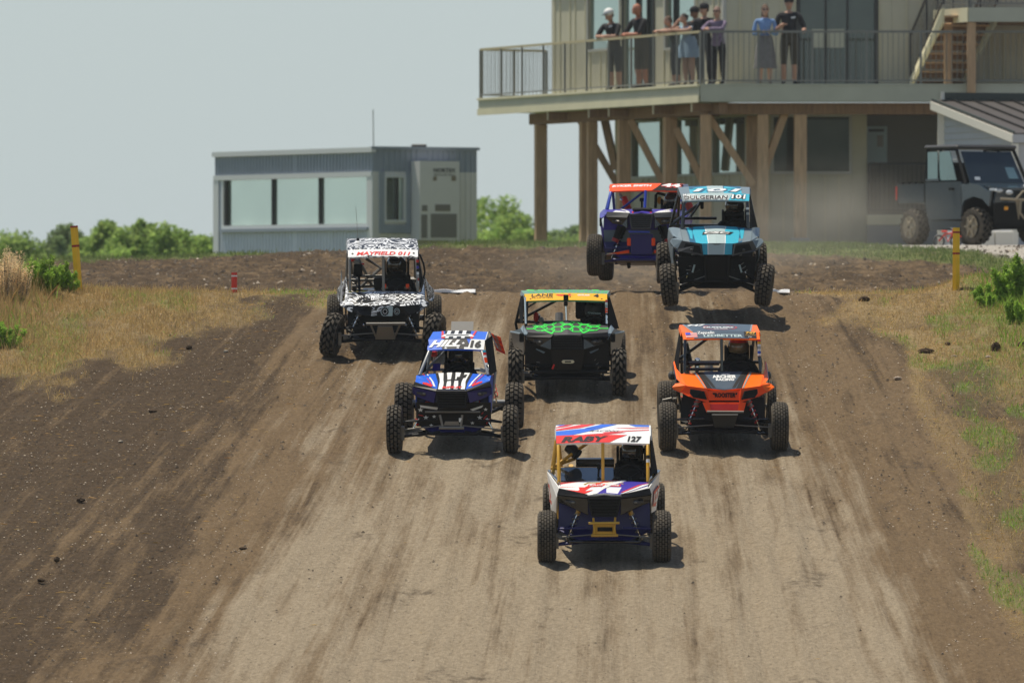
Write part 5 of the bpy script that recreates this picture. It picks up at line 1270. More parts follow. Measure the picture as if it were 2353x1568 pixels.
def car_dulgerian():
    P = Vector(((1646 - 1176) / F * 99.6, 99.6, CZ - (703 - 690) / F * 99.6))
    c = Car('turquoise and grey buggy with white centre stripe and number 101, airborne off the crest', None, 1585, 1510, 895, .174, P, yaw=.9, pitch=9.8); T = c.T; root = c.root
    running_gear(c, .722, .205, .28, 1.70, .725, .19, .28, 'block', 'block', armm='black', bodyhw=.30, shockm='greyplastic', springm='steel', steers=(-4, -8), cambers=(-6, 6), armz=.32)
    cockpit(c, .48, [.27], .27, firewall_z=.80, fy=1.14, dashz=.80, swz=.90, bulk='black', bulkw=.47, bulkz=.72, floorz=.34, panelm='blackmatte', fwm='blackmatte')
    s, ro = make_roof(c, (1200, 1972, 285), (1180, 1985, 198), (1168, 2010, 108), 'slate', lip='black')
    it = [('p', [(-.86, .08), (.40, .08), (.52, 1), (-.8, 1)], 'ice', .002), ('p', [(.38, .02), (1, .02), (1, .98), (.50, .98)], 'cyan', .002), ('t', 'DULGERIAN', -.95, .35, .10, .66, 'white', .02, .10, .006), ('t', 'DULGERIAN', -.94, .34, .14, .62, 'black', .02, .02, .010) , ('t', 'Mason', -.94, -.60, .60, .92, 'white', .03, .01, .009),
          ('t', '101', .46, .88, .16, .86, 'black', .06, .12, .006), ('t', '101', .47, .87, .20, .82, 'white', .06, .03, .010),
          ('p', [(-.72, 1), (.78, 1), (.74, 2), (-.70, 2)], 'cyan', .002), ('p', [(-.70, 1.6), (-.2, 1.6), (-.2, 2), (-.70, 2)], 'teal_dark', .004), ('p', [(.25, 1.6), (.74, 1.6), (.74, 2), (.25, 2)], 'teal_dark', .004),
          ('p', [(-.60, 1.7), (-.2, 1.95), (-.2, 1.62), (-.6, 1.6)], 'cyan', .006), ('p', [(.28, 1.95), (.65, 1.7), (.62, 1.6), (.28, 1.62)], 'cyan', .006),
          ('p', [(-.20, 1), (.25, 1), (.25, 2), (-.20, 2)], 'ice', .005), ('t', '101', -.66, .62, 1.10, 1.62, 'teal_dark', .14, .08, .007), ('t', '101', -.64, .60, 1.14, 1.58, 'white', .14, .03, .011)]
    prints(s, ro, 'roof_print', it)
    h, ho = hood_surf(c, [[(1185, 755, .02), (1400, 790, -.14), (1570, 790, -.18), (1760, 790, -.14), (1975, 755, .02)],
                          [(1180, 680, .22), (1385, 690, .16), (1575, 680, .14), (1780, 690, .16), (1995, 680, .22)],
                          [(1172, 610, .42), (1345, 590, .46), (1578, 578, .48), (1810, 590, .46), (2000, 610, .42)]], [-1, -.43, 0, .43, 1], 'slate')
    prints(h, ho, 'hood_print', [('p', [(-.78, .0), (.72, .0), (.78, 2), (-.80, 2)], 'teal_dark', .002), ('p', [(-.60, 0), (.60, 0), (.62, 1.3), (.50, 2), (-.50, 2), (-.62, 1.3)], 'cyan', .004), ('p', [(-.74, .5), (-.68, .4), (-.60, 1.8), (-.76, 2)], 'cyan', .005), ('p', [(.68, .4), (.74, .5), (.76, 2), (.60, 1.8)], 'cyan', .005),
        ('p', [(-.24, 0), (.24, 0), (.24, 2), (-.24, 2)], 'white', .006), ('p', [(-.22, 0), (.22, 0), (.22, 2), (-.22, 2)], 'ice', .008), ('p', [(-.36, 1.0), (.34, 1.0), (.42, 1.32), (-.30, 1.32)], 'black', .010), ('t', 'CSC', -.32, .30, 1.05, 1.27, 'white', .06, .04, .013)])
    a = MB(); q = [T(1415, 915, -.20), T(1750, 915, -.20), T(1758, 790, -.16), T(1402, 790, -.16)]; a.plate(q, .02, 'teal_dark'); fr = a.build('nose_panel', root)
    prints(quad_surf(q[0], q[1], q[3], q[2]), fr, 'nose_print', [('p', [(0, 0), (1, 0), (1, 1), (0, 1)], 'cyan', .003), ('p', [(.16, 0), (.74, 0), (.76, 1), (.18, 1)], 'white', .005), ('p', [(.19, 0), (.71, 0), (.73, 1), (.21, 1)], 'ice', .007)])
    for sx in (-1, 1):
        X = lambda p: Vector((p.x * (-sx), p.y, p.z)); o_ = lambda q: [X(p) for p in q] if sx < 0 else [X(p) for p in q][::-1]
        a = MB(); a.plate(o_([T(1420, 930, -.22), T(1395, 790, -.18), T(1190, 755, -.02), T(1140, 850, .0), T(1170, 880, -.05)][::-1]), .03, 'greyplastic'); a.build('headlight_surround', root)
        a = MB(); a.plate(o_([T(1400, 905, -.235), T(1378, 812, -.20), T(1225, 785, -.07), T(1190, 860, -.06)][::-1]), .015, 'blackmatte'); a.ell(X(T(1290, 860, -.15)), (.03, .02, .02), 'greyplastic', 8, 5); a.build('headlight', root)
        a = MB(); a.plate(o_([T(1140, 850, .0), T(1190, 755, -.01), T(1135, 725, .14), T(1065, 735, .16), T(1048, 770, .12), T(1090, 830, .06)][::-1]), .015, 'slate'); a.plate(o_([T(1048, 770, .12), T(1050, 800, .2), T(1130, 870, .06), T(1140, 850, .0)]), .01, 'teal_dark'); a.build('fender', root)
        a = MB(); a.plate(o_([T(1172, 610, .42), T(1190, 755, .0), T(1135, 725, .14), T(1095, 700, .36), T(1060, 600, .95), T(1110, 595, .8)]), .012, 'slate'); a.build('side_panel', root)
        a = MB(); a.plate(o_([T(1095, 700, .36), T(1090, 930, .3), T(1130, 1100, .5), T(1110, 1080, .9), T(1055, 720, 1.1), T(1060, 600, .95)]), .012, 'slate'); a.build('door_panel', root)
        a = MB(); a.tube([X(T(1185, 1300, .05)), X(T(1390, 1225, -.05))], .018, 'black'); a.plate(o_([T(1130, 940, .05), T(1160, 1310, .08), T(1400, 1225, .0), T(1440, 920, .02)][::-1]), .01, 'blackmatte'); a.build('wheel_well_guard', root)
        a = MB(); a.tube([X(T(1325, 1030, -.03)), X(T(1300, 1120, -.04))], .012, 'ice', 8); a.build('shock_shaft', root)
    hooks(c, 'blackmatte', [([T(1440, 930, -.20), T(1460, 1225, -.08)], .018), ([T(1720, 930, -.20), T(1700, 1225, -.08)], .018), ([T(1460, 1220, -.08), T(1700, 1220, -.08)], .02)], plates=[([T(1460, 1220, -.06), T(1700, 1220, -.06), T(1720, 930, -.16), T(1440, 930, -.16)], 'blackmatte')])
    B0, B1 = standard_cage(c, 'gloss', s, T(1192, 610, .42), T(1962, 605, .42), sh_l=T(1080, 580, 1.18), sh_r=T(2088, 580, 1.18), r=.020)
    a = MB(); a.tube([T(1190, 480, 1.12), T(1620, 480, 1.12)], .02, 'gloss'); a.tube([T(1300, 480, 1.2), T(1420, 310, 1.15)], .018, 'gloss'); a.box(T(1440, 330, .9), (.045, .03, .10), 'blackmatte', bev=.01); a.build('harness_bar', root)
    a = MB(); a.tube([T(1290, 300, 1.3), T(1330, 400, 1.25)], .05, 'redband', 12); a.build('fire_bottle', root)
    win_net(c, [T(1990, 600, .5), T(2085, 580, 1.15), B1 + Vector((.02, 0, 0)), s.P[1][4] + Vector((.01, .02, -.04))])
    sticker_pillar(c, T(1956, 480, .45), T(1958, 300, .49), .0215, [None, 'silver', None, 'white', None, None])
    driver('driver in black suit and helmet in the airborne turquoise and grey buggy', c.M, (.27, 1.03, .48), headz=1.14, whl=(0, -.42, .42), visor='visor')
    return c
def car_ryker():
    y0 = 103.6
    P = Vector(((1474 - 1176) / F * y0, y0, CZ - (634 - 690) / F * y0))
    c = Car('purple-blue buggy with blue roll cage, orange windscreen strip and number 44, leaping behind the rest', None, 715, 1170, 850, -.035, P, yaw=-4.5, pitch=-2.0); T = c.T; root = c.root
    running_gear(c, .735, .205, .285, 1.72, .70, .20, .285, 'rib', 'rib', armm='navy', bodyhw=.26, shockm='black', springm='blackmatte', steers=(0, 0))
    cockpit(c, .46, [.36], .36, firewall_z=.74, fy=1.14, dashz=.80, swz=.88, bulk='purple', bulkw=.50, bulkz=.80, panelm='navy', fwm='black', floorz=.22, seatm='blackmatte')
    s, ro = make_roof(c, (312, 1142, 187), (308, 1148, 105), (290, 1180, 96), 'orangered', yb=1.22, lip='bright_blue')
    prints(s, ro, 'roof_print', [('p', [(.18, 0), (1, 0), (1, 1), (.42, 1), (.32, .5)], 'blackmatte', .002), ('t', 'RYKER SMITH', -.93, .14, .50, .80, 'white', .02, .05), ('t', '44', .42, .97, .42, 1.0, 'red', .04, .14, .006), ('t', '44', .44, .95, .46, .96, 'white', .04, .05, .010)])
    h, ho = hood_surf(c, [[(320, 455, -.02), (585, 465, -.14), (715, 440, -.17), (845, 465, -.14), (1110, 455, -.02)],
                          [(290, 425, .18), (585, 425, .14), (715, 415, .12), (845, 425, .14), (1120, 425, .18)],
                          [(262, 403, .42), (540, 400, .44), (715, 398, .45), (890, 400, .44), (1130, 403, .42)]], [-1, -.40, 0, .40, 1], 'purple')
    prints(h, ho, 'hood_print', [('p', [(-.85, .6), (-.5, .2), (-.42, .5), (-.75, 1.3)], 'white'), ('p', [(-.5, .6), (-.4, .3), (-.55, 2), (-.62, 2)], 'white'), ('p', [(.42, .4), (.55, .2), (.78, 2), (.68, 2)], 'white'), ('p', [(.5, .1), (.85, .8), (.75, 1.3), (.45, .5)], 'white'), ('p', [(-.34, .3), (-.28, .3), (-.3, .8), (-.36, .8)], 'red'), ('p', [(.28, .3), (.34, .3), (.36, .8), (.3, .8)], 'red')])
    a = MB(); a.box(T(715, 405, .12), (.26, .22, .035), 'blackmatte', rot=(.1, 0, 0), bev=.012); a.build('bonnet_scoop', root)
    nose_sharp(c, (320, 440), (585, 455), (315, 500), (560, 510), [((380, 560), -.06), ((500, 580), -.12), ((560, 620), -.18)], (610, 630), m='greyplastic', gm='black', slats=7)
    pl = [T(265, 640, .1), T(1165, 640, .1), T(1155, 460, .08), T(275, 460, .08)]; plate_part(c, 'upper_front_panel', pl, 'purple')
    plate_part(c, 'middle_front_panel', [T(275, 780, .12), T(1155, 780, .12), T(1160, 636, .11), T(270, 636, .11)], 'slate')
    plate_part(c, 'lower_front_panel', [T(290, 890, .05), T(1140, 890, .05), T(1155, 776, .11), T(275, 776, .11)], 'navy')
    a = MB(); a.plate([T(600, 920, -.12), T(840, 920, -.12), T(850, 690, -.16), T(585, 690, -.16)], .02, 'navy'); a.tube([T(575, 665, -.2), T(815, 668, -.2)], .014, 'bright_blue'); a.build('front_bumper', root)
    for sx in (-1, 1):
        X = lambda p: Vector((p.x * (-sx), p.y, p.z)); o_ = lambda q: [X(p) for p in q] if sx < 0 else [X(p) for p in q][::-1]
        a = MB(); a.box(X(T(575, 780, -.14)), (.05, .04, .105), 'orangered', bev=.008); a.build('tow_tab', root)
        a = MB(); a.plate(o_([T(300, 920, -.04), T(320, 935, -.04), T(575, 905, -.06), T(570, 870, -.06)]), .02, 'orangered'); a.build('arm_guard', root)
        a = MB(); a.tube([X(T(470, 600, -.02)), X(T(420, 745, -.03))], .048, 'blackmatte', 12); a.tube([X(T(420, 740, -.03)), X(T(405, 775, -.03))], .05, 'redband', 12); a.build('shock_cover', root)
        a = MB(); a.plate(o_([T(262, 403, .42), T(320, 452, -.02), T(290, 490, .0), T(240, 520, .1), T(205, 450, .6), T(230, 440, .9)]), .012, 'purple'); a.build('shoulder_panel', root)
        a = MB(); a.plate(o_([T(240, 520, .1), T(270, 640, .1), T(280, 880, .2), T(220, 640, .9), T(185, 520, .9), T(205, 450, .6)]), .012, 'purple'); a.box(X(T(238, 550, .05)), (.03, .05, .12), 'blackmatte', bev=.01); a.build('side_panel', root)
    a = MB(); a.plate([T(290, 1015, .3), T(1140, 1015, .3), T(1120, 915, .0), T(310, 915, .0)], .02, 'tan'); a.tube([T(530, 1010, .6), T(530, 1065, .7)], .025, 'blackmatte'); a.tube([T(850, 1010, .6), T(850, 1070, .7)], .016, 'blackmatte'); a.build('belly_plate', root)
    standard_cage(c, 'bright_blue', s, T(296, 402, .42), T(1120, 402, .42), sh_l=T(235, 430, 1.1), sh_r=T(1170, 430, 1.1), r=.020, center=[T(727, 385, .42), T(732, 185, .5)], diag=False)
    a = MB(); a.tube([T(425, 395, .9), T(700, 195, .7)], .017, 'bright_blue'); a.build('diagonal_tube', root)
    a = MB(); a.tube([T(450, 260, 1.0), T(510, 390, .95)], .048, 'red', 12); a.tube([T(400, 215, 1.02), T(435, 265, 1.0)], .022, 'silver', 10); a.ell(T(440, 285, .98), (.045, .03, .035), 'chrome'); a.build('fire_bottle', root)
    a = MB(); a.box(T(685, 290, .55), (.06, .04, .05), 'blackmatte', bev=.008); a.tube([T(685, 310, .55), T(688, 385, .5)], .012, 'blackmatte'); a.build('camera_mount', root)
    a = MB(); a.ell(T(860, 290, 1.12), (.034, .02, .055), 'yellow'); a.tube([T(815, 380, 1.1), T(820, 230, 1.1), T(840, 205, 1.1), T(1000, 250, 1.1)], .02, 'blackmatte'); a.build('seat_bolster', root)
    sticker_pillar(c, T(1128, 400, .43), T(1136, 200, .48), .0215, ['orangered', 'orangered', 'white', 'blue', 'white', 'redband', 'white'])
    driver('driver in black helmet in the purple-blue buggy numbered 44', c.M, (.36, 1.02, .42), headz=1.04, whl=(0, -.42, .42))
    return c
for f in (car_raby, car_hill, car_rooster, car_plummer, car_mayfield, car_dulgerian, car_ryker): f()
# ------------------------------------------------------------ buildings
DZ = CZ + 4.58                      # deck level of the viewing tower
dL = Vector((-.376, .9266, 0)); nL = Vector((-.9266, -.376, 0))
class Wall:
    def __init__(s, P, d, n): s.P = Vector((P[0], P[1], 0)); s.d = Vector(d); s.n = Vector(n)
    def pt(s, t, off, z): return s.P + s.d * t + s.n * off + Vector((0, 0, z))
    def t(s, px):
        k = (px - 1176) / F; return (k * s.P.y - s.P.x) / (s.d.x - k * s.d.y)
    def z(s, px, py):
        y = s.P.y + s.d.y * s.t(px); return CZ - (py - 690) / F * y
    def box(s, mb, t0, t1, o0, o1, z0, z1, m):
        vs = [s.pt(t, o, z) for t in (t0, t1) for o in (o0, o1) for z in (z0, z1)]
        mb.add(vs, [(0, 1, 3, 2), (4, 6, 7, 5), (0, 4, 5, 1), (2, 3, 7, 6), (0, 2, 6, 4), (1, 5, 7, 3)], m)
def siding(w, parent, L, z0, z1, holes, m='siding', mr='ribs', pw=.9, rib=.30, name='siding_panel', rw=.035, rp=.022):
    t = 0
    while t < L - 1e-3:
        te = min(t + pw, L); parts = {}; full = False
        cuts = sorted(set([t, te] + [h for ho in holes for h in ho[:2] if t < h < te])); strips = []
        for a, b in zip(cuts[:-1], cuts[1:]):
            mid = (a + b) / 2; iv = [(z0, z1)]
            for (h0, h1, hz0, hz1) in holes:
                if h0 < mid < h1:
                    nv = []
                    for (p, q) in iv:
                        if hz0 > p: nv.append((p, min(q, hz0)))
                        if hz1 < q: nv.append((max(p, hz1), q))
                    iv = [x for x in nv if x[1] - x[0] > .01]
            strips.append((a, b, iv)); full = full or iv == [(z0, z1)]
        for a, b, iv in strips:
            for (p, q) in iv:
                mb = parts.setdefault(0 if full else round(p, 2), MB())
                w.box(mb, a + (.002 if a == t else 0), b - (.002 if b == te else 0), -.08, 0, p, q, m)
                r = math.ceil(a / rib - 1e-6) * rib
                while r + rw < b:
                    if r >= a: w.box(mb, r, r + rw, .0, rp, p, q, mr)
                    r += rib
        for mb in parts.values(): mb.build(name, parent)
        t = te
def window(w, parent, t0, t1, z0, z1, panes=1, fm='framelight', gm='glass', fw=.06, bars=(), pane_off=-.05, mull='frame', name='window', sill=False):
    mb = MB(); w.box(mb, t0 - fw, t1 + fw, -.04, .035, z1, z1 + fw, fm); w.box(mb, t0 - fw, t1 + fw, -.04, .045, z0 - fw, z0, fm)
    w.box(mb, t0 - fw, t0, -.04, .035, z0, z1, fm); w.box(mb, t1, t1 + fw, -.04, .035, z0, z1, fm)
    o = mb.build(name, parent); ed = [t0] + list(bars) + [t1]
    for a, b in zip(ed[:-1], ed[1:]):
        g = MB(); w.box(g, a, b, pane_off - .01, pane_off, z0, z1, gm); g.build('pane', o)
    for b in bars:
        g = MB(); w.box(g, b - .022, b + .022, pane_off, .02, z0, z1, mull); g.build('mullion', o)
    return o
tower = thing('viewing_tower', 'two-storey beige viewing tower on timber posts with wraparound deck and railing', 'building', (4.6, 165.8, CZ + 1.05))
tower_o = tower.location.copy()
def local(o, root):    # geometry was written in world coordinates: shift it under its thing
    o.matrix_parent_inverse = Matrix.Translation(-root.location); return o
_b = MB.build
def build_rel(s, name, parent=None, smooth=False, kind=None, label=None):
    if parent is not None:
        r = parent
        while r.parent: r = r.parent
        if 'abs' in r: s.v = [tuple(Vector(v) - Vector(r['abs'])) for v in s.v]
    return _b(s, name, parent, smooth, kind, label)
MB.build = build_rel
def abs_thing(o): o['abs'] = list(o.location); return o
abs_thing(tower)
UL = Wall((4.6, 165.8), dL, nL); UF = Wall((4.6, 165.8), (1, 0, 0), (0, -1, 0))
TOPZ = CZ + 7.7
hol = []
def hole(w, x0, x1, y0, y1):
    a, b = sorted((w.t(x0), w.t(x1))); xm = (x0 + x1) / 2; z0, z1 = sorted((w.z(xm, y0), w.z(xm, y1))); return (a, b, z0, z1)
h1 = hole(UL, 1352, 1424, -10, 112); h2 = hole(UL, 1432, 1502, -30, 205); h3 = hole(UL, 1530, 1597, -25, 108)
h2 = (h2[0], h2[1], DZ + .05, h2[3])
siding(UL, tower, 9.83, DZ, TOPZ, [h1, h2, h3])
window(UL, tower, *h1, fm='framelight'); window(UL, tower, *h3, bars=[h3[1] - .45], fm='framelight')
window(UL, tower, *h2, bars=[h2[0] + .35, h2[1] - .35 * 2.2], fm='frame', fw=.05, name='glass_door')
h4 = hole(UF, 1838, 2008, -25, 192); h4 = (h4[0], h4[1], DZ + .05, h4[3])
siding(UF, tower, 9.6, DZ, TOPZ, [h4], m='siding')
window(UF, tower, *h4, bars=[h4[0] + .55, h4[0] + 1.02], fm='frame', fw=.09, name='glass_door', mull='frame', gm='glassdim')
g = MB(); UF.box(g, h4[0] + .25, h4[0] + .95, -.038, -.03, CZ + 5.45, CZ + 5.85, 'fasciagrey'); g.build('door_reflection_plate', tower)  # beige-grey plate over the panes stands in for a reflection
g = MB(); UL.box(g, -.04, .04, -.02, .06, DZ, TOPZ, 'framelight'); g.build('corner_trim', tower)
# rear body and roof
def tri_block(mb, pts, z0, z1, m):
    k = len(pts); vs = [Vector((p[0], p[1], z0)) for p in pts] + [Vector((p[0], p[1], z1)) for p in pts]
    mb.add(vs, [tuple(range(k))[::-1], tuple(range(k, 2 * k))] + [(i, (i + 1) % k, (i + 1) % k + k, i + k) for i in range(k)], m)
W1 = UL.P + dL * 9.83
g = MB(); tri_block(g, [(4.75, 166.0), (14.0, 166.0), (14.0, 176.5), (W1.x + .8, 176.5), (W1.x + .16, W1.y - .05)], DZ + .02, TOPZ - .02, 'siding'); g.build('upper_core', tower)
g = MB(); tri_block(g, [(4.45, 165.6), (14.3, 165.6), (14.3, 176.9), (W1.x - .2, 176.9), (W1.x - .2, W1.y)], TOPZ + .002, TOPZ + .25, 'roofdark'); g.build('roof_slab', tower)
# deck
P0 = Vector((4.0, 163.3, 0)); P1 = P0 + dL * 12.63; PR = Vector((11.6, 163.3, 0))
g = MB(); tri_block(g, [(P0.x + .04, P0.y + .04), (PR.x, PR.y + .04), (PR.x, 166.1), (4.8, 166.1), (W1.x + .3, 176.2), (P1.x + 1.2, P1.y + .9), (P1.x + .04, P1.y)], DZ - .30, DZ, 'fasciagrey'); g.build('deck_slab', tower)
EL = Wall(P0, dL, nL); EF = Wall(P0, (1, 0, 0), (0, -1, 0)); EE = Wall(P1, (.8, .6, 0), (-.6, .8, 0))
for i in range(4):
    g = MB(); a, b = i * 12.63 / 4 + .003, (i + 1) * 12.63 / 4 - .003
    EL.box(g, a, b, .0, .02, DZ - .22, DZ - .03, 'fasciagrey'); EL.box(g, a, b, .021, .05, DZ - .37, DZ - .222, 'fascia'); EL.box(g, a, b, -.02, .06, DZ - .028, DZ + .02, 'fascia'); g.build('fascia_board', tower)
for i in range(3):
    g = MB(); a, b = i * 7.6 / 3 + .003, (i + 1) * 7.6 / 3 - .003
    EF.box(g, a, b, .0, .03, DZ - .36, DZ - .02, 'fasciagrey'); EF.box(g, a, b, .0, .04, DZ - .018, DZ + .02, 'fasciagrey'); g.build('fascia_board', tower)  # front boards and cap coloured grey to stand for their shaded side
# beams under the deck
IL = Wall(P0 + Vector((.46, .2, 0)), dL, nL); IF = Wall(P0 + Vector((.3, .45, 0)), (1, 0, 0), (0, -1, 0))
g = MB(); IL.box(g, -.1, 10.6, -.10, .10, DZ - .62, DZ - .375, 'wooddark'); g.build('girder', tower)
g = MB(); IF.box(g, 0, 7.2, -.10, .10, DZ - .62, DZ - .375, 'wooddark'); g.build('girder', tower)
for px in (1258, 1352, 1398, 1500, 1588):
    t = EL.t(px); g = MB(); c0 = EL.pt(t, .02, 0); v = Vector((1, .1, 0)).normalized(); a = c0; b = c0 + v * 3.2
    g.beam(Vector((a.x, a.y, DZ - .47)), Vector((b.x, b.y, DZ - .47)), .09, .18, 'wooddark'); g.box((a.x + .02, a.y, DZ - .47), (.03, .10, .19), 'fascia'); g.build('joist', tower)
posts = [(1242, .26), (1345, .26), (1360, .22), (1433, .27), (1539, .27)]
GZT = CZ + 1.0
for px, wd in posts:
    t = IL.t(px); c0 = IL.pt(t, 0, 0); g = MB(); g.box((c0.x, c0.y, (GZT + DZ - .62) / 2), (wd, wd, DZ - .62 - GZT), 'wood', rot=(0, 0, R(10)), bev=.015); g.build('post', tower)
for px, yy, wd in ((1621, 163.75, .24), (1728, 164.6, .26), (1752, 163.75, .24), (1838, 163.75, .27)):
    x = (px - 1176) / F * yy; g = MB(); g.box((x, yy, (GZT + DZ - .62) / 2), (wd, wd, DZ - .62 - GZT), 'wood', bev=.015); g.build('post', tower)
x = (1838 - 1176) / F * 163.75
g = MB(); g.box((x, 163.75, GZT + .16), (.42, .42, .34), 'concrete', bev=.02); g.build('footing', tower)
for (a, b, y) in (((1448, 275), (1523, 420), 168.0), ((1553, 296), (1620, 428), 165.6), ((1616, 250), (1732, 425), 164.0), ((1324, 262), (1418, 425), 171.5), ((1386, 262), (1414, 390), 170.5), ((1806, 250), (1752, 400), 163.9)):
    g = MB(); g.beam(AT(*a, y), AT(*b, y - .1), .15, .15, 'wood'); g.build('brace', tower)
# lower storey
LL = Wall((5.54, 165.8), dL, nL); LF = Wall((5.54, 165.8), (1, 0, 0), (0, -1, 0))
a1 = hole(LL, 1454, 1518, 281, 405); a2 = hole(LL, 1553, 1606, 276, 400); a3 = hole(LL, 1640, 1714, 270, 396)
siding(LL, tower, 8.55, GZT, DZ - .40, [a1, a2, a3])
for a in (a1, a2, a3): window(LL, tower, *a, bars=[], fm='framelight')
b1 = hole(LF, 1777, 1950, 269, 394); b2 = (LF.t(1991), LF.t(1991) + 2.6, CZ + (690 - 493) / 106.4, CZ + (690 - 262) / 106.4)
siding(LF, tower, 8.4, GZT, DZ - .40, [b1, b2])
window(LF, tower, *b1, bars=[b1[0] + .5], fm='framelight', gm='glassolive', mull='framelight')
L1 = LL.P + dL * 8.55
g = MB(); tri_block(g, [(5.72, 166.0), (7.55, 166.0), (7.55, 168.0), (13.2, 168.0), (13.2, 176), (L1.x + 1.2, 176), (L1.x + .16, L1.y - .05)], GZT - .1, DZ - .42, 'blackmatte'); g.build('lower_core', tower)
g = MB(); LF.box(g, b2[0], b2[1], -1.0, .25, b2[2] - .22, b2[2], 'fascia'); g.build('porch_slab', tower)
g = MB(); LF.box(g, b2[0], b2[1] + .2, -.9, .22, GZT - .05, b2[2] - .222, 'concrete'); g.build('porch_base', tower)
g = MB(); LF.box(g, b2[0] + .05, b2[0] + 1.75, -1.15, -1.1, b2[2], b2[3], 'vent'); g.build('porch_wall', tower)
pz0, pz1 = CZ + (690 - 374) / 105.8, CZ + (690 - 290) / 105.8
g = MB(); LF.box(g, LF.t(1994), LF.t(2043), -1.09, -1.06, pz0, pz1, 'ice'); po = g.build('poster', tower)
g = MB(); LF.box(g, LF.t(2000), LF.t(2036), -1.058, -1.055, pz1 - .12, pz1 - .06, 'greyplastic'); LF.box(g, LF.t(2020), LF.t(2034), -1.058, -1.055, pz0 + .35, pz0 + .6, 'steel'); g.build('poster_print', po)
# porch furniture hints: two chairs behind the rail
def rail_run(parent, w, t0, t1, base, h, spacing, m, cap, posts_every=1.2, off=.0, nm='railing', slope=0.0, mid=False, br=.009):
    L = t1 - t0; top = MB(); Z = lambda t: base + slope * (t - t0)
    def bar(mb, z, th, hh, mm):
        a, b = w.pt(t0, off, Z(t0) + z), w.pt(t1, off, Z(t1) + z); mb.beam(a, b, th, hh, mm)
    bar(top, h, .035, .05, cap); o = top.build(nm, parent)
    q = MB(); bar(q, .09, .03, .03, m); q.build('bottom_rail', o)
    r_ = tower if parent is tower else parent
    proto = None; n = int(L / spacing)
    root = parent
    while root.parent: root = root.parent
    ro = Vector(root['abs']) if 'abs' in root else Vector((0, 0, 0))
    bmesh_ = MB().tube([(0, 0, .09), (0, 0, h - .02)], br, m, 6).mesh('baluster')
    for i in range(n + 1):
        t = t0 + (i + .5) * L / (n + 1); c = bpy.data.objects.new('baluster', bmesh_); COL.objects.link(c); c.parent = o; c.location = w.pt(t, off, Z(t)) - ro
    k = max(1, round(L / posts_every)); pm = MB().box((0, 0, h / 2), (.045, .045, h), m).mesh('rail_post')
    for i in range(k + 1):
        t = t0 + i * L / k; c = bpy.data.objects.new('rail_post', pm); COL.objects.link(c); c.parent = o; c.location = w.pt(t, off, Z(t)) - ro; c.rotation_euler = (0, 0, math.atan2(w.d.y, w.d.x))
    return o
rail_run(tower, EL, .03, 12.6, DZ, 1.13, .115, 'rail', 'railwood', 1.26, off=-.02)
rail_run(tower, EF, .08, 7.0, DZ, 1.13, .115, 'rail', 'rail', 1.2, off=-.02)
rail_run(tower, EE, .05, 1.9, DZ, 1.13, .115, 'rail', 'railwood', .9, off=-.02)
rail_run(tower, LF, b2[0] + .03, b2[1], b2[2], 1.10, .10, 'raildark', 'raildark', 1.2, off=.18)
# upper landing, its posts and the stair down to the deck
UD = Wall((9.69, 163.0), (1, 0, 0), (0, -1, 0)); UE = Wall((9.69, 163.0), dL, nL)
uz1, uz0 = CZ + (690 - 18) / 108.2, CZ + (690 - 51) / 108.2
g = MB(); tri_block(g, [(9.69, 163.0), (13.5, 163.0), (13.5, 165.7), (9.2, 165.7), (9.05, 164.65)], uz0 + .02, uz1 - .02, 'wooddark'); g.build('upper_landing', tower)
g = MB(); UD.box(g, 0, 3.8, .0, .03, uz0, uz1, 'fasciagrey'); g.build('landing_fascia', tower); g = MB(); UE.box(g, 0, 1.7, .0, .03, uz0, uz1, 'fascia'); g.build('landing_fascia', tower)  # shade put into the colour: grey front face, cream lit side
rail_run(tower, UD, .05, 3.7, uz1, 1.05, .115, 'rail', 'rail', 1.2, off=-.02); rail_run(tower, UE, .05, 1.6, uz1, 1.05, .115, 'rail', 'rail', .8, off=-.02)
for px in (2182, 2231):
    x = (px - 1176) / F * 163.1; g = MB(); g.box((x, 163.12 + (.7 if px == 2182 else 0), (GZT + uz0) / 2), (.18, .18, uz0 - GZT), 'wood', bev=.01); g.build('landing_post', tower)
st = bpy.data.objects.new('staircase', None); COL.objects.link(st); st.parent = tower
B_ = Vector((8.60, 165.3, DZ + .02)); T_ = Vector((9.20, 163.35, uz1 - .02)); wv = Vector((1.12, 0, 0))
for k, off in enumerate((Vector((0, 0, 0)), wv)):
    g = MB(); up = Vector((0, 0, .26)); a, b = B_ + off, T_ + off
    vs = [a, b, b + up * -1, a + Vector((.02, -.02, -.0)), a + Vector((.05, 0, 0)), b + Vector((.05, 0, 0)), b - up + Vector((.05, 0, 0)), a + Vector((.07, -.02, 0))]
    g.plate([a + Vector((0, 0, .16)), b + Vector((0, 0, .02)), b + Vector((0, .1, -.30)), a + Vector((0, -.28, -.02))], .05, 'fascia' if k == 0 else 'fasciagrey'); g.build('stringer', st)
for i in range(8):
    p = B_.lerp(T_, (i + .6) / 8.4); g = MB(); g.box(p + wv / 2 + Vector((.03, 0, 0)), (1.04, .27, .04), 'wood'); g.build('tread', st)
    g = MB(); g.box(p + wv / 2 + Vector((.03, .12, -.07)), (1.04, .02, .12), 'wooddark'); g.build('riser', st)
SW = Wall(B_, Vector((T_.x - B_.x, T_.y - B_.y, 0)).normalized(), (-1, 0, 0)); LL_ = (Vector((T_.x - B_.x, T_.y - B_.y))).length
rail_run(tower, SW, 0, LL_, B_.z + .1, 1.0, .115, 'raildark', 'raildark', 1.0, off=.03, slope=(T_.z - B_.z) / LL_)
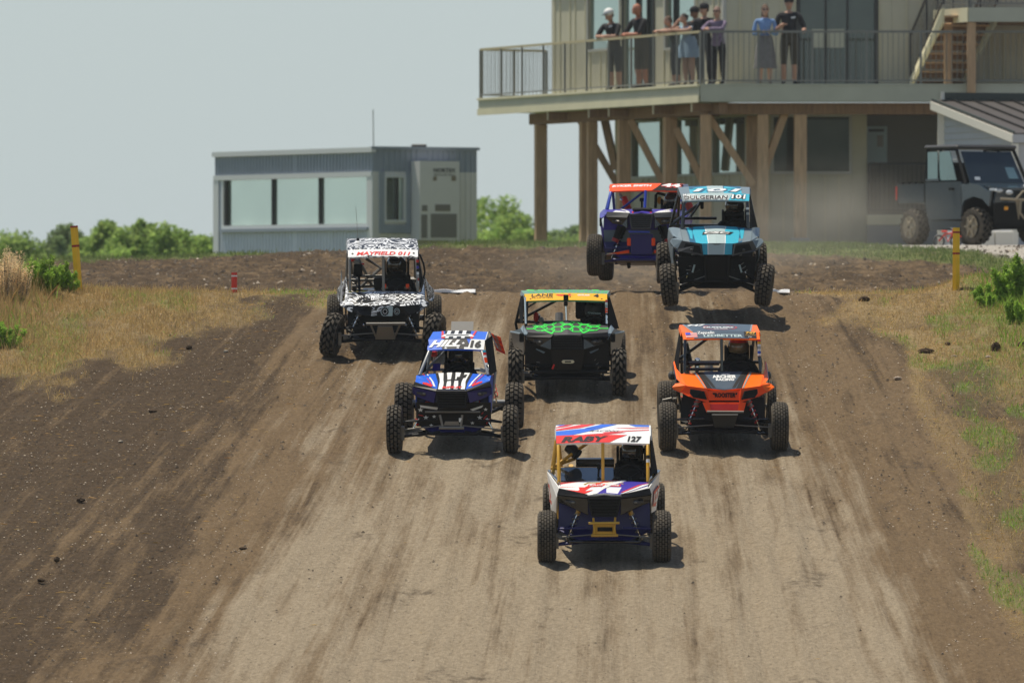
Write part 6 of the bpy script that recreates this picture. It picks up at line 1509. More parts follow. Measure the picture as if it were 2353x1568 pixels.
rail_run(tower, Wall(B_ + wv, SW.d, (-1, 0, 0)), 0, LL_, B_.z + .1, 1.0, .115, 'raildark', 'raildark', 1.0, off=.0, slope=(T_.z - B_.z) / LL_)

# ---------------- shed with metal roof
shed = abs_thing(thing('shed', 'low grey shed with white rake trim and brown standing seam roof beside the tower', 'shed', (8.73, 160, CZ + 1.0)))
RA = Vector((8.73, 160.0, CZ + 4.05)); RB = Vector((10.18, 156.0, CZ + 3.28)); ev = Vector((4, 1.45, 0)).normalized() * 5.2
sl_ = (RB - RA); g = MB(); g.plate([RA + Vector((0, 0, .12)), RB + Vector((0, 0, .12)), RB + ev + Vector((0, 0, .12)), RA + ev + Vector((0, 0, .12))], .04, 'roofmetal'); rf = g.build('roof', shed)
nr = sl_.cross(ev).normalized(); nr = nr if nr.z > 0 else -nr
for i in range(12):
    o_ = ev * ((i + .05) / 11.6); g = MB(); g.beam(RA + o_ + Vector((0, 0, .135)), RB + o_ + Vector((0, 0, .135)), .035, .04, 'roofdark' if i == 0 else 'blackmatte'); g.build('standing_seam', rf)
g = MB(); d = sl_.normalized(); g.plate([RA + Vector((-.02, -.02, .09)), RA + Vector((-.02, -.02, -.08)), RB + Vector((-.02, -.02, -.08)), RB + Vector((-.02, -.02, .09))], .05, 'shedtrim'); g.build('rake_trim', shed)
g = MB(); g.plate([RB + Vector((0, -.03, .09)), RB + Vector((0, -.03, -.08)), RB + ev + Vector((0, -.03, -.08)), RB + ev + Vector((0, -.03, .09))], .04, 'shedwall'); g.build('eave_trim', shed)
g = MB(); g.beam(RA + Vector((.22, .05, .20)), RA + ev + Vector((0, .05, .20)), .12, .16, 'roofdark'); g.box(RA + Vector((.24, 0, .21)), (.07, .12, .17), 'shedtrim'); g.build('ridge_flashing', shed)
gw = Vector((.16, -.06, 0)); z0 = CZ + .95
A_, B2 = RA + gw * 1.3, RB + gw * .6 + Vector((-.04, .12, 0))
n_ = 9; sid = []
hgt = 0.14
for i in range(22):     # lapped boards of the gable wall
    za = z0 + i * hgt; zb = za + hgt - .004
    tt = lambda z: min(1, max(0, (A_.z - .12 - z) / (A_.z - B2.z)))
    e0 = 0.0; e1 = tt(za) if za > B2.z - .12 else 1.0
    if za > A_.z - .14: break
    a, b = A_.lerp(B2, e0), A_.lerp(B2, e1)
    g = MB(); u0, u1 = Vector((a.x, a.y, 0)), Vector((b.x, b.y, 0)); out_ = Vector((-.94, -.34, 0)) * .02
    g.plate([u0 + Vector((0, 0, za)) + out_, u1 + Vector((0, 0, za)) + out_, u1 + Vector((0, 0, zb)), u0 + Vector((0, 0, zb))], .03, 'shedwall'); g.build('wall_board', shed)
g = MB(); tri_block(g, [(A_.x + .08, A_.y + .05), (B2.x + .06, B2.y + .04), (B2.x + ev.x, B2.y + ev.y), (A_.x + ev.x, A_.y + ev.y)], z0, RB.z - .1, 'shedwall'); g.build('shed_core', shed)
g = MB(); g.box((A_.x, A_.y - .1, (z0 + A_.z - .1) / 2), (.16, .16, A_.z - .12 - z0), 'shedtrim'); g.build('corner_board', shed)
g = MB(); g.box((B2.x - .02, B2.y - .02, (z0 + B2.z - .1) / 2), (.14, .14, B2.z - .1 - z0), 'shedtrim'); g.build('corner_board', shed)

# ---------------- site cabin
CC = Vector((-3.26, 180.0, 0)); cl = Vector((-.531, .8472, 0)); cr = Vector((.8472, .531, 0)); cb, ct_ = CZ + .75, CZ + 3.59
cabin = abs_thing(thing('site_cabin', 'grey-blue portable office cabin with a long three-pane window behind the dirt bank', 'cabin', (CC.x, CC.y, cb)))
CL = Wall(CC, cl, (-.8472, -.531, 0)); CR = Wall(CC, cr, (.531, -.8472, 0))
wz = hole(CL, 845, 516, 410, 516); zt0, zt1 = CL.z(850, 345), ct_
bz = CL.z(840, 400)
def sheet(w, L, z0, z1, holes, m, nm, pw=.6): siding(w, cabin, L, z0, z1, holes, m, m, pw=pw, rib=.15, name=nm, rw=.05, rp=.018)
wzh = (wz[0] - .08, wz[1] + .08, wz[2] - .10, wz[3] + .08)
sheet(CL, 7.43, cb, bz - .06, [wzh], 'cab', 'wall_panel'); sheet(CL, 7.43, bz + .06, ct_ - .12, [], 'cabband', 'band_panel')
g = MB(); CL.box(g, 0, 7.43, -.05, .05, bz - .058, bz + .058, 'cabtrim'); g.build('belt_trim', cabin)
g = MB(); CL.box(g, -.05, 7.46, -.05, .07, ct_ - .118, ct_, 'cabtrim'); g.build('roof_trim', cabin)
b0 = [CL.t(734), CL.t(626)]
window(CL, cabin, *wz, bars=b0, fm='cabtrim', gm='glasscabin', fw=.08, mull='frame')
g = MB(); CL.box(g, wz[1] - .10, wz[1] - .02, -.03, .03, wz[2], wz[3], 'frame'); g.build('end_mullion', cabin)
g = MB(); CL.box(g, wz[0] - .1, wz[1] + .1, .0, .09, wz[2] - .16, wz[2] - .085, 'cabband'); g.build('window_sill', cabin)
g = MB(); CL.box(g, -.03, .22, -.01, .04, cb, bz - .06, 'cabtrim'); g.build('corner_trim', cabin); g = MB(); CL.box(g, 7.2, 7.45, -.01, .04, cb, bz - .06, 'cabtrim'); g.build('corner_trim', cabin)
rz = CR.z(950, 395)
cw = hole(CR, 886, 926, 408, 505)
sheet(CR, 2.87, cb, rz, [(cw[0] - .03, cw[1] + .03, cw[2] - .03, cw[3] + .03)], 'ac', 'wall_panel', .7); sheet(CR, 2.87, rz, ct_ - .05, [], 'cabband', 'band_panel', .7)
g = MB(); CR.box(g, cw[0] - .2, cw[1] + .18, .02, .05, cw[2] - .32, cw[2] - .12, 'cabband'); CR.box(g, cw[0] - .2, cw[0] - .06, .02, .05, cw[2] - .12, rz, 'cabband'); CR.box(g, cw[1] + .06, cw[1] + .18, .02, .05, cw[2] - .12, rz, 'cabband'); g.build('window_surround', cabin)
window(CR, cabin, *cw, bars=[cw[0] + (cw[1] - cw[0]) * .62], fm='cabtrim', gm='glasscabin', fw=.06)
g = MB(); CR.box(g, -.05, 2.92, -.05, .05, ct_ - .048, ct_ + .02, 'cabband'); g.build('roof_trim', cabin)
g = MB(); tri_block(g, [tuple((CC + cl * .1 + cr * .1)[:2]), tuple((CC + cr * 2.85 + cl * .1)[:2]), tuple((CC + cr * 2.85 + cl * 7.4)[:2]), tuple((CC + cl * 7.4 + cr * .1)[:2])], cb - .3, ct_ - .01, 'cab'); g.build('cabin_core', cabin)
g = MB(); p = CR.pt(CR.t(993), -.6, ct_ + .05); g.box(p, (.36, .3, .09), 'frame', bev=.02); g.build('roof_vent', cabin)
ac0, ac1 = CR.t(943), CR.t(1034); az0, az1 = CR.z(990, 552), CR.z(990, 371)
acu = MB(); CR.box(acu, ac0, ac1, .03, .42, az0, az1, 'ac'); ao = acu.build('air_conditioner', cabin)
g = MB(); CR.box(g, ac0 + .30, ac1 - .08, .42, .432, az0 + .06, az0 + .62, 'vent'); g.build('lower_vent', ao)
g = MB(); CR.box(g, ac0 + .42, ac1 - .26, .42, .432, az0 + .68, az0 + .84, 'steel'); g.build('upper_vent', ao)
g = MB(); CR.box(g, ac0 + .04, ac0 + .2, .42, .432, az0 + .05, az0 + .6, 'vent'); CR.box(g, ac0 + .06, ac0 + .2, .42, .432, az0 + .68, az0 + .82, 'vent'); g.build('side_vent', ao)
tq = quad_surf(CR.pt(ac0 + .36, .424, az1 - .46), CR.pt(ac1 - .10, .424, az1 - .46), CR.pt(ac0 + .36, .424, az1 - .14), CR.pt(ac1 - .10, .424, az1 - .14))
g = MB(); text_on(tq, g, 'NORTEX', .02, .98, .62, .92, 'greyplastic', .004); text_on(tq, g, 'MODULAR SPACE', .05, .95, .36, .52, 'vent', .004, bold=.01)
tq.decal(g, [(.0, .0), (.16, .0), (.16, .3), (.0, .3)], 'tan', .003); tq.decal(g, [(.80, .0), (1, .0), (1, .36), (.80, .36)], 'tan', .003); g.build('lettering', ao)
g = MB(); ap = AT(858, 338, 180.0); g.tube([ap, AT(857, 252, 180.0)], .012, 'steel', 6); g.build('antenna', cabin)

# ---------------- parked utility vehicle
def utility():
    root = thing('utility_vehicle', 'dusty dark blue cab utility side-by-side parked in front of the shed', 'utility vehicle', (9.42, 146.73, float(gz(9.42, 146.7))), (0, 0, R(31)))
    for sx in (-1, 1):
        wheel(root, sx * .66, 0, .36, .36, .26, 'knob', 8); wheel(root, sx * .66, 2.1, .36, .36, .27, 'knob', 0)
        for yy in (0, 2.1):
            g = MB(); g.lathe([(sx * .80, .03), (sx * .802, .09), (sx * .78, .13), (sx * .79, .22)], 'tan', 18, 'x', (0, yy, .36))
            for k in range(6): t = k * math.pi / 3; g.beam((sx * .79, yy + .05 * math.cos(t), .36 + .05 * math.sin(t)), (sx * .79, yy + .2 * math.cos(t), .36 + .2 * math.sin(t)), .05, .03, 'tan')
            g.build('wheel_disc', root)
    P = lambda nm, polys, m, th=.03: [MB().plate(q, th, m).build(nm, root) for q in polys]
    # side profile panels, left/right
    for sx in (-1, 1):
        f = lambda pts, x: [Vector((sx * x, y, z)) for y, z in pts] if sx > 0 else [Vector((sx * x, y, z)) for y, z in pts][::-1]
        g = MB(); g.plate(f([(.42, .50), (1.50, .50), (1.62, .95), (1.62, 1.22), (.42, 1.22), (.36, .95)], .74), .04, 'utvdusty'); d = g.build('door', root)
        g = MB(); g.box((sx * .765, .70, 1.08), (.03, .14, .05), 'blackmatte'); g.build('door_handle', d)
        g = MB(); g.plate(f([(1.16, 1.24), (1.62, 1.24), (1.62, 1.28), (1.16, 1.28)], .745), .03, 'utvblue'); g.build('door_shoulder', root)
        g = MB(); g.plate(f([(.60, 1.25), (1.18, 1.25), (1.18, 1.80), (.82, 1.80)], .715), .015, 'glassteal'); g.build('side_window', root)
        g = MB(); g.plate(f([(1.24, 1.28), (1.58, 1.28), (1.58, 1.80), (1.24, 1.80)], .715), .015, 'glassteal'); g.build('rear_quarter_window', root)
        g = MB(); g.tube([(sx * .72, .28, 1.18), (sx * .66, .68, 1.84), (sx * .66, 1.64, 1.86), (sx * .70, 1.66, 1.2)], .035, 'blackmatte', 8); g.tube([(sx * .72, 1.20, 1.2), (sx * .67, 1.20, 1.85)], .028, 'blackmatte'); g.build('cab_pillar', root)
        g = MB(); g.plate(f([(-.52, .74), (-.42, .80), (-.30, .88), (0, .93), (.30, .86), (.42, .70), (.42, 1.18), (-.2, 1.14), (-.58, 1.0)], .74), .05, 'utvblue'); g.build('front_fender', root)
        g = MB(); g.plate(f([(1.70, .84), (2.62, .84), (2.62, 1.20), (1.70, 1.20)], .72), .04, 'utvdusty'); g.box((sx * .71, 2.63, 1.02), (.06, .03, .26), 'redpost'); g.build('bed_side', root)
        g = MB()
        for k in range(4): g.box((sx * .72, 1.82 + k * .22, 1.215), (.05, .14, .03), 'blackmatte')
        g.build('bed_rail', root)
        g = MB(); g.plate(f([(1.52, .30), (1.75, .95), (1.64, .98), (1.45, .5), (.45, .46), (.40, .34)], .70), .04, 'utvdusty'); g.build('rocker_panel', root)
        g = MB(); g.ell((sx * .56, -.60, 1.04), (.10, .05, .045), 'lampglass'); g.ell((sx * .36, -.66, 1.00), (.08, .05, .045), 'lampglass'); g.box((sx * .66, -.52, 1.05), (.10, .05, .05), 'lampglass', bev=.01); g.build('headlight', root)
        g = MB(); g.box((sx * .46, -.70, .70), (.08, .04, .07), 'amber', bev=.01); g.build('marker_light', root)
        g = MB(); g.tube([(sx * .22, -.84, .86), (sx * .24, -.84, .62), (sx * .12, -.82, .5)], .022, 'tan'); g.plate([(sx * .16, -.80, .84), (sx * .30, -.80, .84), (sx * .22, -.78, .48)], .02, 'tan'); g.build('bumper_bracket', root)
    g = MB(); g.plate([(-.70, .30, 1.20), (.70, .30, 1.20), (.66, -.45, 1.12), (.5, -.62, 1.09), (-.5, -.62, 1.09), (-.66, -.45, 1.12)][::-1], .04, 'utvblue', nrm=(0, 0, 1)); g.build('bonnet', root)
    g = MB(); g.plate([(-.66, -.58, .80), (.66, -.58, .80), (.62, -.64, 1.08), (-.62, -.64, 1.08)], .05, 'utvblue'); g.plate([(-.60, -.56, .40), (.60, -.56, .40), (.66, -.60, .80), (-.66, -.60, .80)], .05, 'blackmatte')
    g.build('front_fascia', root)
    for k in range(4):
        g = MB(); g.box((0, -.67, .86 + k * .05), (.46, .03, .022), 'blackmatte'); g.build('grille_bar', root)
    g = MB(); g.plate([(-.62, .26, 1.20), (.62, .26, 1.20), (.58, .64, 1.80), (-.58, .64, 1.80)], .015, 'windscreen'); ws = g.build('windscreen', root)
    g = MB(); g.plate([(-.50, .275, 1.25), (-.38, .275, 1.25), (-.38, .30, 1.31), (-.50, .30, 1.31)], .004, 'white'); g.build('windscreen_sticker', ws)
    g = MB(); g.plate([(.30, .30, 1.28), (.52, .30, 1.28), (.50, .60, 1.72), (.30, .60, 1.72)], .004, 'glassteal'); g.build('painted_windscreen_reflection', ws)  # paler plate laid on the windscreen as a painted reflection
    g = MB(); g.box((0, 1.17, 1.89), (1.42, 1.14, .08), 'greyplastic', bev=.035); g.build('roof', root)
    g = MB(); g.box((0, 1.15, .9), (1.36, .9, .7), 'blackmatte'); g.box((0, 1.3, 1.35), (1.1, .16, .5), 'blackmatte', bev=.06); g.build('cab_interior', root)
    g = MB(); g.box((0, 2.16, .84), (1.40, .90, .04), 'utvdusty'); g.box((0, 1.70, 1.02), (1.4, .03, .36), 'utvdusty'); g.box((0, 2.61, 1.02), (1.4, .03, .36), 'utvdusty'); g.build('cargo_bed', root)
    g = MB(); g.box((0, 1.05, .42), (1.0, 2.6, .22), 'blackmatte', bev=.04); g.build('chassis', root)
    g = MB(); g.tube([(-.34, -.84, .86), (-.20, -.88, 1.02), (.20, -.88, 1.02), (.34, -.84, .86)], .022, 'tan'); g.tube([(-.62, -.74, .88), (-.34, -.84, .86), (.34, -.84, .86), (.62, -.74, .88)], .022, 'tan'); g.build('front_bumper', root)
    g = MB(); g.ell((0, -.66, 1.12), (.035, .02, .03), 'chrome', 8, 6); g.build('badge', root)
    g = MB(); g.tube([(.45, .55, 1.2), (.45, .75, 1.25)], .02, 'blackmatte'); torus(g, (.4, .62, 1.28), .17, .018, 'blackmatte', Euler((R(60), 0, 0)).to_matrix()); g.build('steering_wheel', root)
utility()
# child's small red bike leaning behind the utility vehicle
bk = thing('small_bike', 'small red bike standing on the gravel behind the parked utility vehicle', 'bike', tuple(W(2160, 566)), (0, 0, R(12)))
bk.location.y += 3.2; bk.location.x += .30; bk.scale = (.8, .8, .8)
rot = Euler((R(90), 0, 0)).to_matrix()
for xx in (-.20, .22):
    g = MB(); torus(g, (xx, 0, .15), .13, .022, 'greyplastic', rot, 18); 
    for k in range(6): g.tube([(xx, 0, .15), (xx + .12 * math.cos(k * math.pi / 3), 0, .15 + .12 * math.sin(k * math.pi / 3))], .005, 'steel', 4)
    g.build('wheel', bk)
g = MB(); g.tube([(-.20, 0, .15), (-.05, 0, .32), (.14, 0, .34), (.22, 0, .15)], .022, 'redpost'); g.tube([(-.05, 0, .32), (.02, 0, .14), (.14, 0, .34)], .018, 'redpost'); g.build('frame', bk)
g = MB(); g.box((-.06, 0, .38), (.14, .08, .05), 'redpost', bev=.02); g.build('seat', bk)
g = MB(); g.tube([(.14, -.16, .46), (.14, 0, .44), (.14, .16, .46)], .012, 'silver'); g.tube([(.14, 0, .34), (.14, 0, .45)], .015, 'redpost'); g.build('handlebar', bk)
g = MB(); g.plate([(.10, -.03, .30), (.34, -.03, .28), (.36, .03, .24), (.10, .03, .26)], .02, 'redpost'); g.build('fender', bk)
# white blocks added in place of the pale panels by the shed
for i, px in enumerate((2262, 2306)):
    b = AT(px, 546, 153.0); g = MB(); g.box((0, 0, .17), (.37, .3, .34), 'shedtrim', bev=.01); o = g.build('panel_stand_in_block'); o.location = (b.x, b.y, float(gz(b.x, b.y)) - .02)
    tag(o, ('left' if i == 0 else 'right') + ' of two pale blocks standing in for panels seen under the parked utility vehicle', 'block', 'pale blocks by the shed')

# ------------------------------------------------------------ spectators on the deck
def rail_pt(px, inset):
    w = Wall(P0 + Vector((.9266, .376, 0)) * inset, dL, nL); t = w.t(px); q = w.pt(t, 0, DZ + .003); return q
def spectator(label, loc, rz, H, J, mats, hair=None, hairm='hairdark', cap=None, dress=None, glasses=False, print_=None, fem=False, headyaw=0, headpitch=0, rad=None):
    root = thing('person', label, 'person', tuple(loc), (0, 0, R(rz)), 'spectators on the tower deck')
    body_mesh(J, mats, H, headyaw=headyaw, headpitch=headpitch, fem=fem, rad=rad).build('body', root, smooth=True)
    s = H / 1.75; hc = Vector(J['head']); r = .093 * s; rot = Euler((R(headpitch), 0, R(headyaw))).to_matrix()
    if hair:
        g = MB(); vs = []; fs = []; n, k = 16, 8
        for i in range(k + 1):
            ph = math.pi * .62 * i / k
            for j in range(n):
                t = 2 * math.pi * j / n; zcut = 1.0
                p = Vector((r * .90 * math.sin(ph) * math.cos(t), r * 1.10 * math.sin(ph) * math.sin(t) + .01, r * 1.34 * math.cos(ph)))
                if math.sin(t) < -.2 and p.z < r * .55: p.z = r * .55; p.y = max(p.y, -r * .98)
                vs.append(hc + rot @ p)
        g.add(vs, [(i * n + j, (i + 1) * n + j, (i + 1) * n + (j + 1) % n, i * n + (j + 1) % n) for i in range(k) for j in range(n)], hairm)
        if hair == 'long': g.ell(hc + rot @ Vector((0, r * .75, -r * 1.3)), (r * .85, r * .45, r * 1.7), hairm, 12, 8)
        if hair == 'bun': g.ell(hc + rot @ Vector((0, r * 1.1, r * .5)), (r * .45, r * .45, r * .45), hairm, 10, 6)
        g.build('hair', root, smooth=True)
    if cap:
        g = MB(); g.ell(hc + rot @ Vector((0, .005, r * .62)), (r * 1.06, r * 1.22, r * .98), cap, 16, 8, rot)
        g.plate([hc + rot @ Vector(v) for v in ((-r * .7, -r * .8, r * .55), (r * .7, -r * .8, r * .55), (r * .5, -r * 1.85, r * .42), (-r * .5, -r * 1.85, r * .42))][::-1], .008, cap if cap != 'cloth_white' else 'cloth_grey')
        g.build('cap', root, smooth=True)
    if glasses:
        g = MB()
        for sx in (-1, 1): g.ell(hc + rot @ Vector((sx * r * .36, -r * .96, r * .1)), (r * .28, r * .1, r * .2), 'gloss', 10, 6)
        g.tube([hc + rot @ Vector((-r * .82, 0, r * .12)), hc + rot @ Vector((-r * .6, -r * .9, r * .12)), hc + rot @ Vector((r * .6, -r * .9, r * .12)), hc + rot @ Vector((r * .82, 0, r * .12))], .004, 'blackmatte', 4); g.build('sunglasses', root)
    if dress:
        m, zt, zb, r0, r1 = dress; g = MB(); n = 20; prof = []
        c0 = Vector(J['pel']); vs = []; k = 7
        for i in range(k + 1):
            u = i / k; z = zt + (zb - zt) * u; rr = r0 + (r1 - r0) * u ** .8
            for j in range(n):
                t = 2 * math.pi * j / n; f = 1 + .07 * u * math.sin(5 * t + 1)
                vs.append(Vector((c0.x + rr * f * math.cos(t), c0.y + rr * .75 * f * math.sin(t), z)))
        g.add(vs, [(i * n + j, (i + 1) * n + j, (i + 1) * n + (j + 1) % n, i * n + (j + 1) % n) for i in range(k) for j in range(n)], m); g.build('skirt', root, smooth=True)
    if print_:
        g = MB(); x, z, y = print_; g.plate([(x, y, z), (x + .09, y, z + .015), (x + .09, y + .004, z + .05), (x, y + .004, z + .035)], .003, 'cloth_white'); g.build('shirt_print', root)
    return root
def MT(top, sleeve, leg, skin='skin', short=2, shoes='cloth_black', fore=None, shin=None, hip=None, neck=None, shs=-1):
    return dict(torso=top, arm=top, sleeve=sleeve, fore=fore or skin, hand=skin, hip=hip or leg, thigh=leg, shin=shin or skin, leg=skin, foot=shoes, head=skin, neck=neck or skin, short=short, shortshin=shs)
def lean_pose(H, zr=1.14, fwd=.34, spread=.17, cross=.03, lean=14, px=0, hx=0):
    J = stand(H, lean); s = H
    for q, sg in (('L', -1), ('R', 1)):
        sh = J['sho' + q]; J['el' + q] = Vector((sg * (spread + .03) + hx * .5, -fwd + .10, zr + .05)); J['wr' + q] = Vector((sg * cross * 1.0 + hx, -fwd - .04, zr + .06)); J['ha' + q] = Vector((sg * cross * .3 - sg * .03 + hx, -fwd - .08, zr + .06))
    return J
H = 1.84
spectator('man in white-topped cap, black shirt and dark shorts leaning his forearms on the deck rail', rail_pt(1412, .42), -38, H, lean_pose(H, fwd=.40, lean=15, spread=.24), MT('cloth_black', .95, 'cloth_grey', short=2, shs=.12), hair='short', cap='cloth_white', headyaw=-10, headpitch=14, print_=(.06, 1.40, -.30))
H = 1.90
spectator('bald reddish-faced man in black and grey shirt standing right beside the white-capped man', rail_pt(1474, .42), -52, H, lean_pose(H, fwd=.34, lean=9, spread=.22, hx=-.12), MT('cloth_black', .95, 'cloth_khaki', 'skinred', shs=.12), headyaw=-25, rad=dict(spn=.15, cst=.15, pel=.14))
H = 1.58
spectator('small figure in dark top with bare arms stretched forward over the rail', rail_pt(1553, .35), -60, H, lean_pose(H, fwd=.42, lean=18, spread=.12, hx=-.05), MT('cloth_black', .1, 'cloth_grey', 'skin', shoes='cloth_grey', shs=.5), hair='short', hairm='hairbrown', headyaw=-10, fem=True)
H = 1.60; J = lean_pose(H, fwd=.36, lean=14, spread=.2, hx=-.1); J['elL'] = Vector((-.2, -.34, 1.20)); J['wrL'] = Vector((-.10, -.24, 1.40)); J['haL'] = Vector((-.06, -.20, 1.45))
spectator('woman in light blue sleeveless dress resting one elbow on the rail with hand to face', rail_pt(1582, .38), -42, H, J, MT('cloth_blue', .15, 'cloth_blue', 'skin', short=.2, shoes='tan'), hair='bun', hairm='hairdark', dress=('cloth_blue', 1.08, .62, .15, .30), headyaw=-10, fem=True)
H = 1.76
spectator('person in dark cap and black shirt standing behind the woman in the blue dress', rail_pt(1596, .95), -30, H, stand(H), MT('cloth_black', 2, 'cloth_black', 'skindark', fore='cloth_black', shin='cloth_black'), cap='cloth_black', headyaw=-30)
H = 1.79
spectator('bearded man in black hat next to the woman in mauve-grey', rail_pt(1619, .70), -20, H, stand(H, 3), MT('cloth_black', 2, 'cloth_black', 'skin', fore='cloth_black', shin='cloth_black'), hair='short', cap='cloth_black', headyaw=-35)
H = 1.70; q = AT(1650, 195, 163.9); J = lean_pose(H, fwd=.30, lean=6, spread=.2, hx=-.12)
spectator('woman in mauve-grey shirt and sunglasses with auburn hair at the deck corner', (q.x, q.y, DZ + .003), -25, H, J, MT('cloth_plaid', 2, 'cloth_black', 'skin', fore='cloth_plaid', shin='cloth_black', hip='cloth_plaid'), hair='short', hairm='hairgrey', glasses=True, fem=True, rad=dict(spn=.13, cst=.13))
H = 1.74; q = AT(1757, 195, 163.85); J = stand(H)
for k_, sg in (('L', -1), ('R', 1)): J['el' + k_] = Vector((sg * .25, -.03, 1.08)); J['wr' + k_] = Vector((sg * .07, -.25, 1.13)); J['ha' + k_] = Vector((sg * .01, -.27, 1.14))
spectator('woman in long grey dress and open blue cardigan with hands folded on the rail', (q.x, q.y, DZ + .003), 4, H, J, MT('cloth_cardi', 2, 'cloth_dress', 'skinpale', fore='cloth_cardi', shoes='tan'), hair='long', hairm='hairbrown', glasses=True, dress=('cloth_dress', 1.06, .36, .15, .25), fem=True)

H = 1.90; q = AT(1812, 195, 163.9); J = stand(H)
J['elL'] = Vector((-.30, -.02, 1.16)); J['wrL'] = Vector((-.17, -.24, 1.26)); J['haL'] = Vector((-.10, -.28, 1.30)); J['elR'] = Vector((.33, .0, 1.20)); J['wrR'] = Vector((.31, -.20, 1.16)); J['haR'] = Vector((.31, -.26, 1.15))
spectator('man in black cap, black polo shirt and dark shorts beside the woman in the cardigan', (q.x, q.y, DZ + .003), -3, H, J, MT('cloth_black', .9, 'cloth_khaki', 'skin', shs=.15), cap='cloth_black', print_=(.05, 1.42, -.13), rad=dict(spn=.15, cst=.16, pel=.15))
MB.build = _b
# ------------------------------------------------------------ markers and pads
def marker(name, label, cat, base, hgt, wd, lean, m, bands, rz=0, top=None):
    g = MB(); h = hgt; t = wd / 2
    def sec(z0, z1, mm, k=1.0):
        pts = [(-t * k, -t * .45 * k), (0, -t * 1.1 * k), (t * k, -t * .45 * k), (t * k * .8, t * .8 * k), (-t * .8 * k, t * .8 * k)]
        vs = [Vector((p[0], p[1], z)) for z in (z0, z1) for p in pts]
        n = len(pts); return vs, [tuple(range(n))[::-1], tuple(range(n, 2 * n))] + [(i, (i + 1) % n, (i + 1) % n + n, i + n) for i in range(n)]
    root = thing(name, label, cat, tuple(base), (0, R(lean), R(rz)))
    g.add(*sec(-.06, h, m), m); g.build('marker_body', root)
    for (z0, z1, mm) in bands:
        b = MB(); b.add(*sec(z0, z1, mm, 1.03), mm); b.build('band', root)
    return root
bl = W(181, 671); s_ = F / bl.y
marker('marker_post', 'leaning yellow plastic marker post with two dark red bands left of the crest', 'marker post', bl, 150 / s_, 17 / s_, -4.2, 'yelpost', [(.86 - .0, .885, 'redband'), (.60, .63, 'redband')], 6)
br_ = W(2196, 664); s_ = F / br_.y
marker('marker_post', 'upright yellow plastic marker post with two dark red bands on the right verge mound', 'marker post', br_, 141 / s_, 16 / s_, .3, 'yelpost', [(.74, .765, 'redband'), (.46, .485, 'redband')], -8)
b3 = W(538, 676); s_ = F / b3.y
marker('marker_post', 'short red marker post with two white bands standing at the crest', 'marker post', b3, 50 / s_, 13 / s_, 0, 'redpost', [(.065, .085, 'white'), (.235, .255, 'white')], 4)
for (x0, x1, y0, lab) in ((998, 1092, 668, 'long white mat lying flat on the crest between the swirl buggy and the tower'), (1768, 1812, 669, 'short white mat lying on the crest right of the airborne turquoise buggy')):
    D = 103.6; s_ = F / D; cx_ = (x0 + x1) / 2; L = (x1 - x0) / s_; g = MB(); n = 14; top = []; 
    for i in range(n + 1):
        u = i / n; zz = .032 + .010 * math.sin(u * 9) * (1 - u) + .01 * vnoise(np.array([u * 6.0]), np.array([2.0]))[0]
        top.append((-L / 2 + L * u, zz))
    vs = []
    for (x, z) in top: vs += [(x, -.32, .0), (x, -.30 + .02 * math.sin(x * 9), z), (x, .30, z * 1.1), (x, .32, .0)]
    fs = []
    for i in range(n): a = i * 4; b = a + 4; fs += [(a, b, b + 1, a + 1), (a + 1, b + 1, b + 2, a + 2), (a + 2, b + 2, b + 3, a + 3)]
    fs += [(0, 1, 2, 3), (n * 4 + 3, n * 4 + 2, n * 4 + 1, n * 4)]
    g.add(vs, fs, 'whiteboard'); o = g.build('white_mat'); x = (cx_ - 1176) / s_; o.location = (x, D, float(gz(x, D)) + .005); tag(o, lab, 'mat')

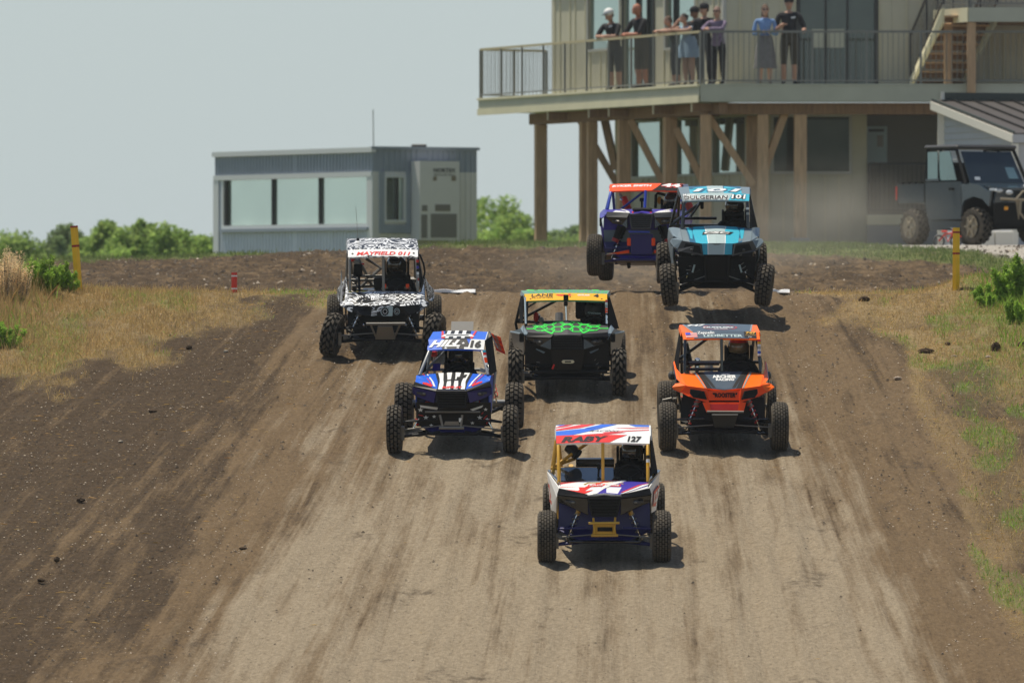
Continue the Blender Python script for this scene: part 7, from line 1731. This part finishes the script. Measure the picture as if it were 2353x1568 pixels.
# ------------------------------------------------------------ clods and stones one can point to
def lump(name, label, cat, px, py, wpx, hpx, m, seed, group=None):
    p = W(px, py); s_ = F / p.y; r_ = random.Random(seed); g = MB(); n, k = 9, 6; vs = []
    a, b = wpx / s_ / 2 * .85, hpx / s_ * .7
    for i in range(k + 1):
        ph = math.pi * i / k
        for j in range(n):
            t = 2 * math.pi * j / n; q = .72 + .5 * r_.random(); vs.append((a * q * math.sin(ph) * math.cos(t), a * .8 * q * math.sin(ph) * math.sin(t), b * .45 + b * .62 * math.cos(ph) * (.8 + .35 * r_.random())))
    g.add(vs, [(i * n + j, (i + 1) * n + j, (i + 1) * n + (j + 1) % n, i * n + (j + 1) % n) for i in range(k) for j in range(n)], m)
    o = g.build(name); o.location = p; tag(o, label, cat, group)
for i, a in enumerate([
  ('dirt_clod', 'dark pointed earth clod on straw near the crest right of the racing line', 'clod', 1985, 694, 30, 18, 'clod'),
  ('dirt_clod', 'long flat dark earth clod lying in a soil patch on the right verge', 'clod', 2126, 812, 42, 17, 'clod'),
  ('dirt_clod', 'tall lumpy dark earth clod near the right edge below the green weeds', 'clod', 2287, 808, 32, 28, 'clod'),
  ('dirt_clod', 'dark earth clod cut by the right edge of the picture', 'clod', 2347, 797, 24, 18, 'clod'),
  ('dirt_clod', 'small round earth clod just above the long flat clod on the right', 'clod', 2177, 794, 18, 11, 'clod'),
  ('dirt_clod', 'small dark clod on bare soil left of the swirl buggy', 'clod', 434, 803, 20, 13, 'clod'),
  ('dirt_clod', 'round dark clod in the lower left soil', 'clod', 130, 1291, 18, 15, 'clod'),
  ('dirt_clod', 'flat dark clod at far lower left', 'clod', 94, 1337, 24, 12, 'clod'),
  ('dirt_clod', 'ragged dark clod at left halfway down the slope', 'clod', 185, 1153, 22, 13, 'clod'),
  ('dirt_clod', 'flat black clod at the left edge of the dark loose soil, upper slope', 'clod', 351, 949, 26, 10, 'clod'),
  ('dirt_clod', 'dark elongated clod alone on the pale track lower left of centre', 'clod', 558, 1261, 24, 7, 'clod'),
  ('stone', 'pinkish rounded stone beside the flat clod on the right verge', 'stone', 2191, 820, 18, 7, 'stone'),
  ('stone', 'pinkish stone at the foot of the tall clod', 'stone', 2270, 823, 18, 8, 'stone'),
  ('stone', 'pale rounded stone in the dark soil right of the orange buggy', 'stone', 2062, 872, 22, 9, 'stone'),
  ('stone', 'small grey stone on the soil near the small clod at left', 'stone', 519, 810, 14, 7, 'pebble'),
  ('stone', 'white flat stone on dark soil at left', 'stone', 277, 1016, 14, 6, 'pebble')]): lump(*a, seed=i + 3)

# ------------------------------------------------------------ numpy builders for scattered small things
def tint_mesh(name, V, Fq, tint, m, kind='stuff', parent=None):
    """V (n,k,3) polygons of k corners, tint (n,3)"""
    n, k, _ = V.shape; me = bpy.data.meshes.new(name)
    me.vertices.add(n * k); me.vertices.foreach_set('co', V.reshape(-1).astype(np.float32))
    me.loops.add(n * k); me.loops.foreach_set('vertex_index', np.arange(n * k, dtype=np.int32))
    me.polygons.add(n); me.polygons.foreach_set('loop_start', np.arange(0, n * k, k, dtype=np.int32))
    me.update(calc_edges=True)
    at = me.attributes.new('tint', 'FLOAT_COLOR', 'FACE'); c = np.ones((n, 4), np.float32); c[:, :3] = tint; at.data.foreach_set('color', c.ravel())
    me.materials.append(m); o = bpy.data.objects.new(name, me); COL.objects.link(o)
    if kind: o['kind'] = kind
    if parent is not None: o.parent = parent
    return o
RS = np.random.RandomState(11)
def relief(X, Y, pale, straw, mid, u): return 0
def blades(name, n, box, weight, length, width, m, tintr, lean=.6, flat=0.0, seed=1, label=None, z0=0.0):
    r = np.random.RandomState(seed); x0, x1, y0, y1 = box
    X = r.uniform(x0, x1, n * 3); Y = r.uniform(y0, y1, n * 3); Z = gz(X, Y)
    wgt = weight(X, Y, Z); keep = r.rand(len(X)) < wgt; X, Y, Z = X[keep][:n], Y[keep][:n], Z[keep][:n]; n = len(X)
    L = length[0] + (length[1] - length[0]) * r.rand(n) ** 1.5; a = r.rand(n) * 2 * math.pi; tilt = r.rand(n) * lean
    if flat: tilt = np.where(r.rand(n) < flat, 1.35 + .2 * r.rand(n), tilt)
    dx, dy, dz = np.cos(a) * np.sin(tilt), np.sin(a) * np.sin(tilt), np.cos(tilt)
    b = r.rand(n) * math.pi; wx, wy = np.cos(b) * width, np.sin(b) * width * .5
    base = np.stack([X, Y, Z + z0], 1); d = np.stack([dx, dy, dz], 1); wv_ = np.stack([wx, wy, wx * 0], 1)
    mid_ = base + d * (L * .55)[:, None]; tip = base + d * L[:, None] + np.stack([dx, dy, -np.abs(dx)], 1) * (L * .18)[:, None]
    V = np.stack([base - wv_, base + wv_, mid_ + wv_ * .8, tip, mid_ - wv_ * .8], 1)
    t = 1 + (r.rand(n, 1) - .5) * tintr + (r.rand(n, 3) - .5) * .12
    o = tint_mesh(name, V, None, t, m)
    if label: o['label'] = label
    return o
mk = lambda X, Y, Z: masks(X, Y, Z)
blades('dry_grass', 60000, (-8.5, -1.0, 88, 104), lambda X, Y, Z: mk(X, Y, Z)[1] * .9, (.02, .075), .003, M['straw'], .6, 1.1, .55, 1, 'short dry straw-coloured grass on the left verge')
blades('standing_dry_grass', 26000, (-8.5, -1.6, 90, 104), lambda X, Y, Z: mk(X, Y, Z)[1] * sstep(-2.0, -5.5, X), (.05, .15), .0032, M['straw'], .7, .8, 0, 31, 'standing rusty dry grass on the left verge')
blades('standing_dry_grass', 26000, (3.6, 8.8, 80, 104), lambda X, Y, Z: mk(X, Y, Z)[1] * (.15 + .85 * sstep(4.5, 6.8, X)), (.04, .13), .0032, M['straw'], .7, .8, 0, 32, 'standing rusty dry grass on the right verge')
blades('dry_grass', 60000, (3.0, 8.5, 76, 104), lambda X, Y, Z: mk(X, Y, Z)[1] * .9, (.02, .075), .003, M['straw'], .6, 1.1, .55, 2, 'short dry straw-coloured grass on the right verge')
blades('green_grass', 16000, (-8.5, -1.0, 88, 104), lambda X, Y, Z: mk(X, Y, Z)[2] * .8, (.03, .10), .004, M['grass'], .5, .8, 0, 3, 'green grass tufts on the left verge')
blades('green_grass', 30000, (3.0, 8.8, 78, 104), lambda X, Y, Z: mk(X, Y, Z)[2] * .8, (.03, .11), .004, M['grass'], .5, .8, 0, 4, 'green grass tufts on the right verge')
blades('bank_grass', 45000, (-9.5, 9.5, 119, 145), lambda X, Y, Z: mk(X, Y, Z)[2] * .9, (.03, .12), .006, M['grassdull'], .6, .7, 0, 5, 'grass along the top of the dirt bank')
blades('loose_straw', 5000, (-6.5, 5.8, 77, 103), lambda X, Y, Z: np.where((mk(X, Y, Z)[0] < .35) & (mk(X, Y, Z)[3] < .95), .35, .012), (.03, .12), .0025, M['straw'], .5, 1.0, 1.0, 6, 'loose straw pieces scattered on the soil', .004)
def rocks(name, n, box, weight, size, m, seed, label):
    r = np.random.RandomState(seed); x0, x1, y0, y1 = box
    X = r.uniform(x0, x1, n * 3); Y = r.uniform(y0, y1, n * 3); Z = gz(X, Y); keep = r.rand(len(X)) < weight(X, Y, Z); X, Y, Z = X[keep][:n], Y[keep][:n], Z[keep][:n]; n = len(X)
    s = size[0] + (size[1] - size[0]) * r.rand(n) ** 4
    D6 = np.array([(1, 0, 0), (0, 1, 0), (-1, 0, 0), (0, -1, 0), (0, 0, .8), (0, 0, -.5)], float); FC = [(0, 1, 4), (1, 2, 4), (2, 3, 4), (3, 0, 4)]
    rot = r.rand(n) * 6.28; V6 = D6[None] * (.65 + .6 * r.rand(n, 6, 1)) * s[:, None, None]; c, q = np.cos(rot)[:, None], np.sin(rot)[:, None]
    V6 = np.stack([V6[..., 0] * c - V6[..., 1] * q, V6[..., 0] * q + V6[..., 1] * c, V6[..., 2]], -1) + np.stack([X, Y, Z + s * .15], 1)[:, None]
    V = np.concatenate([V6[:, list(f)] for f in FC], 0); t = 1 + (r.rand(n, 1) - .5) * .7; t = np.tile(np.repeat(t, 3, 1), (4, 1))
    o = tint_mesh(name, V, None, t, m); o['label'] = label
M['clodt'] = leafmat('loose_soil_crumbs', (.075, .055, .037), trans=0.0); M['pebt'] = leafmat('gravel_fleck', (.40, .33, .25), trans=0.0)
offtrack = lambda X, Y, Z: np.clip(1.05 - np.clip(mk(X, Y, Z)[0], 0, 1), .03, 1) * (1 - .6 * mk(X, Y, Z)[1])
rocks('soil_crumbs', 9000, (-7, 7, 76, 103.5), offtrack, (.006, .026), M['clodt'], 21, 'dark loose soil crumbs on the slope')
rocks('gravel_flecks', 12000, (-7, 7, 76, 103.5), offtrack, (.004, .017), M['pebt'], 22, 'pale gravel flecks on the slope')
rocks('bank_crumbs', 5000, (-9.5, 9.5, 118, 135), lambda X, Y, Z: .9 - .8 * mk(X, Y, Z)[2], (.015, .055), M['clodt'], 23, 'loose earth lumps on the bank')
rocks('bank_flecks', 700, (-9.5, 9.5, 118, 132), lambda X, Y, Z: .9 - .8 * mk(X, Y, Z)[2], (.012, .045), M['pebt'], 24, 'pale stones on the bank')

# ------------------------------------------------------------ plants and trees
def leafset(C, n, r, size, seed, flat=.5, up=.0):
    """leaf quads spread in ellipsoids C = [(x,y,z,rx,ry,rz)]"""
    q = np.random.RandomState(seed); C = np.array(C); vol = (C[:, 3] * C[:, 4] * C[:, 5]) ** .8; k = q.choice(len(C), n, p=vol / vol.sum())
    d = q.normal(size=(n, 3)); d /= np.linalg.norm(d, axis=1)[:, None]; rr = q.rand(n) ** .45
    P = C[k, :3] + d * rr[:, None] * C[k, 3:6] * (1 + .25 * q.normal(size=(n, 1)) * .5)
    a = q.normal(size=(n, 3)); a[:, 2] += up; a /= np.linalg.norm(a, axis=1)[:, None]; b = q.normal(size=(n, 3)); b = np.cross(a, b); b /= np.linalg.norm(b, axis=1)[:, None]
    s = size * (.6 + .8 * q.rand(n))[:, None]
    V = np.stack([P - a * s, P + b * s * flat, P + a * s, P - b * s * flat], 1)
    lum = .72 + .6 * q.rand(len(C))[k][:, None] ** 1 * .6 + (q.rand(n, 1) - .5) * .35
    t = lum * (1 + (q.rand(n, 3) - .5) * .12); return V, t
def tree(label, px, top, wpx, D, seed, m='leaf', n=5200, leaf=.075, group='trees beyond the bank', name='tree', spire=False):
    s_ = F / D; x = (px - 1176) / s_; r_ = random.Random(seed); zb = float(gz(x, D)); H_ = CZ + (690 - top) / s_ - zb; hw = wpx / s_ / 2
    root = thing(name, label, name.replace('_', ' '), (x, D, zb), group=group)
    t = MB(); t.tube([(0, 0, -.1), (.03, .02, H_ * .35), (-.02, 0, H_ * .8)], [.07, .05, .015], 'bark', 7)
    C = []; nb = 26
    for i in range(nb):
        a = r_.random() * 6.28; v = (i + .5) / nb; h = H_ * (.12 + .80 * v); env = hw * (1.05 - (.75 if spire else .45) * v ** 1.5) 
        rad = env * (.35 + .65 * r_.random()); c = (rad * math.cos(a), rad * math.sin(a), h); sz = hw * (.22 + .20 * r_.random()) * (1.15 - .4 * v)
        C.append((*c, sz * 1.2, sz * 1.2, sz * (.7 + .5 * r_.random())))
        if i % 3 == 0: t.tube([(0, 0, h * .55), (c[0] * .5, c[1] * .5, h * .8), c], [.03, .02, .006], 'bark', 5)
    C.append((0, 0, H_ * .93, hw * .16, hw * .16, H_ * .07)); C.append((0, 0, H_ * .18, hw * 1.1, hw * .9, H_ * .18)); C.append((0, 0, H_ * .4, hw * .8, hw * .7, H_ * .2))
    if spire: C.append((hw * .05, 0, H_ * .82, hw * .16, hw * .16, H_ * .16))
    t.build('trunk', root); V, tt = leafset(C, n, 1, leaf, seed, .5); tint_mesh('crown', V, None, tt, M[m], kind=None, parent=root)
TR = [(16, 545, 150, 225, 'leaf', 0, 'leftmost green tree cut by the left picture edge'), (70, 585, 90, 240, 'leafdark', 0, 'low dull bush behind the dry grass at left'),
 (118, 545, 70, 236, 'leafdark', 1, 'dull green thin tree just left of the yellow post'), (160, 512, 84, 245, 'leafdark', 1, 'dark upright tree behind the leaning yellow post'), (207, 545, 90, 230, 'leaf', 0, 'light green bush right of the leaning yellow post'),
 (246, 503, 96, 228, 'leaf', 1, 'tall green tree with pointed top right of the leaning yellow post'), (288, 540, 96, 236, 'leafdark', 0, 'round green bush between the two pointed trees'), (320, 500, 92, 226, 'leaf', 1, 'green tree with thin spire top left of the cabin'),
 (372, 540, 120, 230, 'leaf', 0, 'broad light green bush beyond the bank'), (424, 526, 110, 224, 'leaf', 0, 'broad bright green tree nearest the cabin corner'), (470, 560, 70, 238, 'leaf', 0, 'small sparse bush touching the cabin corner'),
 (1110, 448, 130, 250, 'leaf', 0, 'largest rounded green tree against the right end of the cabin'), (1165, 490, 110, 244, 'leaf', 0, 'green tree on the slope of the large tree beside the cabin'), (1205, 528, 90, 236, 'leaf', 0, 'low bush left of the first deck post'),
 (1272, 526, 70, 242, 'leafdark', 0, 'small tree between the first two deck posts'), (1334, 515, 64, 246, 'leafdark', 0, 'narrow bush behind the second deck post'), (1300, 552, 120, 232, 'leaf', 0, 'low bush under the deck overhang')]
for i, (px, top, wp, D, m, sp, lab) in enumerate(TR): tree(lab, px, top, wp * 1.6, D, 40 + i, m, spire=bool(sp), n=11000 if wp > 80 else 7000)
# ground-level scrub that closes the gap under the trees
def weed(name, label, cat, px, py, wpx, hpx, n, leaf, m, seed, stems=12, D=None, seedheads=False):
    p = W(px, py); s_ = F / p.y; hw, H_ = wpx / s_ / 2, hpx / s_; r_ = random.Random(seed)
    root = thing(name, label, cat, tuple(p)); C = []; t = MB()
    for i in range(stems):
        a = r_.random() * 6.28; rr = hw * 1.25 * r_.random() ** .6; b = Vector((rr * .45 * math.cos(a), rr * .45 * math.sin(a), -.02)); h = H_ * (.35 + .65 * r_.random() ** .8) * (1.1 - .35 * rr / hw); e = Vector((rr * math.cos(a), rr * math.sin(a) * .8, h))
        t.tube([b, b.lerp(e, .5) + Vector((0, 0, h * .12)), e], [.006, .005, .002], 'bark' if not seedheads else 'tan', 5)
        for u in (.35, .6, .85, 1.0):
            c = b.lerp(e, u); C.append((c.x, c.y, c.z, hw * .20, hw * .20, H_ * .16))
    t.build('stems', root); V, tt = leafset(C, int(n * 1.3), 1, leaf, seed, .28, .6); tt = tt * 1.25; tint_mesh('leaves' if not seedheads else 'seed_heads', V, None, tt, M[m], kind=None, parent=root)
weed('weed_bush', 'bright green leafy weed bush left of the leaning yellow post', 'bush', 92, 672, 80, 84, 4200, .028, 'grass', 61, 26)
weed('weed_bush', 'smaller ragged green weed right against the leaning yellow post', 'bush', 140, 670, 66, 66, 2200, .028, 'grass', 62, 16)
weed('weed_bush', 'low green weed clump at the far left edge halfway down', 'bush', 14, 800, 70, 60, 1800, .026, 'grass', 63, 14)
weed('weed_bush', 'tall leafy green weeds standing at the right picture edge near the crest', 'bush', 2330, 690, 90, 90, 4200, .034, 'grass', 64, 24)
weed('weed_bush', 'low spreading green weeds right of the right-hand yellow post', 'bush', 2268, 700, 70, 44, 2400, .03, 'grass', 65, 16)
weed('weed_bush', 'green weeds at the right edge below the tall leafy weeds', 'bush', 2340, 745, 60, 60, 2200, .03, 'grass', 66, 14)
for i, (px, py, wp, hp) in enumerate(((8, 690, 60, 118), (42, 690, 56, 104), (24, 668, 70, 96))):
    weed('tall_grass', ('tall dry seeding grass at the left picture edge', 'tall dry seeding grass left of the green weed bush', 'pale seeding grass behind the two front clumps')[i], 'grass clump', px, py, wp, hp, 2600, .014, 'seed', 70 + i, 44, seedheads=True)
blades('tall_grass_blades', 9000, (-8.2, -5.6, 97, 103.5), lambda X, Y, Z: .8 * sstep(-5.9, -6.9, X), (.10, .42), .004, M['straw'], .5, .5, 0, 7, 'tall dry grass blades at the left verge')
blades('right_green_blades', 9000, (6.0, 8.6, 94, 103.5), lambda X, Y, Z: .8 * sstep(6.1, 7.2, X), (.06, .25), .005, M['grass'], .5, .6, 0, 8, 'longer green grass at the right verge')

# ------------------------------------------------------------ dust hanging behind the airborne buggies
def dust(px, py, D, rx, ry, rz, dens, seed):
    c = AT(px, py, D); m = bpy.data.materials.new('hanging_dust'); m.use_nodes = True; n = m.node_tree.nodes; l = m.node_tree.links; n.remove(n['Principled BSDF'])
    pv = n.new('ShaderNodeVolumePrincipled'); pv.inputs['Color'].default_value = (.86, .78, .64, 1); pv.inputs['Anisotropy'].default_value = .1
    t = n.new('ShaderNodeTexCoord')
    ln = n.new('ShaderNodeVectorMath'); ln.operation = 'LENGTH'; l.new(t.outputs['Object'], ln.inputs[0])
    mr = n.new('ShaderNodeMapRange'); mr.interpolation_type = 'SMOOTHSTEP'; mr.inputs['From Min'].default_value = 0; mr.inputs['From Max'].default_value = 1; mr.inputs['To Min'].default_value = dens; mr.inputs['To Max'].default_value = 0; l.new(ln.outputs['Value'], mr.inputs['Value'])
    ns = n.new('ShaderNodeTexNoise'); ns.inputs['Scale'].default_value = 2.2; ns.inputs['Detail'].default_value = 3; l.new(t.outputs['Object'], ns.inputs['Vector'])
    m2 = n.new('ShaderNodeMapRange'); m2.inputs['From Min'].default_value = .35; m2.inputs['From Max'].default_value = .65; m2.inputs['To Min'].default_value = .25; m2.inputs['To Max'].default_value = 1.3; l.new(ns.outputs['Fac'], m2.inputs['Value'])
    mu = n.new('ShaderNodeMath'); mu.operation = 'MULTIPLY'; l.new(mr.outputs[0], mu.inputs[0]); l.new(m2.outputs[0], mu.inputs[1]); l.new(mu.outputs[0], pv.inputs['Density'])
    l.new(pv.outputs[0], n['Material Output'].inputs['Volume'])
    g = MB(); g.ell((0, 0, 0), (1, 1, 1), m, 20, 12); o = g.build('dust_cloud'); o.location = c; o.scale = (rx, ry, rz); o['kind'] = 'stuff'
    return o
dust(1880, 505, 124, 2.7, 5.0, 1.2, .085, 1)
dust(1500, 600, 112, 3.4, 5.0, .55, .06, 2)
dust(760, 790, 98.5, .9, 1.4, .35, .16, 3)

for i, (x0, x1, y0, y1, n_, sd_) in enumerate(((-8.4, -5.4, 98.5, 103, 4200, 51), (6.2, 8.8, 97.5, 103.5, 4200, 52))):
    blades('weedy_grass', n_, (x0, x1, y0, y1), lambda X, Y, Z: np.clip(1.6 * (fbm(X * 1.1 + 5, Y * .7, 3) - .42) * 3, 0, 1) * sstep(5.8, 7.2, np.abs(X)), (.06, .26), .006, M['grass'], .6, .7, 0, sd_, ('ragged green weeds on the left verge', 'ragged green weeds on the right verge')[i])
